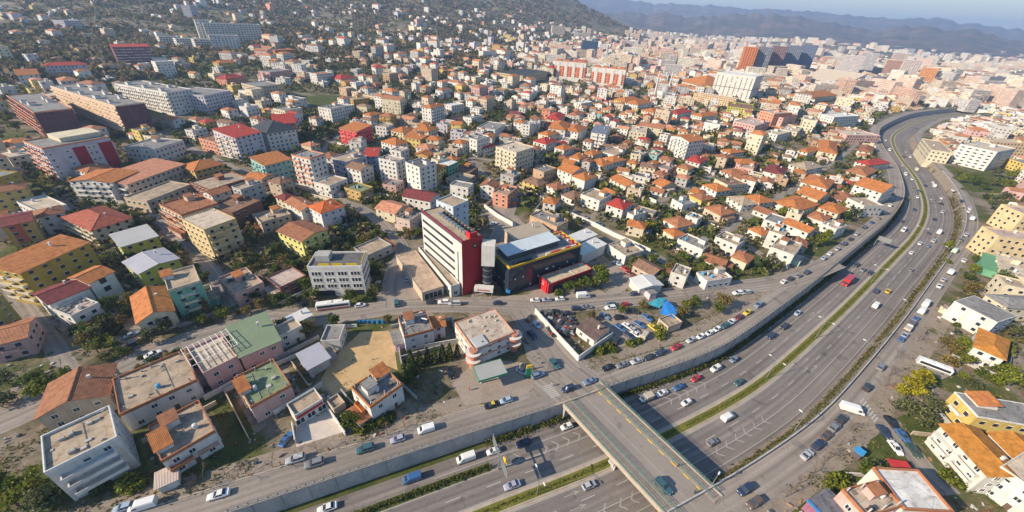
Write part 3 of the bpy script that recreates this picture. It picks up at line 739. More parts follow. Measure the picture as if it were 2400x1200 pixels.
    for sd in bal:
        sd = int(sd); L, brz, T = side_xf(sd, w, d); bw = balw or min(5.5, L * .42); k = max(1, int(L / (bw + .8)))
        for f in range(1, fl):
            for i in range(k):
                a = (i + .5 - k / 2) * L / k; x, y = T(a)
                put('balcony', q.choice((BALC, BALC, BALC2)) if balw is None else BALC, root, (x, y, f * fh), brz, col=tuple(min(.8, c * 1.05) for c in (WC.get(trim) or RC.get(trim) or wc)), scale=(bw, 1.35 if balw is None or balw < 8 else 1.9, 1))
    if cat == 'house' and r < 430 and w > 6 and d > 5.5 and q.random() < .6:
        aw, ad, ah = w * q.uniform(.4, .75), q.uniform(2.4, 3.8), min(h - .6, q.choice((2.7, 2.9, 3.1))); sd = q.choice((1, 2, 3)); L, brz, T = side_xf(sd, w, d); aw = min(aw, L * .8)
        x, y = T(q.uniform(-.12, .12) * L, ad / 2 - .05); mb = MB(); mb.box(-aw / 2, aw / 2, -ad / 2, ad / 2, -1, ah); an = build(mb, 'annex', 'plaster', root, (x, y, 0), brz, col=tuple(c * q.uniform(.75, 1.05) for c in wc))
        if q.random() < .5: build(roof_mesh(aw, ad, ah, 'shed', 'w', .3, .5), 'annex_roof', 'tile', an, rz=math.pi, col=RC[q.choice(('terracotta', 'rust', 'brown', 'grey'))])
        else: mb = MB(); mb.box(-aw / 2 - .15, aw / 2 + .15, -ad / 2 - .15, ad / 2 + .15, ah, ah + .15); build(mb, 'annex_roof', 'concrete_roof', an, col=RC[q.choice(('grey', 'tan', 'pinkish'))])
    if roof == 'flat' and clutter and cat == 'house' and r < 430 and q.random() < .22:
        mb = MB()
        for x in (-.42, 0, .42):
            for y in (-.42, .42): mb.box(x * w - .15, x * w + .15, y * d - .15, y * d + .15, h, h + q.uniform(1.2, 2.6))
        build(mb, 'concrete_columns', 'wallstone', root, kind='stuff')
    if near and h > 8:
        for _ in range(q.choice((1, 2, 3))):
            sd = q.choice((0, 1, 3)); L, brz, T = side_xf(sd, w, d); x, y = T(q.uniform(-.4, .4) * L); put('air_conditioner', ACU, root, (x, y, q.randint(1, fl - 1) * fh + .3 if fl > 1 else 2), brz)
    root['category'] = cat
    if group: root['group'] = group
    tp = Vector((cx, cy, zt + h))
    if label: root['label'] = label
    else:
        rt = {'flat': 'flat', 'hip': 'hipped', 'gable': 'gabled', 'shed': 'sloping'}[roof]
        AUTO.append((root, f"{wall} {STO[min(fl, 10)]} {cat} with {rc} {rt} roof", tp))
    if refp: ref(refp, tp)
    if foot: FOOT.append((cx, cy, .5 * math.hypot(w, d)))
    if r < 430 and cat == 'house': GW.append((root, w, d))
    return root
GW = []
def rect3(p0, p1, p2, h):
    P = [at(*q, h) for q in (p0, p1, p2)]; P = [Vector((p.x, p.y)) for p in P]
    u = P[1] - P[0]; w = u.length; u.normalize(); v = Vector((-u.y, u.x)); d = (P[2] - P[1]).dot(v)
    if d < 0: u = -u; v = -v; d = -d
    c = (P[0] + P[1]) / 2 + v * d / 2
    return (c.x, c.y, w, max(d, 3.0), math.atan2(u.y, u.x))
def hb(label, refp, p0, p1, p2, h, roof='flat', wall='white', rc='grey', **k):
    """a building from three corners of its roof outline in the photograph and its height"""
    return house(rect3(p0, p1, p2, h), h, roof, wall, rc, label=label, refp=refp, **k)
def loc(root, x, y, z=0): 
    c, s = math.cos(root.rotation_euler.z), math.sin(root.rotation_euler.z)
    return Vector((root.location.x + c * x - s * y, root.location.y + s * x + c * y, root.location.z + z))

APT = dict(name='apartment_building', cat='apartment building')
# --- lower left
hb('white four-storey apartment block with wavy balconies at the bottom left', 'the white wavy-balcony block', (107, 1112), (277, 1027), (245, 960), 11.5, 'flat', 'white', 'tan', bal='0', trim='white', balw=9.0, **APT)
hb('beige gabled house with rust tiled roof beside the dark street at left', 'the rust-roofed gable house', (86, 979), (252, 925), (225, 868), 6.2, 'gable', 'beige', 'rust', ridge='d', rise=2.6)
hb('long white two-storey building with bare grey roof terrace and red edge', 'the long white terrace building', (282, 975), (462, 893), (410, 832), 6.6, 'flat', 'white', 'tan', trim='terracotta')
r = hb('house with tan roof terrace and orange sloping stair hut in lower left', 'the tan terrace house', (380, 1084), (505, 1012), (457, 946), 6.6, 'flat', 'white', 'tan', trim='terracotta', bal='0')
def hut(r, x, y, z, w, d, h, col='orange', wcol='white', pitch=.3):
    mb = MB(); mb.box(-w / 2, w / 2, -d / 2, d / 2, 0, h); o = build(mb, 'stair_hut', 'plaster', r, (x, y, z), col=WC[wcol])
    build(roof_mesh(w, d, h, 'shed', 'w', .3, d * pitch), 'hut_roof', 'tile', o, col=RC[col]); return o
hut(r, -4, -1.5, 6.7, 3.2, 5, 1.6)
hb('small shed with pinkish sheet roof beside the tan terrace house', None, (367, 1142), (412, 1122), (400, 1097), 3, 'shed', 'white', 'pinkish', mat='metal_sheet', win='', rise=.3)
r = hb('house with green roof terrace and small orange stair hut', 'the green terrace house', (588, 957), (683, 905), (627, 850), 6.6, 'flat', 'pink', 'green', trim='terracotta')
hut(r, -4.5, 1, 6.7, 2.6, 4.5, 1.5)
r = hb('low shop with tan roof and red sign over a white paved yard', 'the shop with red sign', (692, 978), (757, 938), (735, 914), 4, 'flat', 'white', 'tan', clutter=False, win='')
mb = MB(); mb.box(-3.5, 3.5, -.25, 0, 0, .8); build(mb, 'shop_sign', 'paint', r, (0, -dim(r).y / 2 - .02, 3.0), col=WC['red'])
for k in range(3): put('shop_window', WIN[0], r, (-3 + k * 3, -dim(r).y / 2, .6), scale=(2.2, 1, 1.9))
hb('tiny tan-roofed hut behind the white yard wall', None, (783, 963), (809, 946), (788, 928), 3, 'flat', 'beige', 'tan', clutter=False, win='')
r = hb('white two-storey villa with orange parapet beside the service road', 'the white villa with orange parapet', (868, 957), (943, 903), (905, 857), 7, 'flat', 'white', 'grey', trim='orange', bal='3')
hut(r, 3.2, 3, 7, 4.2, 3.5, 1.4)
hb('open grey corrugated shed on the edge of the sand lot', 'the corrugated shed', (722, 864), (771, 838), (747, 808), 4, 'shed', 'grey', 'lavender', mat='metal_sheet', win='', rise=.6)
hb('small white block with grey roof above the sand lot', None, (752, 802), (796, 800), (793, 764), 4, 'flat', 'white', 'grey', clutter=False)
hb('small white cabin with white sheet roof by the street', None, (686, 759), (729, 738), (713, 726), 4, 'shed', 'white', 'white', mat='metal_sheet', rise=.4)
hb('narrow white house with dark windows left of the corrugated shed', None, (650, 794), (708, 766), (690, 748), 5.5, 'flat', 'white', 'tan', clutter=False)
r = hb('pink house with cream terrace full of trellis beams', 'the pink trellis-terrace house', (478, 878), (558, 838), (522, 785), 7, 'flat', 'pink', 'cream', clutter=False)
mb = MB()
for k in range(9): mb.box(-7 + k * 1.5, -6.85 + k * 1.5, -4, 6, 2.3, 2.42)
for k in range(4): mb.box(-7, 5.2, -4 + k * 3.2, -3.86 + k * 3.2, 2.18, 2.3)
for x in (-6.9, 5): 
    for y in (-3.9, 5.7): mb.box(x - .08, x + .08, y - .08, y + .08, 0, 2.2)
build(mb, 'pergola', 'frame', r, (1, 0, 7.1))
r = hb('pink house with big faded green roof canopy', 'the green-canopied pink house', (562, 836), (655, 797), (612, 740), 7.5, 'shed', 'pink', 'green', mat='metal_sheet', rise=.8)
r = hb('mint green four-storey house with tan terrace on the street', 'the mint green house', (395, 684), (470, 661), (424, 633), 13, 'flat', 'mint', 'tan', clutter=False, trim='cream', bal='0')
hut(r, -3.5, 3, 13, 3, 3, 2)
hb('cream villa with bright orange many-gabled roof beside the mint house', 'the orange-gabled villa', (322, 757), (407, 728), (352, 683), 6.8, 'gable', 'cream', 'orange', ridge='d', rise=2.4, bal='0')
hb('white row house with dark window bays and maroon roof', 'the white bay-windowed house', (114, 712), (208, 674), (182, 648), 9, 'gable', 'white', 'maroon', ww=2.0, wh=2.0, gap=4.5, rise=1.6)
hb('taller white row house with orange roof beside the maroon-roofed one', None, (207, 664), (264, 637), (240, 616), 10.5, 'gable', 'white', 'orange', ww=2.0, wh=2.1, gap=5, rise=1.5)
hb('mustard five-storey apartment block with orange tiled roof at left', 'the mustard block', (45, 640), (207, 568), (178, 545), 15, 'shed', 'mustard', 'orange', rise=1.6, gap=3.6, bal='3', trim='cream', **APT)
hb('olive block cut off by the left edge of the picture', None, (-70, 752), (8, 694), (-25, 655), 11, 'flat', 'lime', 'tan', wcol=(.34, .31, .10), **APT)
hb('pink balconied house with orange roof at the left edge', None, (-35, 815), (60, 790), (33, 755), 7, 'gable', 'pink', 'terracotta', bal='0', rise=1.6)
r = hb('ochre block with red painted stripes at the left edge', 'the red-striped ochre block', (2, 532), (75, 517), (50, 498), 12, 'gable', 'ochre', 'maroon', rise=1.4, **APT)
w_ = dim(r); mb = MB(); mb.box(-1.9, 1.9, -.04, 0, .2, 11.6); build(mb, 'painted_stripe', 'plaster', r, (-1, -w_.y / 2, 0), col=(.45, .12, .07))
hb('cream balconied house with red hipped roof and cross gable', 'the red-hipped cream house', (144, 509), (214, 541), (298, 506), 8, 'hip', 'cream', 'red', bal='0', rcol=(.36, .10, .06))
hb('lime yellow house with pale sheet-metal roof', 'the upper lime house', (283, 578), (368, 553), (340, 530), 9.5, 'shed', 'lime', 'white', mat='metal_sheet', rise=.6, rcol=(.48, .47, .45))
hb('lime house with lavender-grey metal gable roof behind the mint one', 'the lower lime house', (325, 641), (418, 606), (385, 580), 9, 'gable', 'lime', 'lavender', mat='metal_sheet', ridge='d', rise=1.2)
hb('tall cream apartment block with pale roof slab and lit left face', 'the tall cream block', (478, 540), (553, 513), (512, 485), 16, 'flat', 'cream', 'cream', wcol=(.60, .46, .24), parapet=.4, bal='0', **APT)
hb('stepped beige house with terracotta roof terraces behind the tall cream block', None, (425, 506), (512, 478), (470, 452), 12, 'flat', 'beige', 'rust', trim='terracotta', bal='3')
hb('white house with orange gable roof and wide balconies at left', None, (262, 428), (322, 402), (280, 378), 11, 'gable', 'white', 'orange', bal='3', rise=1.5)
hb('long beige building with salmon tiled roof', 'the long salmon-roofed building', (297, 432), (432, 384), (405, 362), 10, 'shed', 'beige', 'salmon', bal='3', trim='white', rise=1.4)
hb('low beige row with grey-brown roof below the salmon-roofed building', None, (345, 474), (448, 434), (430, 414), 6.5, 'flat', 'beige', 'tan', clutter=False)
hb('ochre house with orange hipped roof among dark streets', 'the ochre orange-roofed house', (455, 401), (523, 384), (495, 371), 8.5, 'hip', 'ochre', 'orange')
hb('flat tan-roofed house with red-brown walls', None, (490, 447), (585, 419), (558, 398), 8, 'flat', 'brick', 'tan')
hb('dark unfinished brick house beside the tall cream block', None, (545, 502), (612, 472), (588, 446), 10, 'flat', 'brick', 'brown', wcol=(.17, .085, .06), bal='1')
r = hb('white and crimson panelled apartment block with cream penthouse', 'the crimson-panelled block', (99, 350), (257, 322), (230, 304), 21, 'flat', 'lilac', 'grey', bal='3', trim='salmon', win='123', **APT)
w_ = dim(r)
for x0_, x1_ in ((-.12, .08), (.28, .5)):
    mb = MB(); mb.box(x0_ * w_.x * .98, x1_ * w_.x * .98, -.06, 0, 2, 19); build(mb, 'crimson_panel', 'plaster', r, (0, -w_.y / 2, 0), col=(.30, .02, .035))
for f in range(5):
    for x in (-.44, -.2, .12, .2): put('window', WIN[f % 3], r, (x * w_.x, -w_.y / 2, 2.2 + f * 3.7), scale=(1.4, 1, 1.4))
mb = MB(); mb.box(-.15 * w_.x, .48 * w_.x, -.2 * w_.y, .45 * w_.y, 0, 2.6); build(mb, 'penthouse', 'plaster', r, (0, 0, 21.1), col=WC['cream'])
def roofboxes(r, n, w, d, h, col, seed=1):
    q = random.Random(seed)
    for k in range(n):
        bw, bd = q.uniform(2.5, 4), q.uniform(3, 6); mb = MB(); mb.box(-bw / 2, bw / 2, -bd / 2, bd / 2, 0, 2.6)
        o = build(mb, 'roof_hut', 'plaster', r, ((-.3 + .6 * (k % 2)) * w + q.uniform(-1, 1), (-.42 + .84 * (k + .5) / n) * d, h), col=col)
        mb = MB(); mb.box(-bw / 2 - .2, bw / 2 + .2, -bd / 2 - .2, bd / 2 + .2, 2.6, 2.75); build(mb, 'hut_roof', 'concrete_roof', o, col=RC['grey'])
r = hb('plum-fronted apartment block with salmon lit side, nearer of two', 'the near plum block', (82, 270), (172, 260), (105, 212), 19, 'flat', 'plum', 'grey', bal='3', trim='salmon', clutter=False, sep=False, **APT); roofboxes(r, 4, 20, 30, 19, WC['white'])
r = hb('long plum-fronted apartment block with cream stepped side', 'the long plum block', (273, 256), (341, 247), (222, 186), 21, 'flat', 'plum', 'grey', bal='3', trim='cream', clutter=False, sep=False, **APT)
wd = dim(r); roofboxes(r, 8, wd.x, wd.y, 21, WC['white'], 4)
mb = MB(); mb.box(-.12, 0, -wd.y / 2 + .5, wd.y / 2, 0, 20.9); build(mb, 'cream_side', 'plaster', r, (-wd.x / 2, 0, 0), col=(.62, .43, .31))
r = hb('white apartment slab with sunlit balconies on its left side', 'the white slab block', (391, 222), (452, 213), (350, 184), 19, 'flat', 'white', 'grey', bal='3', clutter=False, sep=False, **APT); wd = dim(r); roofboxes(r, 5, wd.x, wd.y, 19, WC['white'], 9)
hb('lilac-grey stepped apartment block right of the white slab', None, (478, 228), (540, 214), (500, 194), 16, 'flat', 'lilac', 'grey', bal='0', sep=False, **APT)
hb('lilac-fronted apartment block with red roof and cream balconies', 'the lilac red-roofed block', (550, 323), (612, 309), (578, 294), 17, 'shed', 'lilac', 'red', bal='3', trim='cream', sep=False, rise=2.5, **APT)
hb('white block with dark slate pyramid roof', 'the slate-roofed block', (625, 313), (693, 302), (660, 286), 15, 'hip', 'white', 'slate', sep=False, rise=5.5, **APT)
hb('red-roofed house peeping behind the slate-roofed block', None, (640, 291), (692, 288), (672, 272), 14, 'gable', 'salmon', 'red', sep=False)
hb('six-storey white tower with orange-edged balconies on its left face', 'the orange-balconied tower', (683, 364), (726, 374), (754, 360), 19, 'flat', 'white', 'grey', bal='0', trim='salmon', sep=False, **APT)
hb('teal and cream house with long orange roof left of the orange-balconied tower', None, (620, 388), (682, 372), (664, 357), 13, 'shed', 'teal', 'orange', sep=False, bal='3')
hb('white two-storey house with tan flat roof below the orange-balconied tower', None, (735, 428), (773, 438), (805, 418), 7.5, 'flat', 'white', 'tan', sep=False, bal='0')
hb('low ochre house with grey-green roof right of the tan-roofed one', None, (807, 441), (845, 453), (867, 438), 5.5, 'flat', 'ochre', 'green', sep=False)
hb('grey lilac block with dark balcony bands', 'the dark-banded block', (776, 370), (810, 382), (852, 365), 13, 'flat', 'lilac', 'tan', sep=False, bal='01', wcol=(.40, .37, .42), **APT)
hb('blue-grey house with red roof touching the dark-banded block', None, (852, 366), (884, 366), (872, 352), 12, 'shed', 'blue', 'red', sep=False)
hb('bright red balconied building with orange roof', 'the bright red building', (795, 300), (835, 309), (862, 297), 13, 'shed', 'red', 'orange', sep=False, bal='01', wcol=(.62, .10, .09))
hb('white house with orange hipped roof and grey shaded side', 'the twin-toned hip house', (893, 331), (928, 341), (959, 331), 9, 'hip', 'white', 'orange', sep=False, bal='0')
hb('tall yellow house with orange sheet roof', 'the tall yellow house', (945, 320), (984, 327), (1003, 320), 12.5, 'shed', 'yellow', 'orange', sep=False, rise=.8)
hb('pale six-storey block with blue tank and dark corner balconies', 'the pale corner-balcony block', (887, 373), (928, 382), (950, 373), 17, 'flat', 'white', 'pinkish', sep=False, bal='1', **APT)
hb('pale blue-white tower with red roof patch and dark terrace', 'the pale blue tower', (950, 382), (983, 395), (1013, 380), 17.5, 'flat', 'white', 'darkgrey', sep=False, **APT)
hb('green-walled house with white roof right of the pale blue tower', 'the green-walled house', (1026, 384), (1050, 390), (1068, 378), 11, 'flat', 'green', 'white', sep=False, parapet=.2, clutter=False)
hb('slim cream house squeezed between pale blue tower and green house', None, (1011, 373), (1026, 379), (1042, 368), 12, 'flat', 'cream', 'tan', sep=False)
hb('white house with maroon gable roof behind the red-fronted tower', 'the maroon-gabled house', (942, 459), (1008, 472), (1030, 454), 7.5, 'gable', 'white', 'maroon', sep=False, rise=2.2)
hb('cream house with salmon roof and arched terrace', None, (880, 488), (925, 501), (957, 481), 6, 'gable', 'cream', 'salmon', sep=False)
hb('pink-beige house with green awning terrace left of the red-fronted tower', None, (928, 511), (960, 520), (987, 502), 7.5, 'flat', 'pink', 'grey', sep=True, wcol=(.55, .42, .36))
hb('tall lilac-white house with bright orange hipped roof', 'the lilac orange-hipped house', (722, 483), (752, 500), (806, 482), 10.5, 'hip', 'lilac', 'orange', sep=True, wcol=(.64, .60, .63), rcol=(.55, .14, .04))
hb('white house with orange gable roof left of the lilac orange-hipped one', None, (668, 473), (706, 494), (735, 478), 9, 'gable', 'white', 'terracotta', sep=True)
hb('small house with maroon and orange roof behind the lilac one', None, (645, 461), (668, 470), (690, 460), 8, 'hip', 'cream', 'maroon', sep=False)
hb('low beige flat-roofed house left of the yellow brown-gabled one', None, (612, 524), (682, 504), (660, 487), 6, 'flat', 'beige', 'tan')
hb('yellow-green house with brown gable roof', 'the brown-gabled yellow house', (650, 541), (707, 566), (768, 539), 9.5, 'gable', 'lime', 'rust', rise=1.6, bal='1', wcol=(.58, .54, .18))
# --- white office block
r = hb('white four-storey office block with ribbon windows and yellow roof signs', 'the white office block', (720, 628), (847, 626), (860, 592), 13.6, 'flat', 'white', 'darkgrey', win='', trim='white', name='office_block', cat='office block', clutter=False)
w_ = dim(r)
for sd in range(4):
    L, brz, T = side_xf(sd, w_.x, w_.y); ng = 4 if sd in (0, 2) else 3
    for f in range(3):
        for g in range(ng):
            for k in range(3):
                x, y = T((g + .5 - ng / 2) * L / ng * .97 + (k - 1) * 1.2); put('window', WIN[3], r, (x, y, 3.9 + f * 3), brz, scale=(1.0, 1, 1.75))
mb = MB(); mb.box(-w_.x * .48, -w_.x * .1, -.1, 0, .1, 2.6); build(mb, 'shop_front', 'glass', r, (0, -w_.y / 2, 0)); mb = MB(); mb.box(w_.x * .1, w_.x * .46, -.1, 0, .1, 2.6); build(mb, 'shop_front', 'glass', r, (0, -w_.y / 2, 0))
for x in (-.2, .05, .32):
    mb = MB(); mb.box(-w_.x * .1, w_.x * .1, -.15, .05, 0, 1.1); build(mb, 'roof_sign', 'paint', r, (x * w_.x, -w_.y / 2 + .5, 14.1), col=(.60, .44, .02))
mb = MB(); mb.box(-.05, .15, -w_.y * .4, w_.y * .4, 0, .9); build(mb, 'roof_sign', 'paint', r, (w_.x / 2 - .3, 0, 14.1), col=(.60, .44, .02))
mb = MB(); mb.box(-2.6, 2.6, -2.2, 2.2, 0, 2.5); build(mb, 'stair_hut', 'plaster', r, (-w_.x * .28, w_.y * .1, 13.7), col=WC['grey'])
hb('low brick shop with pinkish white roof left of the white office block', None, (657, 677), (718, 648), (690, 623), 5, 'flat', 'brick', 'pinkish', clutter=False)
hb('low tan-roofed house behind the white office block', None, (860, 602), (918, 576), (890, 557), 4, 'flat', 'grey', 'tan', clutter=False)
hb('tan-roofed house with curved white terrace left of the brick shop', None, (552, 692), (618, 664), (575, 630), 6, 'flat', 'pink', 'tan')
# --- red-fronted tower complex
TH = 25.0
r = hb('white tower with red end wall and dark window bands', 'the red-fronted tower', (987, 497), (1082, 571), (1122, 549), TH, 'flat', 'white', 'tan', win='', name='office_tower', cat='office tower', clutter=False, parapet=.5, trim='dark')
TWR = r; w_ = dim(r)
mb = MB(); mb.box(0, .18, -w_.y / 2 - .05, w_.y / 2 + .05, 0, TH + 1.0); red_end = build(mb, 'red_end_wall', 'paint', r, (w_.x / 2 + .05, 0, 0), col=(.34, .018, .028))
for f in range(5):
    mb = MB(); mb.box(-w_.x * .47, w_.x * (.33 if f < 4 else .3), -.07, 0, 0, 1.25); build(mb, 'window_band', 'glass', r, (0, -w_.y / 2, 5.6 + f * 3.85))
    mb = MB(); mb.box(-w_.x * .47, w_.x * .45, 0, .07, 0, 1.5); build(mb, 'window_band', 'glass', r, (0, w_.y / 2, 5.6 + f * 3.85))
mb = MB(); mb.box(w_.x * .40, w_.x * .42, -.07, 0, 2, 20); build(mb, 'window_band', 'glass', r, (0, -w_.y / 2, 0))
mb = MB(); mb.box(-w_.x / 2, w_.x / 2, 0, .35, 0, .25); build(mb, 'red_roof_edge', 'paint', r, (0, -w_.y / 2 + .3, TH + .52), col=(.40, .03, .06))
mb = MB()
for k in range(9): mb.box(-w_.x * .3 + k * 2.4, -w_.x * .3 + k * 2.4 + 1.9, -.7, .7, 0, 1.2)
build(mb, 'air_handlers', 'steel', r, (0, .4, TH + .1), kind='stuff')
mb = MB()
for k in range(9): mb.box(-w_.x * .3 + k * 2.4, -w_.x * .3 + k * 2.4 + 1.2, -.5, .5, 0, 1.0)
build(mb, 'vent_row', 'dark', r, (0, w_.y * .26, TH + .1), kind='stuff')
mb = MB(); mb.box(-1.6, 1.6, -.2, .2, 0, 2.6); mb.box(1.2, 1.6, -.2, 3.2, 0, 2.6); build(mb, 'red_roof_screen', 'paint', r, (w_.x / 2 - 2.2, -.3, TH + .1), col=(.50, .03, .04))
mb = MB(); mb.box(-.05, .05, -.9, .9, -1.2, 1.2); e = build(mb, 'lift_sign', 'dark', r, (w_.x / 2 + .25, w_.y * .12, TH - 2.6)); mb = MB(); mb.cyl(0, 0, -.05, .05, .5, 12); 
o = build(mb, 'sign_disc', 'white_paint', e, (.08, 0, 0)); o.rotation_euler = (0, math.pi / 2, 0)
WING = hb('blue-walled rear wing with tan roof behind the red-fronted tower', None, (1062, 488), (1098, 472), (1058, 457), 22, 'flat', 'white', 'tan', clutter=False, sep=True, name='office_wing', cat='office wing', wcol=(.50, .58, .66))  # wall colour is an even pale blue
r = hb('long two-storey podium with tan roof along the red-fronted tower', 'the tower podium', (981, 582), (1057, 674), (1073, 662), 5.2, 'flat', 'white', 'tan', name='podium', cat='building', clutter=False, ww=1.6, wh=1.8)
r = hb('low tan-roofed pavilion with glazed front left of the tower', 'the tan pavilion', (989, 687), (1040, 671), (962, 590), 4.2, 'flat', 'beige', 'pinkish', win='', clutter=False, parapet=.25, rcol=(.46, .34, .25))
w_ = dim(r); mb = MB(); mb.box(-w_.x * .4, w_.x * .4, -.08, 0, .3, 2.9); build(mb, 'glazed_front', 'glass', r, (0, -w_.y / 2, 0))
for k in range(5): mb = MB(); mb.box(-.06, .06, -.12, 0, .2, 3); build(mb, 'mullion', 'frame', r, (-w_.x * .4 + k * w_.x * .2, -w_.y / 2, 0))
# stair drum between tower and navy block
p = at(1138, 690); e = put('stair_drum', None, None, (p.x + .5, p.y + 2.5, 0)); tag(e, 'glass stair drum topped by a white box beside the tower', 'stair tower')
mb = MB(); mb.cyl(0, 0, 0, 14, 2.3, 18); build(mb, 'glass_drum', 'glass', e)
for z in (2.6, 5.6, 8.6, 11.6): mb = MB(); mb.cyl(0, 0, z, z + .3, 2.36, 18); build(mb, 'drum_band', 'steel', e)
mb = MB(); mb.box(-2.4, 2.8, -2.2, 3, 14, 23.5); build(mb, 'white_box', 'plaster', e, col=WC['white'])
p = at(1134, 693); e = put('entrance_canopy', None, None, (p.x, p.y, 0), -.06); tag(e, 'white entrance canopy with red lettered front at the tower foot', 'canopy')
mb = MB(); mb.box(-3.9, 3.9, -1.4, 1.4, 2.9, 4.7); build(mb, 'fascia', 'paint', e, col=WC['white'])
for x in (-3.4, 3.4): mb = MB(); mb.box(x - .15, x + .15, -1.1, -.8, 0, 2.9); build(mb, 'post', 'steel', e)
mb = MB(); mb.tube((-2.1, -1.46, 3.8), (-2.1, -1.38, 3.8), .42, n=14); build(mb, 'logo_disc', 'taillight', e)
mb = MB()
for k in range(8): mb.box(-1.4 + k * .52, -1.4 + k * .52 + .36, -1.45, -1.39, 3.55, 4.05 + (.12 if k in (0, 3, 5) else 0))
build(mb, 'lettering', 'taillight', e, kind='stuff')
# --- navy block with yellow edge
NH = 13.0
r = hb('navy glass-fronted block with yellow roof edge and terrace', 'the navy yellow-edged block', (1194, 631), (1362, 577), (1316, 544), NH, 'flat', 'navy', 'grey', win='', clutter=False, parapet=.0, name='showroom_block', cat='showroom')
w_ = dim(r); a, b_ = w_.x / 2 + .1, w_.y / 2 + .1
for (x0_, x1_, y0_, y1_) in ((-a, a, -b_, -b_ + .5), (-a, a, b_ - .5, b_), (-a, -a + .5, -b_ + .5, b_ - .5), (a - .5, a, -b_ + .5, b_ - .5)):
    mb = MB(); mb.box(x0_, x1_, y0_, y1_, NH - .05, NH + .85); build(mb, 'yellow_parapet', 'paint', r, col=(.55, .34, .02))
for sd in range(4):
    L, brz, T = side_xf(sd, w_.x, w_.y); qn = random.Random(sd)
    mb = MB(); mb.box(-L / 2 + .4, L / 2 - .4, -.06, 0, .4, NH - .5); x, y = T(0); build(mb, 'glass_facade', 'glass', r, (x, y, 0), brz)
    for k in range(int(L / 4)):
        x, y = T((k + .5 - int(L / 4) / 2) * 4, .06); put('pale_pane', PALEP, r, (x, y, qn.choice((1.5, 4.2, 4.4, 6.6))), brz)
mb = MB(); mb.box(-w_.x * .44, w_.x * .26, -w_.y * .14, w_.y * .36, 0, 2.9); hall = build(mb, 'roof_hall', 'plaster', r, (0, 0, NH + .1), col=WC['dark'])
mb = roof_mesh(w_.x * .70, w_.y * .50, 2.9, 'shed', 'w', .5, .5); build(mb, 'sheet_roof', 'metal_sheet', hall, (-w_.x * .09, w_.y * .11, .05), col=(.58, .66, .70))
q = random.Random(3)
for k in range(26):
    mb = MB(); mb.box(-.5, .5, -.4, .4, 0, .8); 
    x, y = (w_.x * (.02 + .44 * k / 16), -w_.y / 2 + 1.3) if k < 16 else (w_.x / 2 - 1.2 - (k % 2) * .9, -w_.y / 2 + 2 + (k - 16) * 1.5)
    build(mb, 'terrace_seat', 'cloth', r, (x, y, NH + .1), col=q.choice(((.5, .04, .05), (.6, .55, .5), (.4, .2, .08), (.5, .05, .1))))
mb = MB(); mb.box(0, 9, 0, .9, 0, 1.0); build(mb, 'glass_rail', 'glass', r, (-w_.x * .42, -w_.y / 2 + 1.4, NH + .1))
p = at(1190, 690); e = put('kiosk', None, None, (p.x, p.y, 0)); tag(e, 'small bright blue kiosk stand at the corner of the navy block', 'kiosk')
mb = MB(); mb.box(-.9, .9, -.7, .7, 1.2, 2.3); build(mb, 'panel', 'paint', e, col=(.03, .25, .6)); mb = MB(); mb.cyl(0, 0, 0, 1.2, .12, 8); build(mb, 'post', 'steel', e)
hb('tan sheet-roofed hall behind the navy block', None, (1207, 561), (1287, 541), (1256, 523), 7.5, 'shed', 'beige', 'tan', mat='metal_sheet', rise=.5, win='', rcol=(.46, .38, .28))
hb('flat grey-roofed beige workshop behind the navy block', 'the beige workshop', (1242, 507), (1305, 534), (1338, 521), 7.5, 'flat', 'tan', 'grey', sep=True)
hb('white sheet-roofed shed right of the navy block, farther of two', None, (1355, 567), (1398, 549), (1377, 536), 6.5, 'shed', 'white', 'white', mat='metal_sheet', rise=.3, win='')
hb('white sheet-roofed shed right of the navy block, nearer of two', None, (1365, 597), (1420, 571), (1399, 557), 6, 'shed', 'white', 'white', mat='metal_sheet', rise=.3, win='')
r = hb('low red-edged showroom with tan roof and red end sign', 'the red showroom', (1286, 668), (1388, 631), (1364, 614), 4.8, 'flat', 'red', 'cream', trim='red', win='', clutter=False, parapet=.4, rcol=(.52, .42, .30), name='showroom', cat='showroom')
w_ = dim(r); mb = MB(); mb.box(-w_.x * .4, w_.x * .48, -.06, 0, .3, 3.4); build(mb, 'glazed_front', 'glass', r, (0, -w_.y / 2, 0))
mb = MB(); mb.box(-.3, 0, -2.6, 2.6, 0, 6); e = build(mb, 'end_sign', 'paint', r, (-w_.x / 2 - .06, 0, 0), col=(.50, .02, .03))
mb = MB(); mb.box(-.06, 0, -.9, .9, 0, .25); mb.box(-.06, 0, -.9, -.6, .25, 1.8); mb.box(-.06, 0, -.6, .9, 1.6, 1.8); build(mb, 'white_mark', 'white_paint', e, (-.3, .3, 3))
mb = MB(); mb.box(-.2, .2, -w_.y * .45, w_.y * .45, 0, .2); build(mb, 'roof_strip', 'white_paint', r, (w_.x * .1, 0, 4.92))
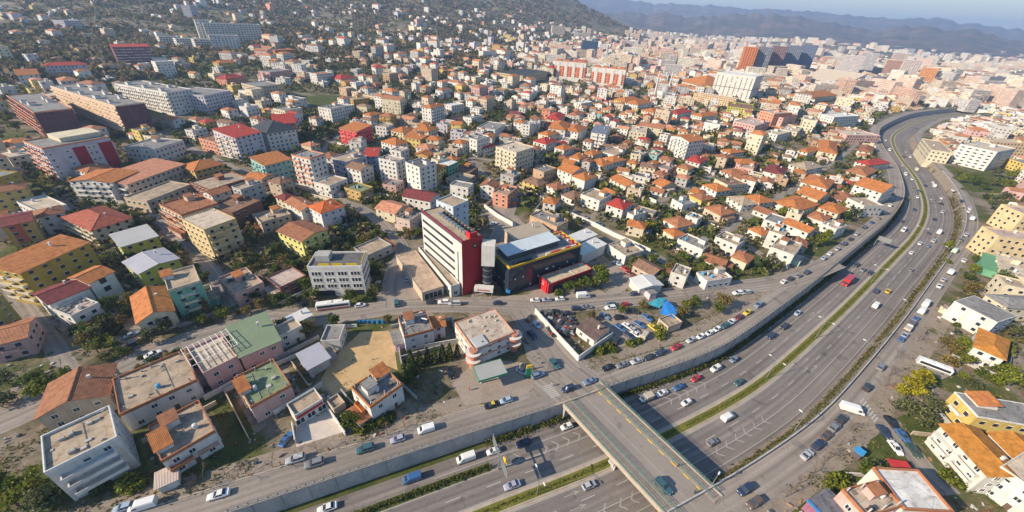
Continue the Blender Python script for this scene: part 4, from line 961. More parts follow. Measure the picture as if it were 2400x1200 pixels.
# --- right of centre, street side
hb('white low house with tan roof right of the white sheds', 'the white tan-roofed house', (1425, 575), (1466, 603), (1507, 588), 4.6, 'flat', 'white', 'tan')
hb('white round-roofed garage by the street', None, (1478, 653), (1500, 676), (1548, 663), 4, 'gable', 'white', 'white', mat='metal_sheet', rise=1, win='')
hb('brown-roofed low house behind the white garage', None, (1484, 620), (1530, 645), (1546, 626), 4, 'gable', 'beige', 'brown')
hb('small white house with mixed pink and tan roofs by the street', 'the small mixed-roof house', (1632, 641), (1657, 662), (1703, 643), 4.2, 'flat', 'white', 'pinkish')
r = hb('brown-roofed cabin inside the walled scrap yard', 'the scrap-yard cabin', (1352, 766), (1393, 797), (1428, 775), 3.4, 'shed', 'white', 'brown', rise=.5, over=.25, rcol=(.17, .115, .10))
hb('concrete shed with bare tan roof behind the blue tarpaulin', None, (1566, 769), (1598, 757), (1575, 738), 3, 'flat', 'beige', 'tan', clutter=False, win='')
# yard walls
def wall_line(label, pts, h=2.4, t=.3, col='white', name='yard_wall'):
    e = put(name, None); tag(e, label, 'wall')
    for a, b in zip(pts[:-1], pts[1:]):
        A_, B_ = at(*a, h), at(*b, h); dd = Vector((B_.x - A_.x, B_.y - A_.y, 0)); L = dd.length; n = max(1, int(L / 6))
        for k in range(n):
            mb = MB(); mb.box(0, L / n - .004, -t / 2, t / 2, -.5, h + .06 * (k % 2)); c = A_ + dd * (k / n)
            build(mb, 'wall_panel', 'plaster', e, (c.x, c.y, terrain(c.x, c.y)), math.atan2(dd.y, dd.x), col=WC[col])
wall_line('white wall around the scrap yard', [(1255, 722), (1302, 775), (1357, 834), (1437, 778)], 2.6)
wall_line('long white wall running behind the workshop towards the white garage', [(1255, 452), (1300, 476), (1345, 500), (1395, 522), (1440, 545), (1482, 563), (1526, 584)], 2.6)
wall_line('white wall of the upper lane with gardens behind', [(1468, 436), (1500, 452), (1540, 470)], 2.2)
wall_line('white wall along the lower garden lane', [(1575, 487), (1610, 500), (1640, 512), (1685, 530)], 2.2)
wall_line('white wall in the gardens below the tan-roofed white house', [(1730, 540), (1765, 552), (1800, 568)], 2.2)
wall_line('white wall on the right of the paved white yard', [(765, 950), (790, 985), (808, 1012)], 2.0)
wall_line('short white wall on the left of the paved white yard', [(683, 988), (690, 1030)], 2.0)
wall_line('white wall of the lot behind the red-fronted tower', [(1135, 478), (1165, 500), (1210, 525)], 2.6)
wall_line('pale wall between the sand lot and the hedge', [(930, 775), (937, 830), (945, 870)], 1.8, col='grey')
# --- restaurant and petrol station
r = hb('cream-roofed restaurant with orange bands and round corner balconies', 'the orange-banded restaurant', (1066, 757), (1110, 819), (1208, 782), 7.8, 'flat', 'white', 'cream', win='0123', trim='salmon', parapet=.35, name='restaurant', cat='restaurant', rcol=(.50, .42, .345), sep=True, clutter=False)
w_ = dim(r)
for i, (x, y) in enumerate(((w_.x / 2, -w_.y / 2), (w_.x / 2, w_.y / 2))):
    for z in (2.9, 6.0):
        mb = MB(); mb.cyl(0, 0, 0, .9, 2.6, 20); o = build(mb, 'round_balcony', 'plaster', r, (x, y, z), col=(.55, .20, .11))
        mb = MB(); mb.cyl(0, 0, .9, 1.0, 2.65, 20); build(mb, 'balcony_rim', 'plaster', o, col=WC['white'])
    mb = MB(); mb.cyl(0, 0, 0, 7.8, 1.5, 16); build(mb, 'corner_drum', 'plaster', r, (x, y, 0), col=(.45, .22, .15))
for z in (3.0, 6.6):
    mb = MB(); mb.box(-w_.x / 2 - .08, w_.x / 2 + .08, -w_.y / 2 - .08, w_.y / 2 + .08, 0, .5); build(mb, 'orange_band', 'plaster', r, (0, 0, z), col=(.58, .17, .06))
q = random.Random(8)
for k in range(10): mb = MB(); mb.box(-.3, .3, -.3, .3, 0, .5); build(mb, 'roof_vent', 'concrete_roof', r, (q.uniform(-.42, .42) * w_.x, q.uniform(-.42, .42) * w_.y, 7.9), col=RC['cream'])
mb = MB(); mb.box(-2.4, 2.4, -2.2, 2.2, 0, .5); build(mb, 'roof_slab', 'metal_sheet', r, (w_.x * .36, -w_.y * .3, 7.9), col=(.5, .5, .5))
hb('flat house with grey roof, orange edge and blue water tank', 'the blue-tank house', (948, 792), (1016, 774), (1010, 725), 6.8, 'flat', 'lilac', 'grey', trim='terracotta', wcol=(.62, .60, .62))
hb('little annex with red-orange tiled roof beside the blue-tank house', None, (1012, 768), (1043, 763), (1036, 744), 5.6, 'shed', 'lilac', 'orange', wcol=(.62, .60, .62))
rc_ = rect3((1122, 894), (1190, 874), (1172, 841), 5.0); e = put('petrol_canopy', None, None, (rc_[0], rc_[1], 0), rc_[4]); tag(e, 'petrol station canopy with grey roof and green edge', 'canopy'); ref('the petrol station canopy', (rc_[0], rc_[1], 5))
w, d = rc_[2], rc_[3]; mb = MB(); mb.box(-w / 2 + .12, w / 2 - .12, -d / 2 + .12, d / 2 - .12, 4.9, 5.05); build(mb, 'canopy_roof', 'metal_sheet', e, col=(.40, .40, .38))
for (x0_, x1_, y0_, y1_) in ((-w / 2, w / 2, -d / 2, -d / 2 + .12), (-w / 2, w / 2, d / 2 - .12, d / 2), (-w / 2, -w / 2 + .12, -d / 2 + .12, d / 2 - .12), (w / 2 - .12, w / 2, -d / 2 + .12, d / 2 - .12)):
    mb = MB(); mb.box(x0_, x1_, y0_, y1_, 4.4, 5.12); build(mb, 'green_fascia', 'paint', e, col=(.03, .28, .13))
for x in (-w * .3, w * .3):
    mb = MB(); mb.box(x - .25, x + .25, -.25, .25, 0, 4.9); build(mb, 'column', 'frame', e); mb = MB(); mb.box(x - .4, x + .4, 1.0, 1.6, 0, 1.7); build(mb, 'fuel_pump', 'paint', e, col=(.03, .28, .13))
FOOT.append((rc_[0], rc_[1], 6))
p = at(1238, 884); e = put('petrol_sign', None, None, (p.x, p.y, 0), .3); tag(e, 'tall green and yellow petrol station price sign at the crossing', 'sign')
mb = MB(); mb.box(-.9, .9, -.18, .18, 0, 4.3); build(mb, 'green_board', 'paint', e, col=(.02, .24, .10)); mb = MB(); mb.box(-.9, .9, -.2, .2, 4.3, 5.6); mb.prism([(-.9 + 0, -.2), (.9, -.2), (.9, .2), (-.9, .2)], 5.6, 5.61)
build(mb, 'yellow_top', 'yellow_paint', e); mb = MB(); mb.box(.92, 1.1, -.16, .16, 0, 4.6); build(mb, 'white_edge', 'frame', e)
p = at(1222, 872); e = put('advert_board', None, None, (p.x, p.y, 0), .5); tag(e, 'rounded beige advert board beside the petrol sign', 'sign'); mb = MB(); mb.box(-.8, .8, -.12, .12, 1.0, 3.6); mb.tube((0, -.12, 3.6), (0, .12, 3.6), .8, n=16); build(mb, 'board', 'kerbstone', e); mb = MB(); mb.box(-.1, .1, -.1, .1, 0, 1.0); build(mb, 'post', 'green_steel', e)
# blue tarpaulin shelter
def tarp(label, quad, h, col):
    P = [at(*q_, h) for q_ in quad]; c = sum(P, Vector()) / 4; e = put('tarpaulin_shelter', None, None, (c.x, c.y, 0)); tag(e, label, 'shelter'); mb = MB(); n = 5
    G_ = [[None] * (n + 1) for _ in range(n + 1)]
    for i in range(n + 1):
        for j in range(n + 1):
            u, v = i / n, j / n; q_ = P[0].lerp(P[1], u).lerp(P[3].lerp(P[2], u), v); sag = .5 * math.sin(u * math.pi) * math.sin(v * math.pi) - .25 * math.sin(u * 9) * math.sin(v * 7)
            G_[i][j] = (q_.x - c.x, q_.y - c.y, h + sag * .7)
    for i in range(n):
        for j in range(n): mb.face([G_[i][j], G_[i + 1][j], G_[i + 1][j + 1], G_[i][j + 1]])
    build(mb, 'sheet', 'cloth', e, col=col, smooth=True)
    for q_ in (G_[0][0], G_[n][0], G_[0][n], G_[n][n]): mb = MB(); mb.cyl(q_[0], q_[1], 0, q_[2], .06, 6); build(mb, 'pole', 'steel', e)
    FOOT.append((c.x, c.y, 5))
tarp('teal tarpaulin shelter roof in the car lot', [(1516, 712), (1546, 722), (1562, 700), (1545, 697)], 3.6, (.05, .32, .40))
tarp('bright blue tarpaulin shelter roof in the car lot', [(1546, 735), (1580, 745), (1590, 728), (1560, 700)], 3.4, (.03, .22, .60))
# row of blue bins on the street edge
for k in range(7):
    p = at(842 + k * 11, 757); e = put('blue_bin', None, None, (p.x, p.y, 0), .1 + .3 * k); e['category'] = 'bin'; e['group'] = 'blue bins by the sand lot'; e['label'] = ('leftmost', 'second from left', 'third from left', 'middle', 'fifth from left', 'sixth from left', 'rightmost')[k] + ' blue bin in the row above the sand lot'
    mb = MB(); mb.prism([(-.5, -.4), (.5, -.4), (.5, .4), (-.5, .4)], .1, 1.2); build(mb, 'body', 'paint', e, col=(.02, .22, .48)); mb = MB(); mb.box(-.55, .55, -.45, .45, 1.2, 1.32); build(mb, 'lid', 'paint', e, col=(.02, .16, .36))
# ------------------------------------------------------------------ more buildings, right side and middle distance
hb('pinkish flat-roofed house at the bottom edge right of the bridge', 'the pinkish flat house', (2028, 1212), (2113, 1188), (2066, 1125), 7.5, 'flat', 'pink', 'pinkish', trim='terracotta', rcol=(.52, .44, .36))
hb('house with broad white roof terrace at the bottom edge', 'the white terrace house', (2118, 1195), (2232, 1202), (2150, 1104), 7.5, 'flat', 'white', 'white', trim='terracotta', clutter=False)
hb('white balconied villa with large orange roof at lower right', 'the large orange-roofed villa', (2207, 997), (2316, 1114), (2366, 1078), 8, 'gable', 'white', 'orange', bal='0', rcol=(.47, .20, .035), rise=1.5)
hb('second orange-roofed villa at the right edge', None, (2320, 1016), (2405, 1100), (2450, 1062), 7.5, 'gable', 'white', 'orange', rcol=(.47, .20, .035), rise=1.5)
hb('tall white house with few windows in the bottom right corner', None, (2342, 1096), (2450, 1172), (2500, 1110), 9, 'flat', 'white', 'cream')
r = hb('yellow house with broad grey roof and white balconies at right', 'the yellow grey-roofed house', (2237, 919), (2292, 977), (2398, 947), 7.5, 'flat', 'yellow', 'grey', bal='0', trim='white', clutter=False, parapet=.2)
hut(r, -2, -4, 7.6, 5, 5, .8)
hb('white house with orange hipped roof and dark balcony windows at right', 'the right-hand orange-hipped house', (2285, 812), (2355, 842), (2402, 812), 6.5, 'hip', 'white', 'orange', bal='0', rcol=(.50, .21, .04))
hb('modern white cubic house with grey roof above the bus yard', 'the white cubic house', (2237, 706), (2338, 756), (2356, 727), 8.5, 'flat', 'white', 'grey', clutter=False, parapet=.15, gap=5)
hb('cream house with grey roof behind the white cubic one', None, (2312, 690), (2362, 720), (2412, 694), 7, 'hip', 'cream', 'grey')
hb('cream long block with stepped roofs at the right edge', 'the cream long block', (2300, 532), (2340, 556), (2386, 496), 13, 'flat', 'cream', 'pinkish', wcol=(.66, .52, .30), name='apartment_building', cat='apartment building')
hb('cream apartment block farther back at the right edge', None, (2345, 480), (2400, 505), (2440, 470), 13, 'flat', 'cream', 'pinkish', wcol=(.66, .52, .30), sep=False, **APT)
hb('low green-roofed shed on the right roadside', None, (2302, 625), (2345, 638), (2350, 615), 4, 'shed', 'green', 'green', mat='metal_sheet', win='', rcol=(.12, .30, .16))
hb('cream low building at the right edge below the cream blocks', None, (2350, 640), (2420, 660), (2430, 620), 6, 'flat', 'cream', 'cream')
r = hb('white glass-striped office building beyond the right service road', 'the white striped office', (2250, 339), (2337, 358), (2360, 345), 17, 'flat', 'white', 'cream', name='office_block', cat='office block', sep=False, ww=2.2, wh=1.0, gap=4.2)
hb('cream flat-roofed block with crimson side left of the striped office', None, (2183, 352), (2232, 360), (2240, 338), 10, 'flat', 'cream', 'tan', sep=False, **APT)
hb('peach block behind the white striped office', None, (2285, 322), (2320, 332), (2330, 312), 15, 'flat', 'cream', 'cream', sep=False, wcol=(.66, .48, .30), **APT)
hb('yellow-walled long building right of the striped office', None, (2360, 372), (2420, 392), (2440, 372), 8, 'flat', 'yellow', 'grey', sep=False)
# middle field: (p0, p1, p2, h, roof, wall, roofcolour, extra)
MID = [
 ((1307, 395), (1340, 408), (1362, 393), 9, 'gable', 'white', 'orange'), ((1361, 457), (1405, 473), (1430, 456), 6.5, 'flat', 'white', 'tan'),
 ((1316, 456), (1347, 470), (1361, 453), 4, 'hip', 'white', 'brown'), ((1422, 478), (1460, 491), (1489, 479), 6.5, 'hip', 'white', 'red'), ((1470, 500), (1485, 508), (1506, 496), 4.5, 'flat', 'white', 'grey'),
 ((1430, 418), (1467, 437), (1489, 427), 5, 'gable', 'white', 'orange'), ((1530, 427), (1552, 438), (1566, 423), 4.5, 'gable', 'beige', 'orange'), ((1250, 397), (1275, 406), (1293, 392), 7.5, 'flat', 'tan', 'grey'),
 ((1225, 423), (1262, 436), (1278, 425), 5, 'hip', 'yellow', 'brown'), ((1281, 433), (1305, 445), (1326, 432), 5, 'hip', 'white', 'rust'), ((1381, 378), (1413, 389), (1428, 378), 7, 'hip', 'white', 'orange'),
 ((1413, 370), (1437, 380), (1457, 370), 7, 'hip', 'white', 'orange'), ((1405, 356), (1440, 366), (1455, 350), 4, 'flat', 'white', 'tan'), ((1475, 309), (1515, 314), (1535, 301), 9, 'flat', 'cream', 'cream'),
 ((1608, 375), (1640, 383), (1661, 373), 6, 'hip', 'white', 'red'), ((1670, 363), (1690, 371), (1706, 361), 5, 'hip', 'cream', 'rust'), ((1690, 351), (1712, 359), (1726, 349), 5, 'hip', 'white', 'orange'),
 ((1717, 373), (1735, 383), (1753, 371), 5.5, 'hip', 'pink', 'orange'), ((1735, 393), (1765, 399), (1786, 385), 4.5, 'flat', 'pink', 'tan'), ((1688, 399), (1715, 411), (1733, 399), 5, 'hip', 'white', 'terracotta'),
 ((1647, 433), (1680, 449), (1700, 438), 6, 'hip', 'white', 'orange'), ((1675, 421), (1705, 436), (1725, 420), 7, 'flat', 'cream', 'brown'), ((1617, 456), (1645, 470), (1667, 460), 4.5, 'hip', 'yellow', 'rust'),
 ((1575, 468), (1600, 482), (1618, 470), 4.5, 'flat', 'white', 'grey'), ((1556, 514), (1588, 533), (1619, 520), 4.8, 'hip', 'white', 'terracotta'), ((1556, 539), (1580, 554), (1600, 545), 4.5, 'hip', 'cream', 'orange'),
 ((1588, 562), (1647, 588), (1668, 574), 4.5, 'flat', 'white', 'grey'), ((1676, 557), (1727, 578), (1745, 562), 6.8, 'flat', 'white', 'tan'), ((1705, 461), (1740, 481), (1758, 468), 5, 'hip', 'white', 'tan'),
 ((1745, 459), (1780, 476), (1793, 462), 6, 'hip', 'white', 'orange'), ((1652, 486), (1690, 505), (1711, 491), 4.5, 'hip', 'beige', 'terracotta'), ((1755, 536), (1785, 551), (1801, 540), 4.5, 'hip', 'white', 'orange'),
 ((1715, 601), (1750, 616), (1771, 602), 4.5, 'hip', 'cream', 'terracotta'), ((2003, 432), (2068, 452), (2083, 436), 9, 'gable', 'white', 'orange'), ((1878, 426), (1938, 442), (1961, 425), 7, 'hip', 'white', 'orange'),
 ((1868, 451), (1918, 468), (1933, 452), 6, 'gable', 'cream', 'orange'), ((1813, 472), (1868, 494), (1909, 475), 5, 'hip', 'white', 'orange'), ((1920, 486), (1965, 501), (1978, 485), 6, 'hip', 'cream', 'orange'),
 ((1893, 506), (1930, 519), (1946, 506), 4.5, 'hip', 'white', 'terracotta'), ((1985, 466), (2025, 485), (2041, 470), 7, 'flat', 'white', 'tan'), ((1925, 526), (1960, 540), (1976, 527), 6, 'flat', 'white', 'pinkish'),
 ((1835, 521), (1895, 545), (1908, 534), 6.5, 'gable', 'white', 'orange'), ((1790, 516), (1835, 531), (1851, 515), 5.5, 'flat', 'white', 'grey'), ((1805, 581), (1860, 601), (1886, 576), 7, 'flat', 'white', 'tan'),
 ((1918, 353), (1962, 361), (1991, 340), 6.5, 'hip', 'cream', 'orange'), ((1870, 352), (1893, 358), (1910, 346), 5, 'hip', 'white', 'orange'), ((1790, 400), (1830, 410), (1848, 395), 6, 'hip', 'white', 'maroon'),
 ((1850, 385), (1890, 398), (1905, 383), 5.5, 'hip', 'white', 'tan'), ((2010, 352), (2040, 358), (2048, 345), 5, 'hip', 'white', 'rust'), ((2005, 378), (2038, 388), (2046, 370), 5, 'hip', 'white', 'red'),
 ((1985, 400), (2030, 412), (2045, 396), 5, 'hip', 'beige', 'terracotta'), ((1250, 330), (1280, 338), (1295, 326), 7, 'hip', 'white', 'red'), ((1262, 312), (1285, 318), (1300, 308), 7, 'hip', 'cream', 'orange'),
 ((1285, 300), (1325, 305), (1335, 288), 10, 'hip', 'white', 'orange'), ((1322, 304), (1355, 310), (1368, 296), 9, 'hip', 'white', 'orange'), ((1300, 345), (1322, 352), (1335, 342), 7, 'hip', 'white', 'orange'),
 ((1335, 368), (1358, 374), (1372, 362), 7, 'hip', 'white', 'orange'), ((1370, 358), (1390, 364), (1405, 354), 6, 'hip', 'cream', 'orange'), ((1512, 362), (1540, 368), (1552, 356), 5, 'flat', 'teal', 'tan'),
 ((1538, 392), (1565, 400), (1580, 388), 5, 'flat', 'pink', 'grey'), ((1280, 278), (1312, 282), (1325, 268), 8, 'hip', 'cream', 'red'), ((1330, 268), (1352, 272), (1362, 262), 7, 'hip', 'white', 'terracotta'),
 ((1720, 285), (1770, 296), (1785, 282), 10, 'flat', 'pink', 'pinkish'), ((1782, 260), (1815, 268), (1825, 258), 16, 'flat', 'salmon', 'pinkish'), ((1806, 272), (1836, 278), (1842, 264), 12, 'flat', 'pink', 'rust'),
 ((1788, 310), (1822, 318), (1832, 305), 8, 'flat', 'white', 'cream'), ((1830, 305), (1868, 312), (1880, 298), 8, 'flat', 'cream', 'cream'), ((1920, 268), (1955, 276), (1968, 262), 12, 'flat', 'white', 'white'),
 ((1945, 305), (1985, 318), (1998, 300), 8, 'flat', 'pink', 'cream'), ((1705, 250), (1765, 258), (1780, 248), 9, 'flat', 'lime', 'brown'),
 ((1100, 325), (1118, 330), (1135, 318), 13, 'flat', 'white', 'grey'), ((1118, 300), (1160, 306), (1190, 292), 9, 'flat', 'white', 'grey'), ((1085, 275), (1105, 279), (1115, 268), 7, 'flat', 'white', 'grey'),
 ((1040, 245), (1058, 250), (1070, 240), 9, 'flat', 'white', 'white'), ((915, 305), (945, 311), (955, 298), 7, 'hip', 'cream', 'orange'), ((968, 302), (1004, 308), (1016, 297), 9, 'hip', 'cream', 'orange'),
 ((850, 268), (868, 272), (880, 262), 7, 'hip', 'white', 'orange'), ((1115, 342), (1135, 348), (1150, 336), 6, 'hip', 'white', 'red'), ((1155, 452), (1190, 460), (1222, 442), 8, 'flat', 'salmon', 'tan'),
 ((1045, 420), (1085, 430), (1118, 415), 5, 'flat', 'beige', 'tan'), ((1060, 400), (1100, 408), (1125, 395), 5, 'flat', 'brown', 'brown'),
 ((1345, 240), (1362, 244), (1372, 236), 8, 'flat', 'white', 'white'), ((1440, 232), (1465, 238), (1480, 228), 9, 'hip', 'yellow', 'orange'), ((1465, 240), (1495, 246), (1505, 234), 8, 'hip', 'white', 'orange'),
 ((1504, 258), (1532, 264), (1542, 252), 9, 'hip', 'cream', 'orange'), ((1560, 262), (1588, 268), (1600, 256), 8, 'hip', 'white', 'red'), ((1620, 268), (1645, 274), (1656, 262), 7, 'hip', 'white', 'orange'),
 ((640, 255), (668, 262), (690, 250), 10, 'flat', 'cream', 'grey'), ((745, 252), (775, 258), (800, 244), 12, 'flat', 'white', 'grey'), ((725, 172), (742, 176), (766, 168), 12, 'flat', 'white', 'orange'),
 ((565, 195), (600, 206), (625, 190), 13, 'flat', 'beige', 'grey'), ((605, 168), (632, 172), (655, 160), 9, 'flat', 'pink', 'grey'), ((770, 182), (800, 188), (818, 178), 6, 'hip', 'white', 'red'),
 ((870, 155), (880, 160), (893, 153), 10, 'hip', 'white', 'red'), ((810, 230), (828, 236), (850, 225), 8, 'flat', 'ochre', 'tan'), ((850, 222), (880, 230), (902, 220), 8, 'flat', 'cream', 'tan'),
 ((505, 182), (530, 186), (555, 176), 8, 'hip', 'salmon', 'red'), ((498, 145), (512, 149), (535, 140), 7, 'hip', 'yellow', 'orange'), ((622, 118), (645, 122), (660, 110), 11, 'flat', 'orange', 'rust'),
 ((40, 178), (92, 176), (85, 166), 9, 'gable', 'white', 'orange'),
 ((22, 232), (60, 238), (100, 205), 10, 'flat', 'white', 'cream'), ((40, 475), (92, 500), (142, 475), 7, 'flat', 'white', 'cream'), ((-40, 430), (45, 405), (20, 372), 14, 'flat', 'mustard', 'grey'),
 ((-10, 360), (20, 372), (40, 345), 8, 'flat', 'cream', 'cream'), ((170, 395), (205, 405), (240, 385), 8, 'hip', 'white', 'terracotta'), ((290, 345), (360, 352), (430, 330), 10, 'flat', 'white', 'grey'),
 ((465, 325), (505, 335), (535, 318), 9, 'flat', 'salmon', 'brown'), ((230, 440), (262, 450), (285, 435), 6, 'flat', 'white', 'terracotta'),
]
for a in MID: hb(None, None, *a[:7], sep=False, group='houses of the old quarter')
hb('white square house with pyramid orange roof above the long white wall', 'the white pyramid-roofed house', (1341, 412), (1371, 423), (1393, 411), 8.5, 'hip', 'white', 'orange', sep=False, win='')
hb('tall balconied white tower with orange gable roof in the old quarter', 'the balconied orange-gabled tower', (1573, 318), (1615, 332), (1638, 322), 16, 'gable', 'white', 'orange', sep=False, bal='0', balw=2.6, ridge='d', rise=2, **APT)
hb('white five-storey house with blue-grey sloping roof', 'the blue-grey roofed house', (1386, 309), (1420, 314), (1435, 304), 13, 'shed', 'white', 'slate', sep=False, bal='0', rcol=(.16, .19, .26), **APT)
hb('white and cream five-storey block with green awnings', 'the cream green-awning block', (1162, 345), (1210, 360), (1240, 343), 16, 'flat', 'cream', 'cream', sep=False, bal='0', trim='cream', **APT)
hb('slim white tower with red corner stripes and orange roof', 'the red-striped slim tower', (988, 250), (1010, 254), (1038, 245), 18, 'hip', 'white', 'orange', sep=False, bal='1', **APT)
# --- landmarks farther out
def far(label, refp, p0, p1, p2, h, wall, rc='grey', **k): return hb(label, refp, p0, p1, p2, h, k.pop('roof', 'flat'), wall, rc, sep=False, clutter=False, **k)
def far2(label, refp, xl, xr, yb, yt, depth, yaw, wall, rc='grey', roof='flat', **k):
    """far block from its base line, its top and a depth in metres"""
    p = at((xl + xr) / 2, yb); m = (p - CAMP).dot(_f) / FPX; w = (xr - xl) * m; h = (yb - yt) * m * 1.05
    az = math.atan2(-p.x, p.y) + math.radians(yaw); c = Vector((p.x, p.y, 0)) + Vector((-math.sin(az), math.cos(az), 0)) * depth / 2
    k.setdefault('win', '0123'); fl = k.pop('fl', None)
    return house((c.x, c.y, w, depth, az), h, roof, wall, rc, fl=fl, label=label, refp=refp, sep=False, clutter=False, **k)
for i, (xa, xb) in enumerate(((1296, 1368), (1382, 1458))):
    r = far2(('left' if i == 0 else 'right') + '-hand one of two salmon apartment blocks with white upper floors', 'the %s salmon block' % ('left' if i == 0 else 'right'), xa, xb, 190 + i * 16, 152 + i * 15, 16, -9, 'salmon', 'rust', wcol=(.62, .21, .11), gap=4.5, ww=1.8, **APT)
    w_ = dim(r); H_ = w_.z
    for (z0_, z1_) in ((0, H_ * .22), (H_ * .76, H_ + .2)): mb = MB(); mb.box(-w_.x / 2 - .12, w_.x / 2 + .12, -w_.y / 2 - .12, w_.y / 2 + .12, z0_, z1_); build(mb, 'white_floors', 'plaster', r, col=WC['white'])
    for k in range(4): mb = MB(); mb.box(-2.5, 2.5, -.5, .1, 3, H_ - 1); build(mb, 'bay', 'plaster', r, ((k - 1.5) * w_.x / 4, -w_.y / 2, 0), col=WC['white'])
    for k in range(4): mb = MB(); mb.box(-4, 4, -3, 3, 0, 3); build(mb, 'penthouse', 'tile', r, ((k - 1.5) * w_.x / 4, 0, H_ + .1), col=RC['orange'])
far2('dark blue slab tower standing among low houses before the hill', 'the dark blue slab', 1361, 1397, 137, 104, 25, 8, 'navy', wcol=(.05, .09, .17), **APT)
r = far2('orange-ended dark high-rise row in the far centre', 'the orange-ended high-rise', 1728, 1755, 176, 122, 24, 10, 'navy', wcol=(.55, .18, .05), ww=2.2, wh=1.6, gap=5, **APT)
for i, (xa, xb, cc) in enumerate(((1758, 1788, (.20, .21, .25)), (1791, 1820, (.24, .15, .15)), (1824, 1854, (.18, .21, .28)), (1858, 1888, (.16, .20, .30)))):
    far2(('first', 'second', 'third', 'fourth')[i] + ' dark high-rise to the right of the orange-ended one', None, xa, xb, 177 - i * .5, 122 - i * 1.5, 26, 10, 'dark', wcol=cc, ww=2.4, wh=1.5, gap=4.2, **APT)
r = far2('white angular cube block with scattered slot windows', 'the white cube block', 1664, 1748, 233, 183, 45, -14, 'white', 'white', ww=1.2, wh=2.2, gap=6.5, **APT)
w_ = dim(r); mb = MB(); mb.box(-w_.x / 2 - .1, w_.x / 2 + .1, -w_.y / 2 - .1, w_.y / 2 + .1, w_.z * .48, w_.z * .5); build(mb, 'dark_joint', 'dark', r)  # thin dark band round all walls at mid height
far2('long low tan school building before the white cube', 'the long tan building', 1622, 1716, 244, 228, 16, -14, 'tan', 'cream', wcol=(.60, .44, .27))
far2('pale grey high-rise with regular window grid', 'the grey grid high-rise', 1952, 1998, 183, 139, 22, 0, 'grey', wcol=(.52, .48, .48), ww=1.8, wh=1.5, gap=3.4, **APT)
far2('dark-topped high-rise touching the grey grid one', None, 1999, 2030, 182, 134, 24, 0, 'grey', wcol=(.40, .39, .41), ww=1.8, wh=1.5, gap=3.4, **APT)
far2('white and brown high-rise with white top', None, 2060, 2088, 190, 150, 20, 0, 'brown', wcol=(.34, .21, .17), ww=2, gap=4, **APT)
far2('white-framed brown high-rise, slimmer of the pair', None, 2098, 2130, 195, 150, 20, 0, 'white', wcol=(.52, .45, .42), ww=2.6, wh=1.6, gap=4, **APT)
far2('orange brick high-rise before a pale apartment row', 'the orange brick high-rise', 2138, 2166, 212, 168, 20, 0, 'orange', wcol=(.58, .26, .10), ww=2, gap=4, **APT)
far('broad low hall with pale rounded roof beyond the high-rises', None, (1880, 182), (1980, 198), (1996, 188), 9, 'white', 'cream', roof='gable', win='')
far('orange-roofed school with arcaded front beyond the old quarter', None, (1845, 222), (1890, 230), (1915, 215), 9, 'cream', 'orange', roof='hip')
far('orange-hipped long building near the twin minarets', None, (1590, 188), (1650, 202), (1668, 190), 8, 'cream', 'orange', roof='hip')
r = far2('white hotel complex with arcades high on the left hillside', 'the white hillside hotel', 502, 612, 102, 66, 26, 4, 'white', 'grey', gap=5, ww=2.2, bal='0', **APT)
far2('taller stair block at the left end of the hillside hotel', None, 476, 503, 100, 58, 20, 4, 'white', 'grey', gap=5, ww=2.0, **APT)
for i, (xa, xb, yb, yt) in enumerate(((384, 424, 108, 90), (424, 466, 114, 95), (466, 506, 118, 97))): far2(('lowest', 'middle', 'uppermost')[i] + ' white terrace wing stepping down left of the hillside hotel', None, xa, xb, yb, yt, 14, 16, 'white', 'cream', gap=4, ww=2.2, bal='0', **APT)
far2('arched white front block below the hillside hotel', None, 506, 562, 118, 90, 16, 4, 'white', 'cream', gap=5, ww=2.4, **APT)
far2('maroon striped block with red roof on the left hillside', 'the maroon striped block', 294, 360, 156, 118, 16, 6, 'plum', 'red', roof='shed', bal='0', trim='lilac', wcol=(.24, .10, .11), **APT)
far2('lilac villa with red hipped roof above the plum blocks', None, 136, 204, 184, 158, 14, -4, 'lilac', 'red', roof='hip', bal='0')
far('lilac tower standing alone on the dark left hill', None, (424, 14), (444, 16), (448, 11), 24, 'lilac', 'grey', **APT)
far('pale tilted-looking house on the far left hillside', None, (150, 52), (190, 52), (195, 44), 14, 'lilac', 'grey', **APT)
far('brown glass-roofed market hall left of the salmon blocks', None, (1165, 168), (1225, 180), (1268, 166), 10, 'tan', 'slate', wcol=(.50, .40, .26))
# mosque
p = at(1555, 232); e = put('mosque', None, None, (p.x, p.y, 0), .2); tag(e, 'small white mosque with dome and two slender minarets', 'mosque'); ref('the mosque', (p.x, p.y, 10))
mb = MB(); mb.box(-9, 9, -9, 9, 0, 11); build(mb, 'prayer_hall', 'plaster', e, col=WC['white']); mb = MB(); mb.cyl(0, 0, 11, 13, 6, 16)
for k in range(5): a0, a1 = k * math.pi / 10, (k + 1) * math.pi / 10; mb.cyl(0, 0, 13 + 6 * math.sin(a0), 13 + 6 * math.sin(a1), 6 * math.cos(a0), 16, 0, max(.05, 6 * math.cos(a1)))
build(mb, 'dome', 'plaster', e, col=WC['grey'], smooth=True)
for x in (-12, 9.5):
    mb = MB(); mb.cyl(x, 8, 0, 26, 1.2, 10); mb.cyl(x, 8, 26, 27, 1.9, 10); mb.cyl(x, 8, 27, 33, .9, 10); mb.cyl(x, 8, 33, 40, .9, 10, 0, .05); build(mb, 'minaret', 'plaster', e, col=WC['white'])
for sd in range(4):
    L, brz, T = side_xf(sd, 18, 18)
    for k in range(4): x, y = T((k - 1.5) * 4); put('window', WIN[0], e, (x, y, 3), brz, scale=(1.6, 1, 4))
FOOT.append((p.x, p.y, 16))
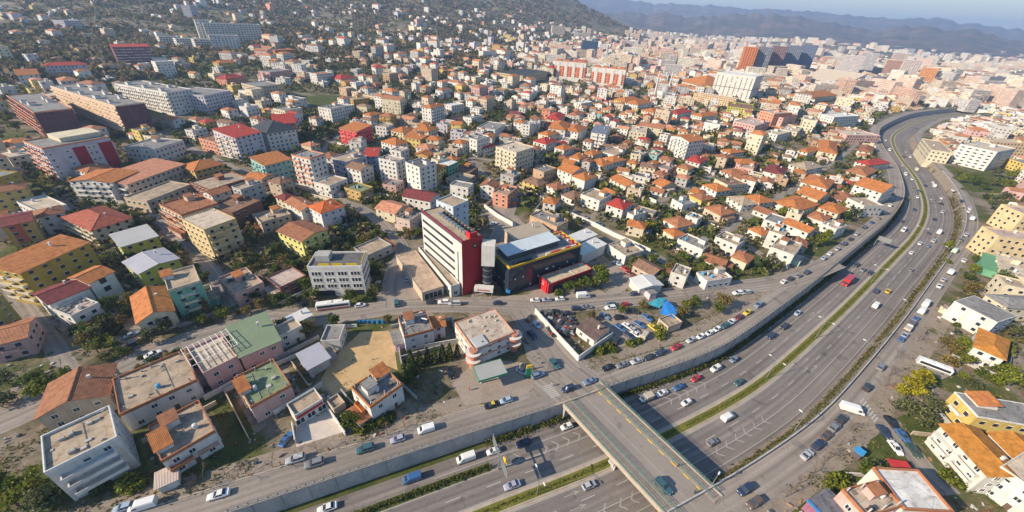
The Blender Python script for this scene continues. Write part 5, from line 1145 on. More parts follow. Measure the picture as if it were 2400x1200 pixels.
# ------------------------------------------------------------------ vehicles
CC = dict(white=(.72, .72, .71), silver=(.42, .43, .45), grey=(.20, .205, .215), dark=(.035, .037, .042), black=(.012, .012, .014), navy=(.025, .04, .085), blue=(.04, .12, .29), steel=(.16, .22, .32), lightblue=(.32, .42, .52),
          red=(.42, .025, .03), maroon=(.16, .02, .025), yellow=(.62, .44, .02), beige=(.48, .42, .33), teal=(.04, .11, .13), green=(.03, .07, .05), lavender=(.36, .36, .46), brown=(.12, .085, .07), cream=(.6, .55, .42))
def section(mb, st, m=0):
    """loft of half sections: st = list of (x, [(y, z)...]) mirrored left and right"""
    rings = []
    for x, pr in st:
        ring = [(x, y, z) for y, z in pr] + [(x, -y, z) for y, z in reversed(pr)]
        i = len(mb.v); mb.v += ring; rings.append((i, len(ring)))
    for (i, n), (j, _) in zip(rings[:-1], rings[1:]):
        for k in range(n): l = (k + 1) % n; mb.f.append((i + k, j + k, j + l, i + l)); mb.m.append(m)
    i, n = rings[0]; mb.f.append(tuple(i + k for k in range(n))); mb.m.append(m)
    i, n = rings[-1]; mb.f.append(tuple(i + n - 1 - k for k in range(n))); mb.m.append(m)
def car_meshes(L, Wd, belt, top, hood, cab0, cab1, roof0, roof1, tail, zb=.28):
    """x forward; hood/tail heights at nose and rear; cab0..cab1 glasshouse at belt, roof0..roof1 at roof"""
    h = L / 2; w = Wd / 2; mb = MB()
    def pr(zt, ww, tuck=.0): return [(ww - .06 - tuck, zb), (ww, zb + .18), (ww, zt - .14), (ww - .08, zt)]
    section(mb, [(-h, pr(tail - .12, w - .14)), (-h + .18, pr(tail, w - .04)), (cab0, pr(belt, w)), (cab1, pr(belt - .02, w)), (h - .75, pr(hood + .05, w - .03)), (h - .2, pr(hood - .05, w - .1)), (h, pr(hood - .2, w - .22))])
    t = w - .22; mb.box(roof0, roof1, -t, t, top - .05, top)
    for (a, b) in (((cab0, w - .08, belt - .03), (roof0, t, top - .03)), ((cab1, w - .08, belt - .03), (roof1, t, top - .03)), (((cab0 + cab1) / 2, w - .06, belt - .02), ((roof0 + roof1) / 2, t + .02, top - .03))):
        for sgn in (1, -1): mb.tube((a[0], a[1] * sgn, a[2]), (b[0], b[1] * sgn, b[2]), .05, n=4)
    for sgn in (1, -1): mb.box(cab1 - .35, cab1 - .15, sgn * (w + .0) - (.0 if sgn > 0 else .16), sgn * w + (.16 if sgn > 0 else 0), belt, belt + .14)
    body = mb.mesh('body', ['carpaint'])
    g = MB(); a, b = w - .075, t - .015
    g.v = [(cab0, -a, belt - .04), (cab1, -a, belt - .04), (cab1, a, belt - .04), (cab0, a, belt - .04), (roof0, -b, top - .03), (roof1, -b, top - .03), (roof1, b, top - .03), (roof0, b, top - .03)]
    g.f = [(4, 5, 6, 7), (0, 1, 5, 4), (1, 2, 6, 5), (2, 3, 7, 6), (3, 0, 4, 7)]; g.m = [0] * 5
    glass = g.mesh('glass', ['glass'])
    hl = MB(); hl.box(-.02, .05, -.16, .16, -.07, .07); HL = hl.mesh('headlight', ['lampglass']); tl = MB(); tl.box(-.04, .02, -.14, .14, -.08, .08); TL = tl.mesh('taillight', ['taillight'])
    return dict(L=L, W=Wd, body=body, glass=glass, HL=HL, TL=TL, hood=hood, tail=tail, r=.32)
mb = MB(); mb.tube((0, -.11, 0), (0, .11, 0), .33, n=12); mb.tube((0, -.115, 0), (0, .115, 0), .19, n=8, m=1); WHEEL = mb.mesh('wheel', ['rubber', 'chrome'])
CT = dict(
    hatchback=car_meshes(3.95, 1.72, .92, 1.47, .86, -1.75, .95, -1.35, .15, .98),
    sedan=car_meshes(4.6, 1.80, .92, 1.45, .86, -1.55, .95, -.95, .15, .96),
    suv=car_meshes(4.6, 1.90, 1.08, 1.72, 1.02, -2.1, 1.0, -1.85, .3, 1.12),
    minivan=car_meshes(4.9, 1.90, 1.12, 1.85, 1.0, -2.3, 1.45, -2.2, .75, 1.2),
)
def veh(label, px, py, kind, col, z=0.0, head=None, cat='car', group=None, flip=False, name=None):
    p = plane(px, py, z); s, o, hd = near_axis(p)
    hd = hd if head is None else head
    if flip: hd += math.pi
    e = put(name or ('parked_car' if False else 'car'), None, None, (p.x, p.y, z + .015), hd); c = CC[col]
    e['label'] = label; e['category'] = cat
    if group: e['group'] = group
    if kind in CT:
        t = CT[kind]; L, Wd = t['L'], t['W']
        put('body', t['body'], e, col=c); put('glass', t['glass'], e)
        for x in (-L * .305, L * .305):
            for y in (-Wd / 2 + .13, Wd / 2 - .13): put('wheel', WHEEL, e, (x, y, .33))
        for y in (-Wd / 2 + .42, Wd / 2 - .42): put('headlight', t['HL'], e, (L / 2 - .03, y, t['hood'] - .22)); put('taillight', t['TL'], e, (-L / 2 + .02, y, t['tail'] - .2))
    FOOTC.append((p.x, p.y)); return e
FOOTC = []
def van(label, px, py, col='white', L=5.2, Wd=1.95, H=2.2, z=0.0, head=None, flip=False, group=None, name='van', cat='van', box=None):
    e = veh(label, px, py, '', col, z, head, cat, group, flip, name); c = CC[col]; h = L / 2; w = Wd / 2; mb = MB()
    def pr(zt): return [(w - .05, .3), (w, .5), (w, zt - .3), (w - .15, zt)]
    cab = h - 1.75
    if box: section(mb, [(cab - .05, pr(1.9)), (cab + .5, pr(1.95)), (h - .55, pr(1.15)), (h, pr(.95))])
    else: section(mb, [(-h, pr(H - .05)), (-h + .1, pr(H)), (cab, pr(H)), (cab + .45, pr(H - .12)), (h - .55, pr(1.2)), (h, pr(.95))])
    build(mb, 'body', 'carpaint', e, col=c)
    if box: 
        mb = MB(); mb.box(-h, cab - .12, -w - .05, w + .05, .75, H + .25); build(mb, 'cargo_box', 'carpaint', e, col=CC[box]); mb = MB(); mb.box(-h, cab + .3, -w + .3, w - .3, .45, .75); build(mb, 'chassis', 'rubber', e)
    top = (1.95 if box else H - .12); x0, x1 = (cab + .5 if box else cab + .45), h - .55; mb = MB(); z1 = 1.15 if box else 1.2
    mb.face([(x1 + .02 - .05, -w + .2, z1 + .08), (x1 + .02 - .05, w - .2, z1 + .08), (x0 + .06, w - .25, top - .02), (x0 + .06, -w + .25, top - .02)])
    for sgn in (1, -1): mb.face([(x0 - .7, sgn * (w + .015), 1.25), (x1 - .35, sgn * (w + .015), 1.25), (x0 - .05, sgn * (w + .015), top - .4), (x0 - .7, sgn * (w + .015), top - .4)])
    build(mb, 'glass', 'glass', e)
    for x in (-L * .3, L * .32):
        for y in (-w + .13, w - .13): put('wheel', WHEEL, e, (x, y, .35), scale=(1.08, 1, 1.08))
    for y in (-w + .35, w - .35): put('headlight', CT['suv']['HL'], e, (h - .01, y, .75)); put('taillight', CT['suv']['TL'], e, (-h, y, 1.0))
    return e
# left service road, in order from the bottom left corner
V1 = [(293, 1192, 'hatchback', 'lightblue'), (514, 1162, 'sedan', 'white'), (694, 1079, 'suv', 'silver'), (738, 1089, 'suv', 'grey'), (857, 1055, 'suv', 'teal'), (933, 1032, 'hatchback', 'lavender')]
for i, (x, y, k, c) in enumerate(V1):
    lab = ('pale blue hatchback on the service road at the bottom left corner', 'white sedan driving on the service road below the wavy-balcony block', 'silver SUV parked on the verge below the white yard', 'dark grey SUV driving beside the silver SUV', 'dark teal SUV driving on the service road below the white villa', 'lavender hatchback driving behind a white van on the service road')[i]
    veh(lab, x, y, k, c, flip=True)
van('white pickup-like van at the bottom left of the service road', 338, 1188, 'white', flip=True)
van('white delivery van parked by bare trees below the white villa', 999, 1009, 'white', L=4.6, H=1.9, flip=True)
e = veh('black taxi with yellow roof stripe at the kerb before the crossing', 1152, 952, 'sedan', 'black', flip=True)
mb = MB(); mb.box(-.9, .1, -.6, .6, 1.455, 1.49); build(mb, 'roof_stripe', 'yellow_paint', e)
veh('pale hatchback touching the black and yellow taxi', 1186, 941, 'hatchback', 'lightblue', flip=True)
veh('dark navy SUV waiting at the crossing before the bridge', 1331, 914, 'suv', 'navy', flip=True)
veh('blue sedan turning in the crossing before the bridge', 1381, 897, 'sedan', 'steel', flip=True)
PK = [(1424, 864, 'sedan', 'black'), (1457, 858, 'sedan', 'grey'), (1491, 849, 'sedan', 'silver'), (1521, 840, 'sedan', 'dark'), (1547, 830, 'suv', 'navy'), (1584, 816, 'sedan', 'red'), (1619, 799, 'sedan', 'silver'), (1641, 791, 'hatchback', 'white'), (1661, 783, 'hatchback', 'white'), (1679, 774, 'hatchback', 'white'),
      (1697, 766, 'suv', 'teal'), (1713, 757, 'sedan', 'white'), (1731, 746, 'sedan', 'maroon'), (1751, 734, 'sedan', 'yellow'), (1776, 717, 'suv', 'steel')]
ORD = ['first', 'second', 'third', 'fourth', 'fifth', 'sixth', 'seventh', 'eighth', 'ninth', 'tenth', 'eleventh', 'twelfth', 'thirteenth', 'fourteenth', 'fifteenth', 'sixteenth', 'seventeenth', 'eighteenth', 'nineteenth', 'twentieth']
for i, (x, y, k, c) in enumerate(PK): veh(f'{c} {k}, {ORD[i]} from the bridge in the kerbside row below the scrap yard', x, y, k, c, flip=True, group='cars parked along the left service road')
PK2 = [(1836, 662, 'hatchback', 'white'), (1852, 655, 'sedan', 'dark'), (1871, 648, 'sedan', 'grey'), (1890, 640, 'suv', 'navy'), (1930, 607, 'hatchback', 'lightblue'), (1944, 596, 'hatchback', 'white'), (1962, 585, 'sedan', 'silver'), (1978, 573, 'suv', 'navy'), (1993, 562, 'sedan', 'dark'), (2007, 550, 'sedan', 'silver'),
       (2025, 534, 'suv', 'navy'), (2042, 523, 'sedan', 'blue'), (2058, 513, 'hatchback', 'grey'), (2070, 502, 'suv', 'teal'), (2085, 483, 'suv', 'white'), (2088, 468, 'sedan', 'lavender'), (2091, 455, 'hatchback', 'maroon')]
for i, (x, y, k, c) in enumerate(PK2): veh(f'{c} {k}, {ORD[i]} of the upper kerbside row counted from the street end', x, y, k, c, group='cars parked along the upper left service road')
# motorway, left carriageway (driving towards the viewer's left)
HWL = [(1156, 1060, 'hatchback', 'white', 'white hatchback with green panel behind the white van on the slip road'), (1226, 1042, 'suv', 'navy', 'dark blue SUV beside the gantry shadow'), (1328, 1002, 'hatchback', 'white', 'white hatchback with black roof emerging from under the bridge'), (768, 1193, 'sedan', 'white', 'white sedan on the slip road at the bottom edge'),
       (1200, 1140, 'sedan', 'lavender', 'slate violet sedan on the left carriageway near the bottom'), (1550, 924, 'sedan', 'white', 'white sedan with dark sunroof just beyond the bridge'), (1590, 910, 'sedan', 'blue', 'blue sedan second beyond the bridge in the slip lane'), (1630, 890, 'hatchback', 'red', 'small red hatchback in the slip lane beyond the bridge'), (1676, 866, 'suv', 'white', 'white SUV following the small red hatchback'),
       (1719, 845, 'hatchback', 'steel', 'steel blue hatchback at the tail of the slip lane queue'), (1608, 946, 'hatchback', 'white', 'small white hatchback in the middle lane beyond the bridge'), (1730, 899, 'hatchback', 'teal', 'dark hatchback close to the grassy median'), (1805, 790, 'suv', 'navy', 'navy SUV, nearer of two in the hedge-side lane'), (1836, 768, 'suv', 'dark', 'dark SUV, farther of two in the hedge-side lane'),
       (1868, 736, 'hatchback', 'lightblue', 'light blue hatchback driving in the shadow of the hedge'), (2005, 623, 'suv', 'dark', 'dark SUV leading a trio beyond the red truck'), (2021, 634, 'sedan', 'grey', 'grey sedan in the middle of the trio beyond the red truck'), (2037, 642, 'suv', 'dark', 'dark SUV nearest the median in the trio beyond the red truck'),
       (2112, 521, 'hatchback', 'dark', 'dark hatchback at the start of the bend'), (2142, 493, 'sedan', 'navy', 'navy sedan in the bend near the median'), (2127, 466, 'hatchback', 'yellow', 'yellow hatchback in the bend'), (2149, 463, 'sedan', 'white', 'white sedan right of the yellow hatchback'), (2152, 449, 'sedan', 'teal', 'teal sedan hugging the median in the bend'),
       (2136, 421, 'sedan', 'white', 'white sedan high in the bend beside the median'), (2114, 389, 'sedan', 'silver', 'silver sedan far up the bend'), (2075, 330, 'hatchback', 'white', 'white hatchback farthest up the left carriageway')]
for x, y, k, c, l in HWL: veh(l, x, y, k, c, HZ, flip=True)
van('white van on the slip road below the retaining wall', 1092, 1077, 'white', z=HZ, flip=True)
van('bright blue van on the slip road beside the hedge', 966, 1124, 'blue', L=4.8, H=1.95, z=HZ, flip=True)
van('small truck with beige box leaving the bridge shadow', 1513, 937, 'steel', L=5.0, H=2.0, z=HZ, flip=True, box='beige', name='truck', cat='truck')
van('white van with its twin lane neighbour in the lower bend', 2116, 541, 'white', z=HZ, flip=True)
van('white van at the top of the bend, left carriageway', 2121, 410, 'white', z=HZ, flip=True)
van('white van farthest up the left carriageway', 2084, 353, 'white', z=HZ, flip=True)
e = van('large red truck alone on the left carriageway', 1984, 663, 'red', L=9.5, Wd=2.5, H=3.0, z=HZ, flip=True, box='red', name='truck', cat='truck')
# motorway, right carriageway
HWR = [(1668, 1039, 'hatchback', 'grey', 'dark grey hatchback beside the bridge shadow'), (2052, 684, 'suv', 'navy', 'navy SUV left of a yellow taxi'), (2080, 684, 'sedan', 'yellow', 'yellow taxi next to the navy SUV'), (2133, 634, 'hatchback', 'grey', 'dark grey hatchback alone on the right carriageway'), (2155, 572, 'sedan', 'white', 'white sedan at the foot of the right bend'),
       (2174, 578, 'hatchback', 'steel', 'steel blue hatchback beside the white sedan at the bend foot'), (2186, 566, 'suv', 'silver', 'silver SUV outermost at the bend foot'), (2175, 548, 'sedan', 'brown', 'dark brown sedan behind the white trio'), (2189, 515, 'sedan', 'navy', 'navy sedan in the middle of the right bend'), (2207, 498, 'suv', 'silver', 'silver SUV in the outer lane of the bend'),
       (2204, 478, 'suv', 'dark', 'dark SUV in the outer lane of the bend'), (2185, 472, 'sedan', 'grey', 'grey sedan in the inner lane of the bend'), (2205, 466, 'hatchback', 'white', 'white hatchback in the outer lane of the bend'), (2135, 594, 'hatchback', 'white', 'white hatchback nearest the median below the bend'), (2168, 436, 'sedan', 'navy', 'navy sedan high in the right bend'),
       (2185, 429, 'hatchback', 'white', 'white hatchback leading a white van in the bend'), (2132, 369, 'suv', 'white', 'white SUV far up the right carriageway'), (2122, 357, 'sedan', 'silver', 'silver sedan far up the right carriageway'), (2118, 368, 'sedan', 'dark', 'dark sedan far up beside the median'), (2147, 301, 'suv', 'blue', 'bright blue car farthest up the right carriageway'),
       (1380, 1140, 'hatchback', 'silver', 'silver hatchback on the right carriageway before the bridge')]
for x, y, k, c, l in HWR: veh(l, x, y, k, c, HZ)
van('white van driving away just beyond the bridge, right carriageway', 1704, 980, 'white', L=4.8, H=1.9, z=HZ)
van('white delivery van on the right carriageway midway up', 2051, 718, 'white', z=HZ)
van('white box van in the outer lane of the right bend', 2199, 546, 'white', H=2.6, z=HZ)
van('white van high in the right bend', 2188, 437, 'white', z=HZ)
van('cream yellow van in the upper bend', 2146, 399, 'cream', H=2.5, z=HZ)
veh('dark teal SUV crossing the bridge', 1553, 1142, 'suv', 'teal', .1, head=math.atan2(bd.y, bd.x))
# right service road
RS = [(1744, 1150, 'suv', 'navy', 'navy SUV on the right service road by the bridge end'), (1766, 1181, 'suv', 'brown', 'brown SUV behind the navy one by the bridge end')]
for x, y, k, c, l in RS: veh(l, x, y, k, c, flip=True)
PR = [(1890, 1068, 'sedan', 'silver'), (1915, 1045, 'suv', 'navy'), (1935, 1023, 'sedan', 'brown'), (1953, 1003, 'suv', 'grey'), (1969, 985, 'suv', 'dark'), (2030, 910, 'suv', 'dark'), (2062, 862, 'suv', 'grey'), (2111, 797, 'hatchback', 'blue'), (2119, 787, 'sedan', 'lavender'), (2146, 748, 'hatchback', 'blue'), (2200, 672, 'sedan', 'white'), (2209, 658, 'hatchback', 'silver'), (2250, 564, 'sedan', 'grey'),
      (2268, 497, 'hatchback', 'white'), (2271, 490, 'sedan', 'white'), (2262, 552, 'suv', 'silver'), (2253, 473, 'suv', 'dark'), (2232, 447, 'hatchback', 'white'), (2258, 612, 'sedan', 'white')]
for i, (x, y, k, c) in enumerate(PR): veh(f'{c} {k}, {ORD[i]} in the row on the right service road counted from below', x, y, k, c, group='cars parked along the right service road')
van('white rounded camper van at the zebra crossing on the right', 1994, 963, 'white', L=6.2, H=2.6, head=-.35)
van('small truck with beige tipper on the right roadside', 2126, 772, 'white', box='beige', H=1.4, name='truck', cat='truck')
van('small truck with brown box on the right roadside', 2134, 760, 'steel', box='brown', H=1.5, name='truck', cat='truck')
van('white van, nearer of two on the right roadside', 2158, 731, 'white', H=2.3)
van('white van, farther of two on the right roadside', 2168, 714, 'white', L=5.8, H=2.4)
van('white box truck parked above the white sedan on the right', 2225, 641, 'white', box='white', name='truck', cat='truck')
van('pale green van on the right service road in the bend', 2235, 590, 'white', H=2.5, group=None).children[0].color = (.45, .58, .48, 1)
van('white box truck in the right-hand bend roadside', 2275, 515, 'white', box='white', L=6, name='truck', cat='truck')
# lane at lower right
a_ = at(2085, 992); b_ = at(2140, 1060); hl = math.atan2(b_.y - a_.y, b_.x - a_.x)
for x, y, k, c, l in ((2086, 992, 'sedan', 'black', 'black sedan at the head of the garden lane on the right'), (2113, 1024, 'sedan', 'blue', 'bright blue sedan in the garden lane on the right'), (2138, 1058, 'sedan', 'green', 'dark green sedan behind the bright blue one'), (2068, 1014, 'sedan', 'navy', 'navy sedan on the grass side of the garden lane'), (2096, 1052, 'sedan', 'white', 'white sedan on the grass side of the garden lane')):
    veh(l, x, y, k, c, head=hl)
# main street
def hd_street(px, py):
    p = at(px, py); best = None
    for pts, w in STREETS:
        for a, b in zip(pts[:-1], pts[1:]):
            d = (Vector((p.x, p.y, 0)) - a).length
            if best is None or d < best[0]: best = (d, math.atan2(b.y - a.y, b.x - a.x))
    return best[1]
MS = [(845, 718, 'hatchback', 'white', 'white hatchback right behind the bus'), (930, 713, 'suv', 'teal', 'dark teal SUV turning off the street below the tan pavilion'), (1012, 711, 'sedan', 'dark', 'dark sedan parked before the tower podium'), (1040, 711, 'suv', 'white', 'white SUV parked before the tower podium'), (1066, 714, 'minivan', 'silver', 'silver minivan before the red end wall'), (1166, 713, 'hatchback', 'navy', 'navy hatchback before the navy block'),
      (1254, 706, 'hatchback', 'white', 'white hatchback, left one before the red showroom'), (1281, 705, 'hatchback', 'lavender', 'lavender hatchback between two white ones before the red showroom'), (1312, 703, 'hatchback', 'white', 'white hatchback, right one before the red showroom'), (1487, 691, 'suv', 'navy', 'navy SUV parked by the white garage'), (1526, 690, 'sedan', 'dark', 'dark sedan parked right of the navy SUV by the garage'),
      (1433, 716, 'sedan', 'teal', 'teal sedan at the street edge of the car lot'), (1430, 724, 'suv', 'white', 'white SUV at the street edge of the car lot'), (1463, 716, 'hatchback', 'red', 'red hatchback at the street edge of the car lot'), (1728, 689, 'suv', 'white', 'white SUV in the dirt bay near the street end'), (1746, 688, 'suv', 'silver', 'silver SUV in the dirt bay near the street end'),
      (361, 833, 'sedan', 'white', 'white sedan on the street below the orange-gabled villa'), (312, 787, 'sedan', 'steel', 'steel blue sedan in the villa yard, nearer the lawn'), (322, 806, 'suv', 'dark', 'dark SUV in the villa yard by the street wall')]
for x, y, k, c, l in MS: veh(l, x, y, k, c, head=hd_street(x, y) + (0 if x > 900 else math.pi))
van('white tall van parked below the hedge of the red showroom', 1366, 697, 'white', L=5.8, H=2.6, head=hd_street(1366, 700) + math.pi)
for x, y, k, c, l, h in ((885, 668, 'sedan', 'white', 'white sedan parked right of the white office block', 1.5), (955, 655, 'hatchback', 'lightblue', 'pale blue hatchback at the pavilion edge', 1.7), (866, 540, 'hatchback', 'red', 'red hatchback on the side street behind the office', .4), (842, 533, 'hatchback', 'silver', 'silver hatchback on the side street behind the office', .4),
                         (1242, 748, 'sedan', 'dark', 'dark sedan in the shaded side street, uppermost', 1.0), (1258, 764, 'hatchback', 'blue', 'blue hatchback in the shaded side street', -.9), (1247, 788, 'suv', 'navy', 'navy SUV in the shaded side street, lowest', -.9), (1299, 856, 'suv', 'teal', 'dark teal SUV nosing into the crossing', -1.0), (1260, 882, 'suv', 'steel', 'steel blue SUV beside the petrol sign', .5), (1224, 873, 'sedan', 'silver', 'silver sedan behind the petrol sign', -.5),
                         (1464, 633, 'sedan', 'red', 'bright red sedan beside the yard wall, upper one', -.7), (1476, 644, 'sedan', 'maroon', 'dark red sedan beside the yard wall, lower one', -.7), (1447, 620, 'sedan', 'lightblue', 'pale blue sedan beside the yard wall', -.7), (1056, 877, 'suv', 'black', 'black SUV left of the petrol canopy', -1.2), (672, 1032, 'sedan', 'blue', 'blue sedan left of the paved white yard', 1.4),
                         (1157, 526, 'sedan', 'white', 'white sedan in the shaded lot behind the tower', .6), (1202, 541, 'sedan', 'navy', 'navy sedan in the shaded lot behind the tower', .3), (1210, 478, 'sedan', 'dark', 'dark sedan near the tan flat house lot', .3), (1226, 474, 'hatchback', 'white', 'white hatchback near the tan flat house lot', .4), (1262, 505, 'sedan', 'green', 'dark green sedan by the beige workshop', -.6),
                         (1370, 511, 'suv', 'grey', 'grey SUV under the long white wall, upper one', -.6), (1405, 528, 'suv', 'teal', 'teal SUV under the long white wall, lower one', -.6), (545, 655, 'suv', 'navy', 'navy SUV in the dark gap beside the mint house', -.9), (1445, 801, 'suv', 'dark', 'dark SUV outside the scrap-yard wall corner', .9)):
    veh(l, x, y, k, c, head=h)
LOT = [(1416, 743, 'sedan', 'steel', -.8), (1452, 747, 'suv', 'black', .2), (1482, 733, 'suv', 'dark', -.2), (1516, 747, 'sedan', 'blue', -.9), (1498, 763, 'sedan', 'blue', -.8), (1471, 767, 'sedan', 'white', -.8), (1453, 771, 'sedan', 'blue', -.8), (1486, 777, 'sedan', 'silver', -.8), (1474, 790, 'sedan', 'navy', -.8), (1491, 787, 'sedan', 'white', -.8), (1531, 771, 'sedan', 'yellow', -.9)]
for i, (x, y, k, c, h) in enumerate(LOT): veh(f'{c} {k} standing in the car lot, ' + ('left of', 'upper left of', 'above', 'just left of', 'below', 'lower left of', 'far lower left of', 'second below', 'third below', 'fourth below', 'directly below')[i] + ' the blue tarpaulin', x, y, k, c, head=h, group='cars in the dealer lot')
van('beige van in the lowest corner of the car lot', 1511, 789, 'beige', head=.9)
# city bus and parked coach
def bus(label, px, py, col, stripe, L, head, name='bus', H=3.0):
    e = veh(label, px, py, '', 'white', 0, head, 'bus', None, False, name); h, w = L / 2, 1.27; mb = MB()
    section(mb, [(-h, [(w - .1, .3), (w, .5), (w, H - .3), (w - .2, H)]), (h - .2, [(w - .1, .3), (w, .5), (w, H - .3), (w - .2, H)]), (h, [(w - .2, .35), (w - .1, .5), (w - .1, H - .4), (w - .3, H - .15)])])
    build(mb, 'body', 'carpaint', e, col=col)
    for s_ in (1, -1): mb = MB(); mb.box(-h + .4, h - .5, s_ * w - .02, s_ * w + .02, 1.35, 2.35); build(mb, 'window_band', 'glass', e); mb = MB(); mb.box(-h + .1, h - .3, s_ * w - .02, s_ * w + .03, .5, .95); build(mb, 'side_stripe', 'carpaint', e, col=stripe)
    mb = MB(); mb.box(h - .12, h + .02, -w + .25, w - .25, 1.2, 2.5); build(mb, 'windscreen', 'glass', e)
    for x in (-h * .5, h * .55):
        for y in (-w + .15, w - .15): put('wheel', WHEEL, e, (x, y, .48), scale=(1.45, 1.2, 1.45))
    for x in (-h * .45, h * .2): mb = MB(); mb.box(x - .9, x + .9, -.7, .7, H, H + .25); build(mb, 'roof_unit', 'frame', e)
    return e
bus('white city bus with red skirt stopped before the white office block', 783, 721, CC['white'], CC['red'], 12, hd_street(783, 720))
bus('white coach parked among shrubs on the right', 2184, 864, CC['white'], CC['grey'], 9, -.62, H=2.8)

# ------------------------------------------------------------------ street furniture
def lamp(label, px, py, z=0, H=9, arm=1.6, rz=0.0, two=False):
    p = plane(px, py, z); e = put('street_lamp', None, None, (p.x, p.y, z), rz); tag(e, label, 'street lamp')
    mb = MB(); mb.cyl(0, 0, 0, H, .13, 8, 0, .07); build(mb, 'pole', 'steel', e)
    for s_ in ((1, -1) if two else (1,)):
        mb = MB(); mb.tube((0, 0, H - .1), (arm * s_, 0, H + .35), .05, n=6); a = build(mb, 'arm', 'steel', e); mb = MB(); mb.box(arm * s_ - .45, arm * s_ + .45, -.17, .17, H + .28, H + .44); build(mb, 'lamp_head', 'lampglass', a)
hb_ = near_axis(plane(1250, 1118, HZ))[2]
lamp('twin-armed street lamp on the median before the bridge', 1258, 1160, HZ, 9.5, 2.4, hb_ + math.pi / 2, True)
lamp('street lamp at the left end of the bridge', 1321, 941, 0, 5, .8, 1.2)
lamp('street lamp at the right end of the bridge', 1666, 1140, 0, 5, .8, .8)
for i, (x, y) in enumerate(((1862, 1008), (2012, 836), (2106, 738), (2206, 608), (2246, 545), (2247, 508), (2237, 476))): lamp(f'slim street lamp, {ORD[i]} along the right barrier from the bridge', x, y, 0, 7, 1.4, near_axis(at(x, y))[2] + math.pi / 2)
for i, (x, y) in enumerate(((1795, 888), (1910, 793), (2040, 664), (2140, 566), (2172, 500))): lamp(f'twin-armed street lamp, {ORD[i]} on the median beyond the bridge', x, y, HZ, 9.5, 2.4, near_axis(plane(x, y, HZ))[2] + math.pi / 2, True)
# butterfly sign gantry
p = plane(1168, 1100, HZ); hd = near_axis(p)[2]; e = put('sign_gantry', None, None, (p.x, p.y, HZ), hd); tag(e, 'grey butterfly sign gantry with two panels over the slip road', 'sign gantry')
mb = MB(); mb.cyl(0, 0, 0, 7.4, .22, 10); build(mb, 'mast', 'steel', e)
for z in (5.6, 7.2): mb = MB(); mb.box(-.12, .12, -5.2, 5.2, z - .12, z + .12); build(mb, 'cross_beam', 'steel', e)
for y in (-3.9, 3.9): mb = MB(); mb.box(.14, .24, y - 1.9, y + 1.9, 4.9, 7.9); build(mb, 'sign_panel', 'steel', e)
p = plane(1183, 1090, HZ); e = put('warning_sign', None, None, (p.x, p.y, HZ), hd + .1); tag(e, 'round yellow keep-side sign at the hedge tip', 'sign'); mb = MB(); mb.cyl(0, 0, 0, 1.2, .06, 6); build(mb, 'post', 'steel', e)
mb = MB(); mb.tube((-.05, 0, 2.2), (.05, 0, 2.2), 1.1, n=20); o = build(mb, 'disc', 'yellow_paint', e)
mb = MB(); mb.box(.055, .075, -.12, .12, 1.7, 2.6); mb.face([(.07, -.4, 1.9), (.07, .4, 1.9), (.07, 0, 1.4)]); build(mb, 'arrow', 'dark', o)
# small sign on the bridge and overhead road sign far up
p = plane(2046, 577, HZ); hd = near_axis(p)[2]; e = put('sign_gantry', None, None, (p.x, p.y, HZ), hd); tag(e, 'grey road sign on a mast beside the upper hedge', 'sign gantry'); mb = MB(); mb.cyl(0, 0, 0, 7, .2, 8); build(mb, 'mast', 'steel', e); mb = MB(); mb.box(-.06, .06, -6, -.3, 4.5, 7.2); build(mb, 'sign_panel', 'steel', e)
p = at(2006, 1068); e = put('kiosk', None, None, (p.x, p.y, 0), .6); tag(e, 'small dark kiosk with bright blue roof panel on the right lawn', 'kiosk'); mb = MB(); mb.box(-1.1, 1.1, -.9, .9, 0, 2.2); build(mb, 'cabin', 'plaster', e, col=(.12, .10, .12)); mb = MB(); mb.box(-1.3, 1.3, -1.1, 1.1, 2.2, 2.35); build(mb, 'roof', 'paint', e, col=(.05, .30, .62))
p = at(2096, 1100); e = put('awning', None, None, (p.x, p.y, 0), -.1); tag(e, 'red flat awning behind the white terrace house', 'awning'); mb = MB(); mb.box(-2.6, 2.6, -1.3, 1.3, 2.4, 2.5); build(mb, 'sheet', 'cloth', e, col=(.48, .04, .04))
for x in (-2.5, 2.5):
    for y in (-1.2, 1.2): mb = MB(); mb.cyl(x, y, 0, 2.4, .05, 6); build(mb, 'pole', 'steel', e)
p = at(1925, 1200); e = put('shop_front', None, None, (p.x, p.y, 0), .45); tag(e, 'blue and red shop front cut by the bottom edge right of the bridge', 'shop'); mb = MB(); mb.box(-4, 4, -2.5, 2.5, 0, 3.4); build(mb, 'wall', 'plaster', e, col=(.30, .12, .20)); mb = MB(); mb.box(-4.2, 4.2, -2.7, 2.7, 3.4, 3.6); build(mb, 'roof', 'concrete_roof', e, col=(.16, .16, .19)); mb = MB(); mb.box(-4.25, -3.5, -2.75, 2.75, 3.62, 3.8); build(mb, 'blue_edge', 'paint', e, col=(.05, .22, .52))  # roof's dark tone is the navy shadow put into its colour
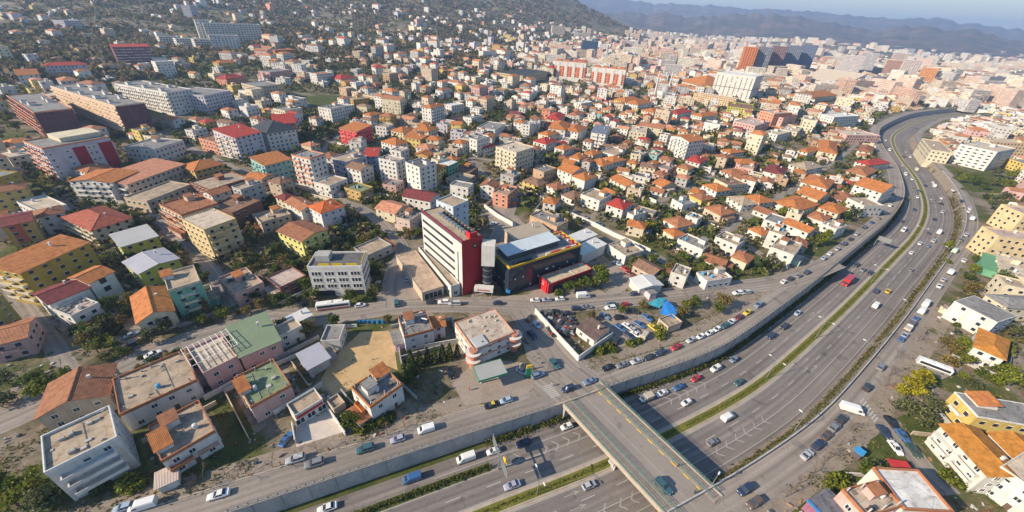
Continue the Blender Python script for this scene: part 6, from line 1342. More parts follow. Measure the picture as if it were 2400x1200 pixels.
# pedestrians: one continuous skinned figure
def person(label, px, py, z, shirt, trousers, rz=0, stride=.25):
    p = plane(px, py, z); me = bpy.data.meshes.new('body')
    V = [(0, 0, .95), (0, 0, 1.2), (0, 0, 1.42), (0, 0, 1.53), (0, .02, 1.66), (0, .2, 1.40), (.08, .26, 1.12), (.2, .25, .9), (0, -.2, 1.40), (-.1, -.26, 1.12), (-.05, -.27, .86), (.0, .1, .9), (stride * .6, .11, .5), (stride * .8, .11, .08), (stride * .8 + .16, .12, .05), (0, -.1, .9), (-stride * .2, -.11, .5), (-stride, -.11, .09), (-stride + .15, -.12, .05)]
    E = [(0, 1), (1, 2), (2, 3), (3, 4), (2, 5), (5, 6), (6, 7), (2, 8), (8, 9), (9, 10), (0, 11), (11, 12), (12, 13), (13, 14), (0, 15), (15, 16), (16, 17), (17, 18)]
    R_ = [.15, .15, .16, .06, .11, .075, .055, .04, .075, .055, .04, .1, .075, .05, .045, .1, .075, .05, .045]
    me.from_pydata(V, E, []); me.materials.append(M['paint']); e = put('person', None, None, (p.x, p.y, z), rz); tag(e, label, 'person')
    o = put('body', me, e, col=shirt); md = o.modifiers.new('skin', 'SKIN'); 
    for k, rr in enumerate(R_): me.skin_vertices[0].data[k].radius = (rr, rr)
    me.skin_vertices[0].data[0].use_root = True; sb = o.modifiers.new('sub', 'SUBSURF'); sb.levels = 1; sb.render_levels = 1
    mb = MB(); mb.cyl(0, 0, .5, .98, .17, 8, 0, .19); build(mb, 'coat_skirt', 'cloth', e, col=trousers); mb = MB(); mb.cyl(-.01, .02, 1.66, 1.80, .12, 8, 0, .06); build(mb, 'hair', 'dark', e)
person('person in a pale top walking over the zebra crossing by the bridge', 1293, 905, .03, (.5, .45, .4), (.05, .05, .06), .4)
person('person in dark clothes walking on the bridge footway', 1586, 1094, .17, (.35, .2, .2), (.03, .03, .04), -.9)
person('person in dark clothes at the bottom of the bridge roadway', 1627, 1157, .03, (.05, .05, .06), (.04, .04, .05), .2)
person('person in red beside the petrol forecourt', 1100, 915, .02, (.5, .08, .05), (.05, .05, .05), .6)
person('person in dark clothes standing at the right verge', 2168, 783, .02, (.05, .05, .06), (.04, .04, .05), 1.2)
# scrap heap inside the walled yard
q = random.Random(21); mb = MB(); cols = []
def ins(px, py): return at(px, py)
for k in range(260):
    u, v = q.random(), q.random(); x = 1268 + 70 * u + 24 * v; y = 728 + 6 * u + 62 * v * (1 - .35 * u) + 12 * u
    if x > 1345 and y > 752: continue
    p = at(x, y); a = q.uniform(0, 6.28); sx, sy, sz = q.uniform(.3, 1.4), q.uniform(.2, .7), q.uniform(.1, .6); z = q.uniform(0, 1.1); c, s_ = math.cos(a), math.sin(a)
    P = [(p.x + c * dx - s_ * dy, p.y + s_ * dx + c * dy) for dx, dy in ((-sx, -sy), (sx, -sy), (sx, sy), (-sx, sy))]
    col = q.choice(((.03, .03, .035), (.05, .05, .055), (.4, .4, .4), (.06, .09, .14), (.25, .04, .03), (.1, .1, .11), (.03, .04, .04)))
    n0 = len(mb.f); mb.prism(P, z, z + sz, 0, True, True); cols += [col] * (len(mb.f) - n0)
def colmesh(mb, cols, name, mat, kind='stuff'):
    me = mb.mesh(name, [mat]); ca = me.color_attributes.new('Col', 'FLOAT_COLOR', 'CORNER'); arr = np.ones((len(me.loops), 4), np.float32)
    ln = np.array([len(f) for f in mb.f]); arr[:, :3] = np.repeat(np.array(cols, np.float32), ln, axis=0); ca.data.foreach_set('color', arr.ravel()); return me
o = put('scrap_heap', colmesh(mb, cols, 'scrap_heap', 'citypaint'), kind='stuff'); tag(o, 'heap of dark car scrap inside the white-walled yard', 'scrap')
for i, (x, y, k, c, h) in enumerate(((1300, 733, 'sedan', 'black', .3), (1330, 737, 'sedan', 'dark', .2), (1316, 758, 'hatchback', 'dark', 1.0), (1352, 726, 'suv', 'navy', .15), (1375, 722, 'sedan', 'grey', .1), (1322, 780, 'hatchback', 'steel', -.8))):
    veh(('black wrecked sedan in the upper left corner of the scrap yard', 'dark wrecked sedan right of the black one in the scrap yard', 'dark wrecked hatchback in the middle of the scrap yard', 'navy SUV on the street edge of the scrap yard', 'grey sedan on the street edge of the scrap yard', 'steel blue wrecked hatchback along the scrap-yard wall')[i], x, y, k, c, head=h)
# ------------------------------------------------------------------ vegetation
def leafquad(mb, c, s, q, up=.3):
    n = Vector((q.gauss(0, 1), q.gauss(0, 1), q.gauss(0, 1) + up)).normalized(); x = n.orthogonal().normalized(); y = n.cross(x)
    a = q.uniform(0, 6.28); x, y = x * math.cos(a) + y * math.sin(a), y * math.cos(a) - x * math.sin(a); x *= s; y *= s * q.uniform(.55, 1)
    c = Vector(c); mb.face([c - x - y * .6, c + x * .2 - y, c + x + y * .5, c - x * .3 + y])
def limb_tree(seed, H, R, n, leaf, clumps=9, lean=.1, low=.35):
    q = random.Random(seed); tr = MB(); top = Vector((q.uniform(-lean, lean) * H, q.uniform(-lean, lean) * H, H * .55))
    tr.tube((0, 0, -.3), top * .5, .05 * H * .5 + .06, .035 * H * .5 + .05, 7); tr.tube(top * .5, top, .035 * H * .5 + .05, .04, 6); C = []
    for k in range(clumps):
        a = k * 2.4 + q.uniform(-.4, .4); rr = R * (.25 + .5 * q.random()); z = H * (low + (1 - low) * (.25 + .6 * q.random()) - .12)
        c = Vector((math.cos(a) * rr, math.sin(a) * rr, z)); C.append((c, R * q.uniform(.34, .55))); st_ = top * q.uniform(.5, .95); tr.tube(st_, c, .05, .02, 5)
    C.append((Vector((top.x, top.y, H - R * .4)), R * .5)); cr = MB()
    for i in range(n):
        c, r = C[q.randrange(len(C))]; d = Vector((q.gauss(0, 1), q.gauss(0, 1), q.gauss(0, .85))).normalized() * r * (q.random() ** .45)
        leafquad(cr, c + d, leaf * q.uniform(.6, 1.25), q)
    return tr.mesh('trunk', ['bark']), cr.mesh('crown', ['leaf'])
def bare_tree(seed, H, n=1):
    q = random.Random(seed); mb = MB(); tw = MB()
    def rec(p, d, L, r, depth):
        e = p + d * L; (mb if depth < 2 else tw).tube(p, e, r, r * .62, 5 if depth < 2 else 3, cap=False)
        if depth >= 5: return
        for _ in range(3 if depth < 4 else 2):
            nd_ = (d + Vector((q.gauss(0, .5), q.gauss(0, .5), q.gauss(.12, .3)))).normalized(); rec(e, nd_, L * q.uniform(.62, .8), r * .6, depth + 1)
    rec(Vector((0, 0, -.2)), Vector((.03, .02, 1)).normalized(), H * .28, .03 * H * .5 + .03, 0)
    return mb.mesh('trunk', ['bark']), tw.mesh('crown', ['twig'])
def cone_tree(seed, H, R, n, leaf):
    q = random.Random(seed); tr = MB(); tr.tube((0, 0, -.3), (0, 0, H * .8), .16, .04, 6); cr = MB()
    for i in range(n):
        z = H * (.08 + .92 * q.random() ** 1.2); r = R * (1 - z / H) ** .7 * (.55 + .5 * q.random()); a = q.uniform(0, 6.28); leafquad(cr, (r * math.cos(a), r * math.sin(a), z), leaf * q.uniform(.6, 1.2), q, .1)
    return tr.mesh('trunk', ['bark']), cr.mesh('crown', ['leaf'])
def bush_mesh(seed, R, H, n, leaf):
    q = random.Random(seed); cr = MB(); tr = MB()
    for k in range(4): a = k * 1.6; tr.tube((0, 0, -.2), (math.cos(a) * R * .4, math.sin(a) * R * .4, H * .6), .05, .02, 4)
    for i in range(n):
        d = Vector((q.gauss(0, 1), q.gauss(0, 1), abs(q.gauss(0, 1)))).normalized() * (.55 + .45 * q.random()); leafquad(cr, (d.x * R, d.y * R, d.z * H + .1), leaf * q.uniform(.6, 1.2), q, .5)
    return tr.mesh('stem', ['bark']), cr.mesh('crown', ['leaf'])
TP = dict(leafy=[limb_tree(s_, 7, 3.2, 620, .36) for s_ in (1, 2, 3)], olive=[limb_tree(s_, 5, 3.0, 560, .30, 10, .05, .3) for s_ in (5, 6)], bare=[bare_tree(s_, 6.5) for s_ in (7, 8, 9)],
          cone=[cone_tree(s_, 9, 1.9, 420, .36) for s_ in (11, 12)], bush=[bush_mesh(s_, 1.6, 1.7, 240, .28) for s_ in (13, 14)])
LC = dict(green=(.085, .115, .020), bright=(.16, .18, .022), yellow=(.32, .28, .02), olive=(.12, .13, .06), dark=(.045, .068, .026), brownish=(.17, .13, .045), autumn=(.24, .14, .035))
WORD = dict(leafy='leafy tree', olive='olive tree', bare='bare winter tree', cone='conical evergreen tree', bush='round shrub')
TN = dict(leafy='leafy_tree', olive='olive_tree', bare='bare_tree', cone='conifer_tree', bush='shrub')
def tree(kind, px=None, py=None, col='green', size=1.0, z=0.0, p=None, label=None, seed=None):
    p = p or plane(px, py, z); q = random.Random(seed or int(p.x * 91 + p.y * 17)); tr, cr = q.choice(TP[kind]); s_ = size * q.uniform(.9, 1.12)
    zt = z if z else terrain(p.x, p.y)
    e = put(TN[kind], None, None, (p.x, p.y, zt), q.uniform(0, 6.28)); e.scale = (s_ * q.uniform(.92, 1.1), s_ * q.uniform(.92, 1.1), s_)
    c = LC[col]; v = q.uniform(.85, 1.2); put('trunk' if kind != 'bush' else 'stem', tr, e); put('crown', cr, e, col=tuple(k * v for k in c))
    e['category'] = 'shrub' if kind == 'bush' else 'tree'
    w = {'green': 'green', 'bright': 'bright green', 'yellow': 'yellow-green', 'olive': 'grey-green', 'dark': 'dark green', 'brownish': 'brownish', 'autumn': 'rust-coloured'}[col]
    if label: e['label'] = label
    else: AUTO.append((e, (w + ' ' if kind != 'bare' else '') + WORD[kind], Vector((p.x, p.y, zt + 3))))
    return e
TL = [('leafy', 45, 1188, 'bright', 1.0), ('leafy', 85, 1160, 'bright', 1.0), ('leafy', 20, 1165, 'green', 1.1), ('leafy', 110, 1190, 'olive', .9), ('leafy', 145, 1180, 'dark', .9), ('bush', 305, 1135, 'bright', 1.6), ('bush', 322, 1142, 'bright', 1.3), ('bush', 235, 1150, 'green', 1.2), ('bush', 218, 1142, 'bright', 1.),
      ('leafy', 95, 905, 'green', .9), ('leafy', 125, 912, 'bright', .85), ('leafy', 160, 895, 'bright', .9), ('leafy', 190, 905, 'green', .8), ('leafy', 105, 930, 'bright', .8), ('bare', 150, 880, 'green', 1.1), ('leafy', 215, 895, 'bright', .7), ('olive', 22, 900, 'olive', .9), ('olive', 20, 945, 'olive', .9), ('olive', 248, 770, 'olive', .95),
      ('bush', 300, 825, 'bright', 1.), ('bush', 330, 840, 'green', .8), ('bare', 645, 700, 'green', 1.2), ('bare', 665, 715, 'green', 1.0), ('leafy', 600, 705, 'green', .7), ('bush', 815, 985, 'green', 1.5), ('leafy', 828, 1000, 'green', .8), ('bush', 850, 1005, 'bright', 1.4), ('bush', 872, 1000, 'green', 1.4), ('bush', 895, 992, 'bright', 1.2), ('bush', 835, 960, 'green', 1.4), ('bush', 915, 980, 'green', 1.1),
      ('cone', 950, 880, 'dark', .8), ('cone', 965, 862, 'dark', .85), ('cone', 985, 858, 'green', .85), ('cone', 1003, 852, 'dark', .85), ('cone', 1020, 850, 'green', .85), ('cone', 1038, 845, 'dark', .85), ('cone', 1055, 842, 'green', .85), ('cone', 960, 895, 'green', .8), ('cone', 1072, 838, 'dark', .75), ('cone', 972, 880, 'dark', .8),
      ('bare', 948, 1003, 'green', .95), ('bare', 465, 1150, 'green', .9), ('bare', 560, 1120, 'green', .8), ('bare', 640, 1095, 'green', .8), ('bare', 745, 1062, 'green', .8), ('bare', 812, 1042, 'green', .85), ('bare', 872, 1030, 'green', .7), ('bare', 908, 1020, 'green', .85), ('bare', 700, 1075, 'green', .8), ('leafy', 910, 755, 'brownish', .6), ('bare', 480, 1130, 'green', .9),
      ('bare', 1840, 1165, 'green', .9), ('bare', 1870, 1135, 'green', .9), ('bare', 1905, 1110, 'green', .9), ('bare', 1940, 1075, 'green', .8), ('bare', 1965, 1045, 'green', .9), ('bare', 1990, 1010, 'green', .8), ('bare', 2085, 880, 'green', 1.0), ('bare', 2098, 840, 'green', .9), ('bare', 2150, 800, 'green', .8), ('bare', 2195, 730, 'green', .8), ('bare', 2075, 905, 'green', .8),
      ('leafy', 2125, 915, 'yellow', 1.05), ('leafy', 2150, 900, 'yellow', 1.05), ('leafy', 2105, 925, 'yellow', .8), ('leafy', 2140, 930, 'yellow', .75), ('olive', 2108, 965, 'olive', 1.0), ('olive', 2150, 985, 'olive', 1.15), ('olive', 2175, 960, 'olive', .9), ('leafy', 2205, 815, 'brownish', .85), ('leafy', 2225, 830, 'brownish', .8), ('leafy', 2245, 815, 'bright', .8), ('leafy', 2262, 835, 'bright', .9),
      ('bush', 2225, 850, 'brownish', 1.5), ('leafy', 2262, 660, 'green', .9), ('leafy', 2275, 640, 'bright', .8), ('leafy', 2262, 690, 'brownish', .7), ('leafy', 2335, 668, 'green', 1.2), ('bush', 2290, 705, 'autumn', 1.4), ('bush', 2250, 715, 'green', 1.), ('leafy', 2280, 615, 'green', .8), ('bush', 2212, 1065, 'bright', 1.6), ('bush', 2240, 1105, 'green', 1.7), ('bush', 2230, 1125, 'bright', 1.6), ('bush', 2260, 1140, 'green', 1.3),
      ('bush', 1960, 1130, 'bright', 1.5), ('bush', 1945, 1140, 'bright', 1.2), ('leafy', 2020, 1115, 'green', .7), ('olive', 2040, 1100, 'olive', .7), ('bush', 1980, 1120, 'green', 1.1), ('bush', 2330, 895, 'bright', 1.6), ('bush', 2300, 880, 'green', 1.4), ('leafy', 2360, 880, 'bright', .8), ('leafy', 2325, 870, 'green', .7), ('olive', 2270, 905, 'olive', .7),
      ('leafy', 1330, 685, 'green', .8), ('leafy', 1350, 682, 'bright', .75), ('leafy', 1370, 678, 'green', .85), ('leafy', 1390, 674, 'bright', .8), ('leafy', 1410, 668, 'green', 1.0), ('leafy', 1405, 655, 'bright', 1.0), ('bush', 1310, 690, 'green', 1.3), ('leafy', 1455, 735, 'green', .6), ('leafy', 1505, 725, 'brownish', .7), ('bush', 1548, 775, 'bright', 1.6), ('bush', 1545, 790, 'bright', 1.4),
      ('leafy', 1605, 725, 'bright', .75), ('leafy', 1625, 720, 'green', .8), ('bare', 1610, 705, 'green', 1.), ('bare', 1640, 700, 'green', 1.1), ('bare', 1665, 705, 'green', .9), ('leafy', 1690, 722, 'brownish', .9), ('leafy', 1680, 735, 'green', .7), ('leafy', 1590, 745, 'brownish', .7), ('bush', 1405, 825, 'bright', 1.4), ('bush', 1425, 815, 'bright', 1.2), ('bush', 1440, 822, 'green', 1.),
      ('bush', 1475, 808, 'bright', 1.2), ('bush', 1495, 802, 'green', 1.0), ('leafy', 1385, 750, 'brownish', .6), ('leafy', 1405, 775, 'green', .55), ('leafy', 1570, 640, 'brownish', .9), ('leafy', 1585, 660, 'brownish', .8), ('leafy', 1600, 615, 'green', .9), ('leafy', 1640, 620, 'green', .8), ('leafy', 1920, 575, 'bright', 1.), ('leafy', 1935, 560, 'bright', .9), ('leafy', 1830, 508, 'bright', 1.0), ('leafy', 1975, 518, 'green', 1.),
      ('leafy', 1305, 372, 'green', 1.), ('leafy', 1250, 345, 'brownish', 1.3), ('leafy', 1350, 345, 'dark', 1.1), ('leafy', 1395, 400, 'green', .9), ('leafy', 1375, 395, 'green', .9), ('leafy', 1510, 490, 'bright', .9), ('leafy', 1530, 500, 'bright', .9), ('leafy', 1500, 550, 'bright', 1.), ('leafy', 1515, 540, 'yellow', .9), ('leafy', 1575, 480, 'green', .9), ('leafy', 1660, 400, 'green', 1.1),
      ('cone', 1490, 300, 'dark', 1.), ('leafy', 940, 268, 'dark', 1.8), ('leafy', 960, 275, 'dark', 1.8), ('leafy', 620, 470, 'green', 1.), ('leafy', 640, 480, 'green', 1.), ('leafy', 600, 450, 'dark', 1.), ('leafy', 335, 545, 'green', .9), ('leafy', 360, 530, 'olive', .8), ('leafy', 650, 600, 'green', .9), ('leafy', 670, 625, 'brownish', .8), ('leafy', 110, 540, 'green', .9), ('leafy', 75, 560, 'green', .9), ('leafy', 955, 545, 'olive', .8), ('leafy', 940, 560, 'green', .7),
      ('leafy', 900, 560, 'green', .7), ('leafy', 690, 415, 'green', .9), ('leafy', 810, 455, 'green', .8), ('leafy', 880, 440, 'bright', .9), ('leafy', 905, 452, 'green', .9), ('leafy', 1040, 430, 'dark', 1.1), ('leafy', 1180, 470, 'brownish', .9), ('leafy', 1270, 530, 'brownish', .8), ('leafy', 1330, 520, 'brownish', .9), ('leafy', 1355, 530, 'olive', .8), ('leafy', 10, 330, 'brownish', 1.2), ('leafy', 30, 300, 'bright', 1.1), ('leafy', 45, 315, 'green', 1.2)]
for k in range(20): TL.append((('leafy', 'bush', 'bush', 'olive')[k % 4], 2215 + (k * 53) % 175, 585 + (k * 67) % 320, ('bright', 'brownish', 'green', 'olive', 'bright')[k % 5], .8 + .12 * (k % 4)))
for k in range(16): TL.append((('leafy', 'leafy', 'bush')[k % 3], 2240 + (k * 37) % 140, 412 + (k * 23) % 38, ('bright', 'green', 'olive', 'bright')[k % 4], .9 + .1 * (k % 4)))
FT = np.array(FOOT)
for a in TL:
    p_ = plane(a[1], a[2], 0)
    if (np.hypot(FT[:, 0] - p_.x, FT[:, 1] - p_.y) < FT[:, 2] * .62).any() and a[1] > 2210 and 580 < a[2] < 910: continue
    tree(*a)
def leaf_run(name, label, cat, path, width, height, dens, leaf, cols, seed, z, mat='leaf_stuff', parent=None):
    """continuous hedge: leaves spread through a low band along the axis; path = (s0, s1, offset function)"""
    q = random.Random(seed); mb = MB(); cols_ = []; s0, s1, of = path; s = s0
    while s < s1:
        d = dens * (1 if s < S0 + 150 else .45); h_ = height * (.75 + .5 * (noise.noise((s * .35, seed, 0)) + .5))
        if noise.noise((s * .12, seed + 9, 0)) > -.42:
            for _ in range(int(d)):
                ss = s + q.random(); o = of(ss) + q.gauss(0, width * .4); p = axpt(ss, o); zz = z(o) if callable(z) else z
                leafquad(mb, (p.x, p.y, zz + h_ * q.random() ** .7), leaf * q.uniform(.6, 1.3) * (1 if s < S0 + 150 else 1.6), q, .5); c = q.choice(cols); cols_.append(c)
        s += 1.0
    o = put(name, colmesh(mb, cols_, name, mat)); tag(o, label, cat); return o
gr_ = [(.075, .095, .02), (.095, .11, .024), (.14, .12, .035), (.06, .078, .02)]; dr_ = [(.12, .095, .045), (.09, .08, .035), (.15, .115, .06), (.07, .075, .03)]
leaf_run('hedge', 'clipped hedge at the foot of the retaining wall beyond the bridge', 'hedge', (S0 + 13, 640, lambda s: LW(s) - 1.3), 1.1, 1.5, 26, .30, gr_, 1, HZ)
leaf_run('hedge', 'hedge at the foot of the retaining wall just before the bridge', 'hedge', (near_axis((-5, 66))[0], S0 - 6, lambda s: LW(s) - 1.5), 1.5, 1.6, 34, .28, gr_, 2, HZ)
leaf_run('hedge', 'hedge strip between slip road and left carriageway', 'hedge', (40, near_axis((-3, 58))[0], lambda s: 10.4), 1.0, 1.1, 24, .26, gr_, 3, HZ)
leaf_run('scrub', 'dry scrub on the right bank of the motorway cutting', 'scrub', (S0 - 50, 640, lambda s: -16.1), 1.3, .9, 26, .27, dr_ + gr_, 4, lambda o: HZ + min(6, max(0, (-o - 15.8) / 1.9 * 6)))
o = leaf_run('median_plants', 'low grass and weeds growing along the median', 'grass', (30, 640, lambda s: 0), .75, .25, 14, .16, [(.07, .095, .015), (.10, .11, .02), (.13, .11, .03)], 5, HZ + .18); o['kind'] = 'stuff'
o = leaf_run('verge_weeds', 'weeds along the parked cars of the left verge', 'grass', (S0 + 24, 330, lambda s: LW(s) + 8.0), .5, .3, 8, .16, [(.07, .095, .015), (.13, .11, .03)], 6, .02); o['kind'] = 'stuff'
# ------------------------------------------------------------------ random fill of the quarter, the far city, woods, mountains, haze
q = random.Random(77)
FA = np.array(FOOT) if FOOT else np.zeros((0, 3))
STP = np.array([(p.x, p.y, w / 2) for pts, w in STREETS for a, b in zip(pts[:-1], pts[1:]) for p in (a, a.lerp(b, .5))])
CARS = np.array(FOOTC)
EXC = [[(760, 770), (945, 770), (945, 900), (780, 940)], [(1385, 705), (1560, 700), (1620, 770), (1400, 840)], [(1240, 715), (1360, 845), (1450, 775), (1380, 715)], [(1080, 830), (1270, 830), (1420, 900), (1240, 960), (1060, 950)],
       [(940, 560), (1440, 520), (1500, 700), (880, 740)], [(1120, 460), (1240, 490), (1260, 560), (1140, 600)], [(680, 975), (815, 975), (820, 1050), (680, 1060)], [(700, 215), (820, 225), (820, 258), (700, 250)],
       [(2030, 960), (2200, 960), (2250, 1200), (1900, 1200)], [(2215, 395), (2400, 395), (2400, 460), (2230, 460)], [(1560, 690), (1640, 655), (1790, 655), (1800, 700), (1640, 770), (1560, 770)], [(2085, 300), (2125, 270), (2200, 260), (2300, 250), (2420, 246), (2420, 300), (2260, 325), (2190, 335), (2150, 330)], [(2090, 860), (2260, 780), (2290, 900), (2120, 990)]]
def inpoly(x, y, P):
    c = False; j = len(P) - 1
    for i in range(len(P)):
        if (P[i][1] > y) != (P[j][1] > y) and x < (P[j][0] - P[i][0]) * (y - P[i][1]) / (P[j][1] - P[i][1]) + P[i][0]: c = not c
        j = i
    return c
def free(x, y, rad, exc=True, road=0.0):
    if len(FA) and (np.hypot(FA[:, 0] - x, FA[:, 1] - y) < FA[:, 2] * .86 + rad).any(): return False
    if (np.hypot(STP[:, 0] - x, STP[:, 1] - y) < STP[:, 2] + rad * .8 + road).any(): return False
    s, o, _ = near_axis((x, y)); d_ = math.hypot(x - axpt(s, 0).x, y - axpt(s, 0).y) if 5 < s < ARC[-1] - 5 else 99
    if 0 < s < 1230 and RB - 13 - rad < o < LW(s) + 13 + rad and abs(d_ - abs(o)) < 8: return False
    if exc:
        px, py = pix((x, y, terrain(x, y)))
        for P in EXC:
            if inpoly(px, py, P): return False
    return True
def wpick(qq, tab):
    t = qq.random() * sum(w for _, w in tab)
    for k, w in tab:
        t -= w
        if t <= 0: return k
    return tab[0][0]
WT = [('white', 58), ('cream', 18), ('beige', 12), ('pink', 4), ('grey', 8), ('yellow', 3), ('tan', 4), ('salmon', 2), ('teal', 1), ('lilac', 3), ('ochre', 1.5)]
RT_R = [('orange', 26), ('terracotta', 34), ('rust', 20), ('brown', 14), ('red', 5), ('salmon', 6), ('maroon', 3)]
RT_F = [('grey', 30), ('tan', 30), ('cream', 15), ('pinkish', 12), ('darkgrey', 8), ('brown', 5)]
cand = []
GA = math.radians(-24)                              # grain of the old quarter's streets
def region(x, y):
    """(density, share of pitched roofs, mean storeys) by part of town"""
    az = math.degrees(math.atan2(x, y)); r = math.hypot(x, y)
    if az < -20: return (.50 if r < 560 else .24 if r < 800 else .13 if r < 1100 else .06), .5, 2.8
    if az < -6: return (.70 if r < 520 else .42 if r < 800 else .22 if r < 1200 else .08), .55, 2.6
    if az < 6: return (.78 if r < 620 else .62 if r < 1000 else .36 if r < 1500 else .10), .55, 2.5
    if az < 50: return .95, .70 if r < 620 else .55, 1.45 if r < 620 else 2.0
    return .80, .4, 2.3
gx = -900
step = 13.4
ca, sa = math.cos(GA), math.sin(GA)
for i in range(-140, 140):
    for j in range(0, 160):
        u, v = i * step + q.uniform(-3, 3), j * step + q.uniform(-3, 3); x, y = ca * u - sa * v, sa * u + ca * v; r = math.hypot(x, y)
        if y < 30 or r < 120 or r > 2050: continue
        zt = terrain(x, y); px, py = pix((x, y, zt + 4))
        if not (-60 < px < 2460 and -20 < py < 1230): continue
        dens, pr, ms = region(x, y)
        az_ = math.degrees(math.atan2(x, y)); dense = 3 < az_ < 52 and r < 640
        if not dense: dens *= .74
        if r < 200: dens *= .7
        if zt > 95: dens *= .15
        if q.random() > dens * (1.0 if noise.noise((x / 90, y / 90, 4)) > -.28 else .35): continue
        w, d = (q.uniform(6.5, 12), q.uniform(6, 9.5)) if dense else (q.uniform(8, 13.5), q.uniform(7.5, 11.5))
        if r > 420 and q.random() < .14: w, d = q.uniform(14, 24), q.uniform(10, 14)
        fl = max(1, min(7, int(round(q.gauss(ms, .8)))))
        if w > 14: fl = q.randint(3, 6)
        if r < 200: fl = q.choice((1, 1, 2)); w, d = q.uniform(6.5, 10), q.uniform(6, 9)
        if not free(x, y, .34 * math.hypot(w, d)): continue
        ang = GA + q.choice((0, math.pi / 2)) + q.gauss(0, .10) + .35 * noise.noise((x / 260, y / 260, 9))
        pit = q.random() < pr; cand.append((r, x, y, w, d, ang, fl * 2.95 + q.uniform(-.2, .7), fl, 'flat' if not pit else q.choice(('hip', 'hip', 'gable')), wpick(q, WT), wpick(q, RT_R if pit else RT_F)))
cand.sort(key=lambda a: a[0])
NH_ = len([o for o in bpy.data.objects if o.name.split('.')[0] == 'house'])
NIND = max(60, 345 - NH_)
taken = []
def clash(x, y, rad):
    for (a, b, c) in taken:
        if abs(a - x) < 14 and abs(b - y) < 14 and math.hypot(a - x, b - y) < c + rad: return True
    return False
ind = []; rest = []
for c in cand:
    rad = .36 * math.hypot(c[3], c[4])
    if c[0] < 700:
        if clash(c[1], c[2], rad): continue
        taken.append((c[1], c[2], rad))
    (ind if len(ind) < NIND else rest).append(c)
for (r, x, y, w, d, ang, h, fl, rf, wl_, rc_) in ind:
    house((x, y, w, d, ang), h, rf, wl_, rc_, fl=fl, sep=False, group='houses of the old quarter', bal=q.choice(('', '', '0')) if fl > 1 else '', foot=True)
FA = np.array(FOOT)
# low garden walls round the nearer plots, kept off streets and neighbours
for root, w, d in GW:
    qq = random.Random(int(root.location.x * 3 + root.location.y * 5)); a, b = w / 2 + qq.uniform(1.8, 3.6), d / 2 + qq.uniform(1.8, 4.0)
    for (p0_, p1_) in (((-a, -b), (a, -b)), ((a, -b), (a, b)), ((a, b), (-a, b)), ((-a, b), (-a, -b))):
        if qq.random() < .25: continue
        ok = True
        for t_ in (0, .25, .5, .75, 1):
            P_ = loc(root, p0_[0] + (p1_[0] - p0_[0]) * t_, p0_[1] + (p1_[1] - p0_[1]) * t_)
            dd = np.hypot(FA[:, 0] - P_.x, FA[:, 1] - P_.y) - FA[:, 2] * .8; own = int(np.hypot(FA[:, 0] - root.location.x, FA[:, 1] - root.location.y).argmin()); dd[own] = 9
            s_, o_, _h = near_axis(P_)
            if (dd < 0).any() or (np.hypot(STP[:, 0] - P_.x, STP[:, 1] - P_.y) < STP[:, 2] + .3).any() or (0 < s_ < 950 and RB - 12.5 < o_ < LW(s_) + 12.5) or (np.hypot(CARS[:, 0] - P_.x, CARS[:, 1] - P_.y) < 3).any(): ok = False; break
        if not ok: continue
        L_ = math.hypot(p1_[0] - p0_[0], p1_[1] - p0_[1]); mb = MB(); hh = qq.uniform(1.3, 1.9); mb.box(0, L_, -.1, .1, -1.5, hh); mb.box(0, L_, -.15, .15, hh, hh + .08)
        build(mb, 'garden_wall', 'plaster', root, (p0_[0], p0_[1], 0), math.atan2(p1_[1] - p0_[1], p1_[0] - p0_[0]), col=qq.choice((WC['white'], WC['white'], WC['beige'], WC['grey'], WC['cream'])))
# yards: concrete, soil and grass plots round the houses of the flat quarter
mb = MB(); cols = []; YC = [(.27, .24, .21), (.33, .29, .25), (.22, .19, .16), (.30, .24, .18), (.08, .10, .03), (.06, .085, .02), (.12, .11, .04), (.18, .13, .09)]
yi = 0
for (x, y, w, d, ang) in [(o.location.x, o.location.y, a_, b_, o.rotation_euler.z) for o, a_, b_ in GW] + [(c[1], c[2], c[3], c[4], c[5]) for c in rest if c[0] < 800]:
    if terrain(x, y) > .3: continue
    for _ in range(2):
        ox, oy = q.uniform(-5, 5), q.uniform(-5, 5); hw, hd = w / 2 + q.uniform(0, 3), d / 2 + q.uniform(0, 3); c_, s_ = math.cos(ang), math.sin(ang); z = .002 + .0011 * (yi % 8); yi += 1
        P_ = [(x + c_ * (ox + a) - s_ * (oy + b), y + s_ * (ox + a) + c_ * (oy + b), z) for a, b in ((-hw, -hd), (hw, -hd), (hw, hd), (-hw, hd))]
        if any(in_hole(p[0], p[1], 13) for p in P_): continue
        mb.face(P_); cols.append(q.choice(YC))
put('yard_plots', colmesh(mb, cols, 'yard_plots', 'yardpaint'), kind='structure')
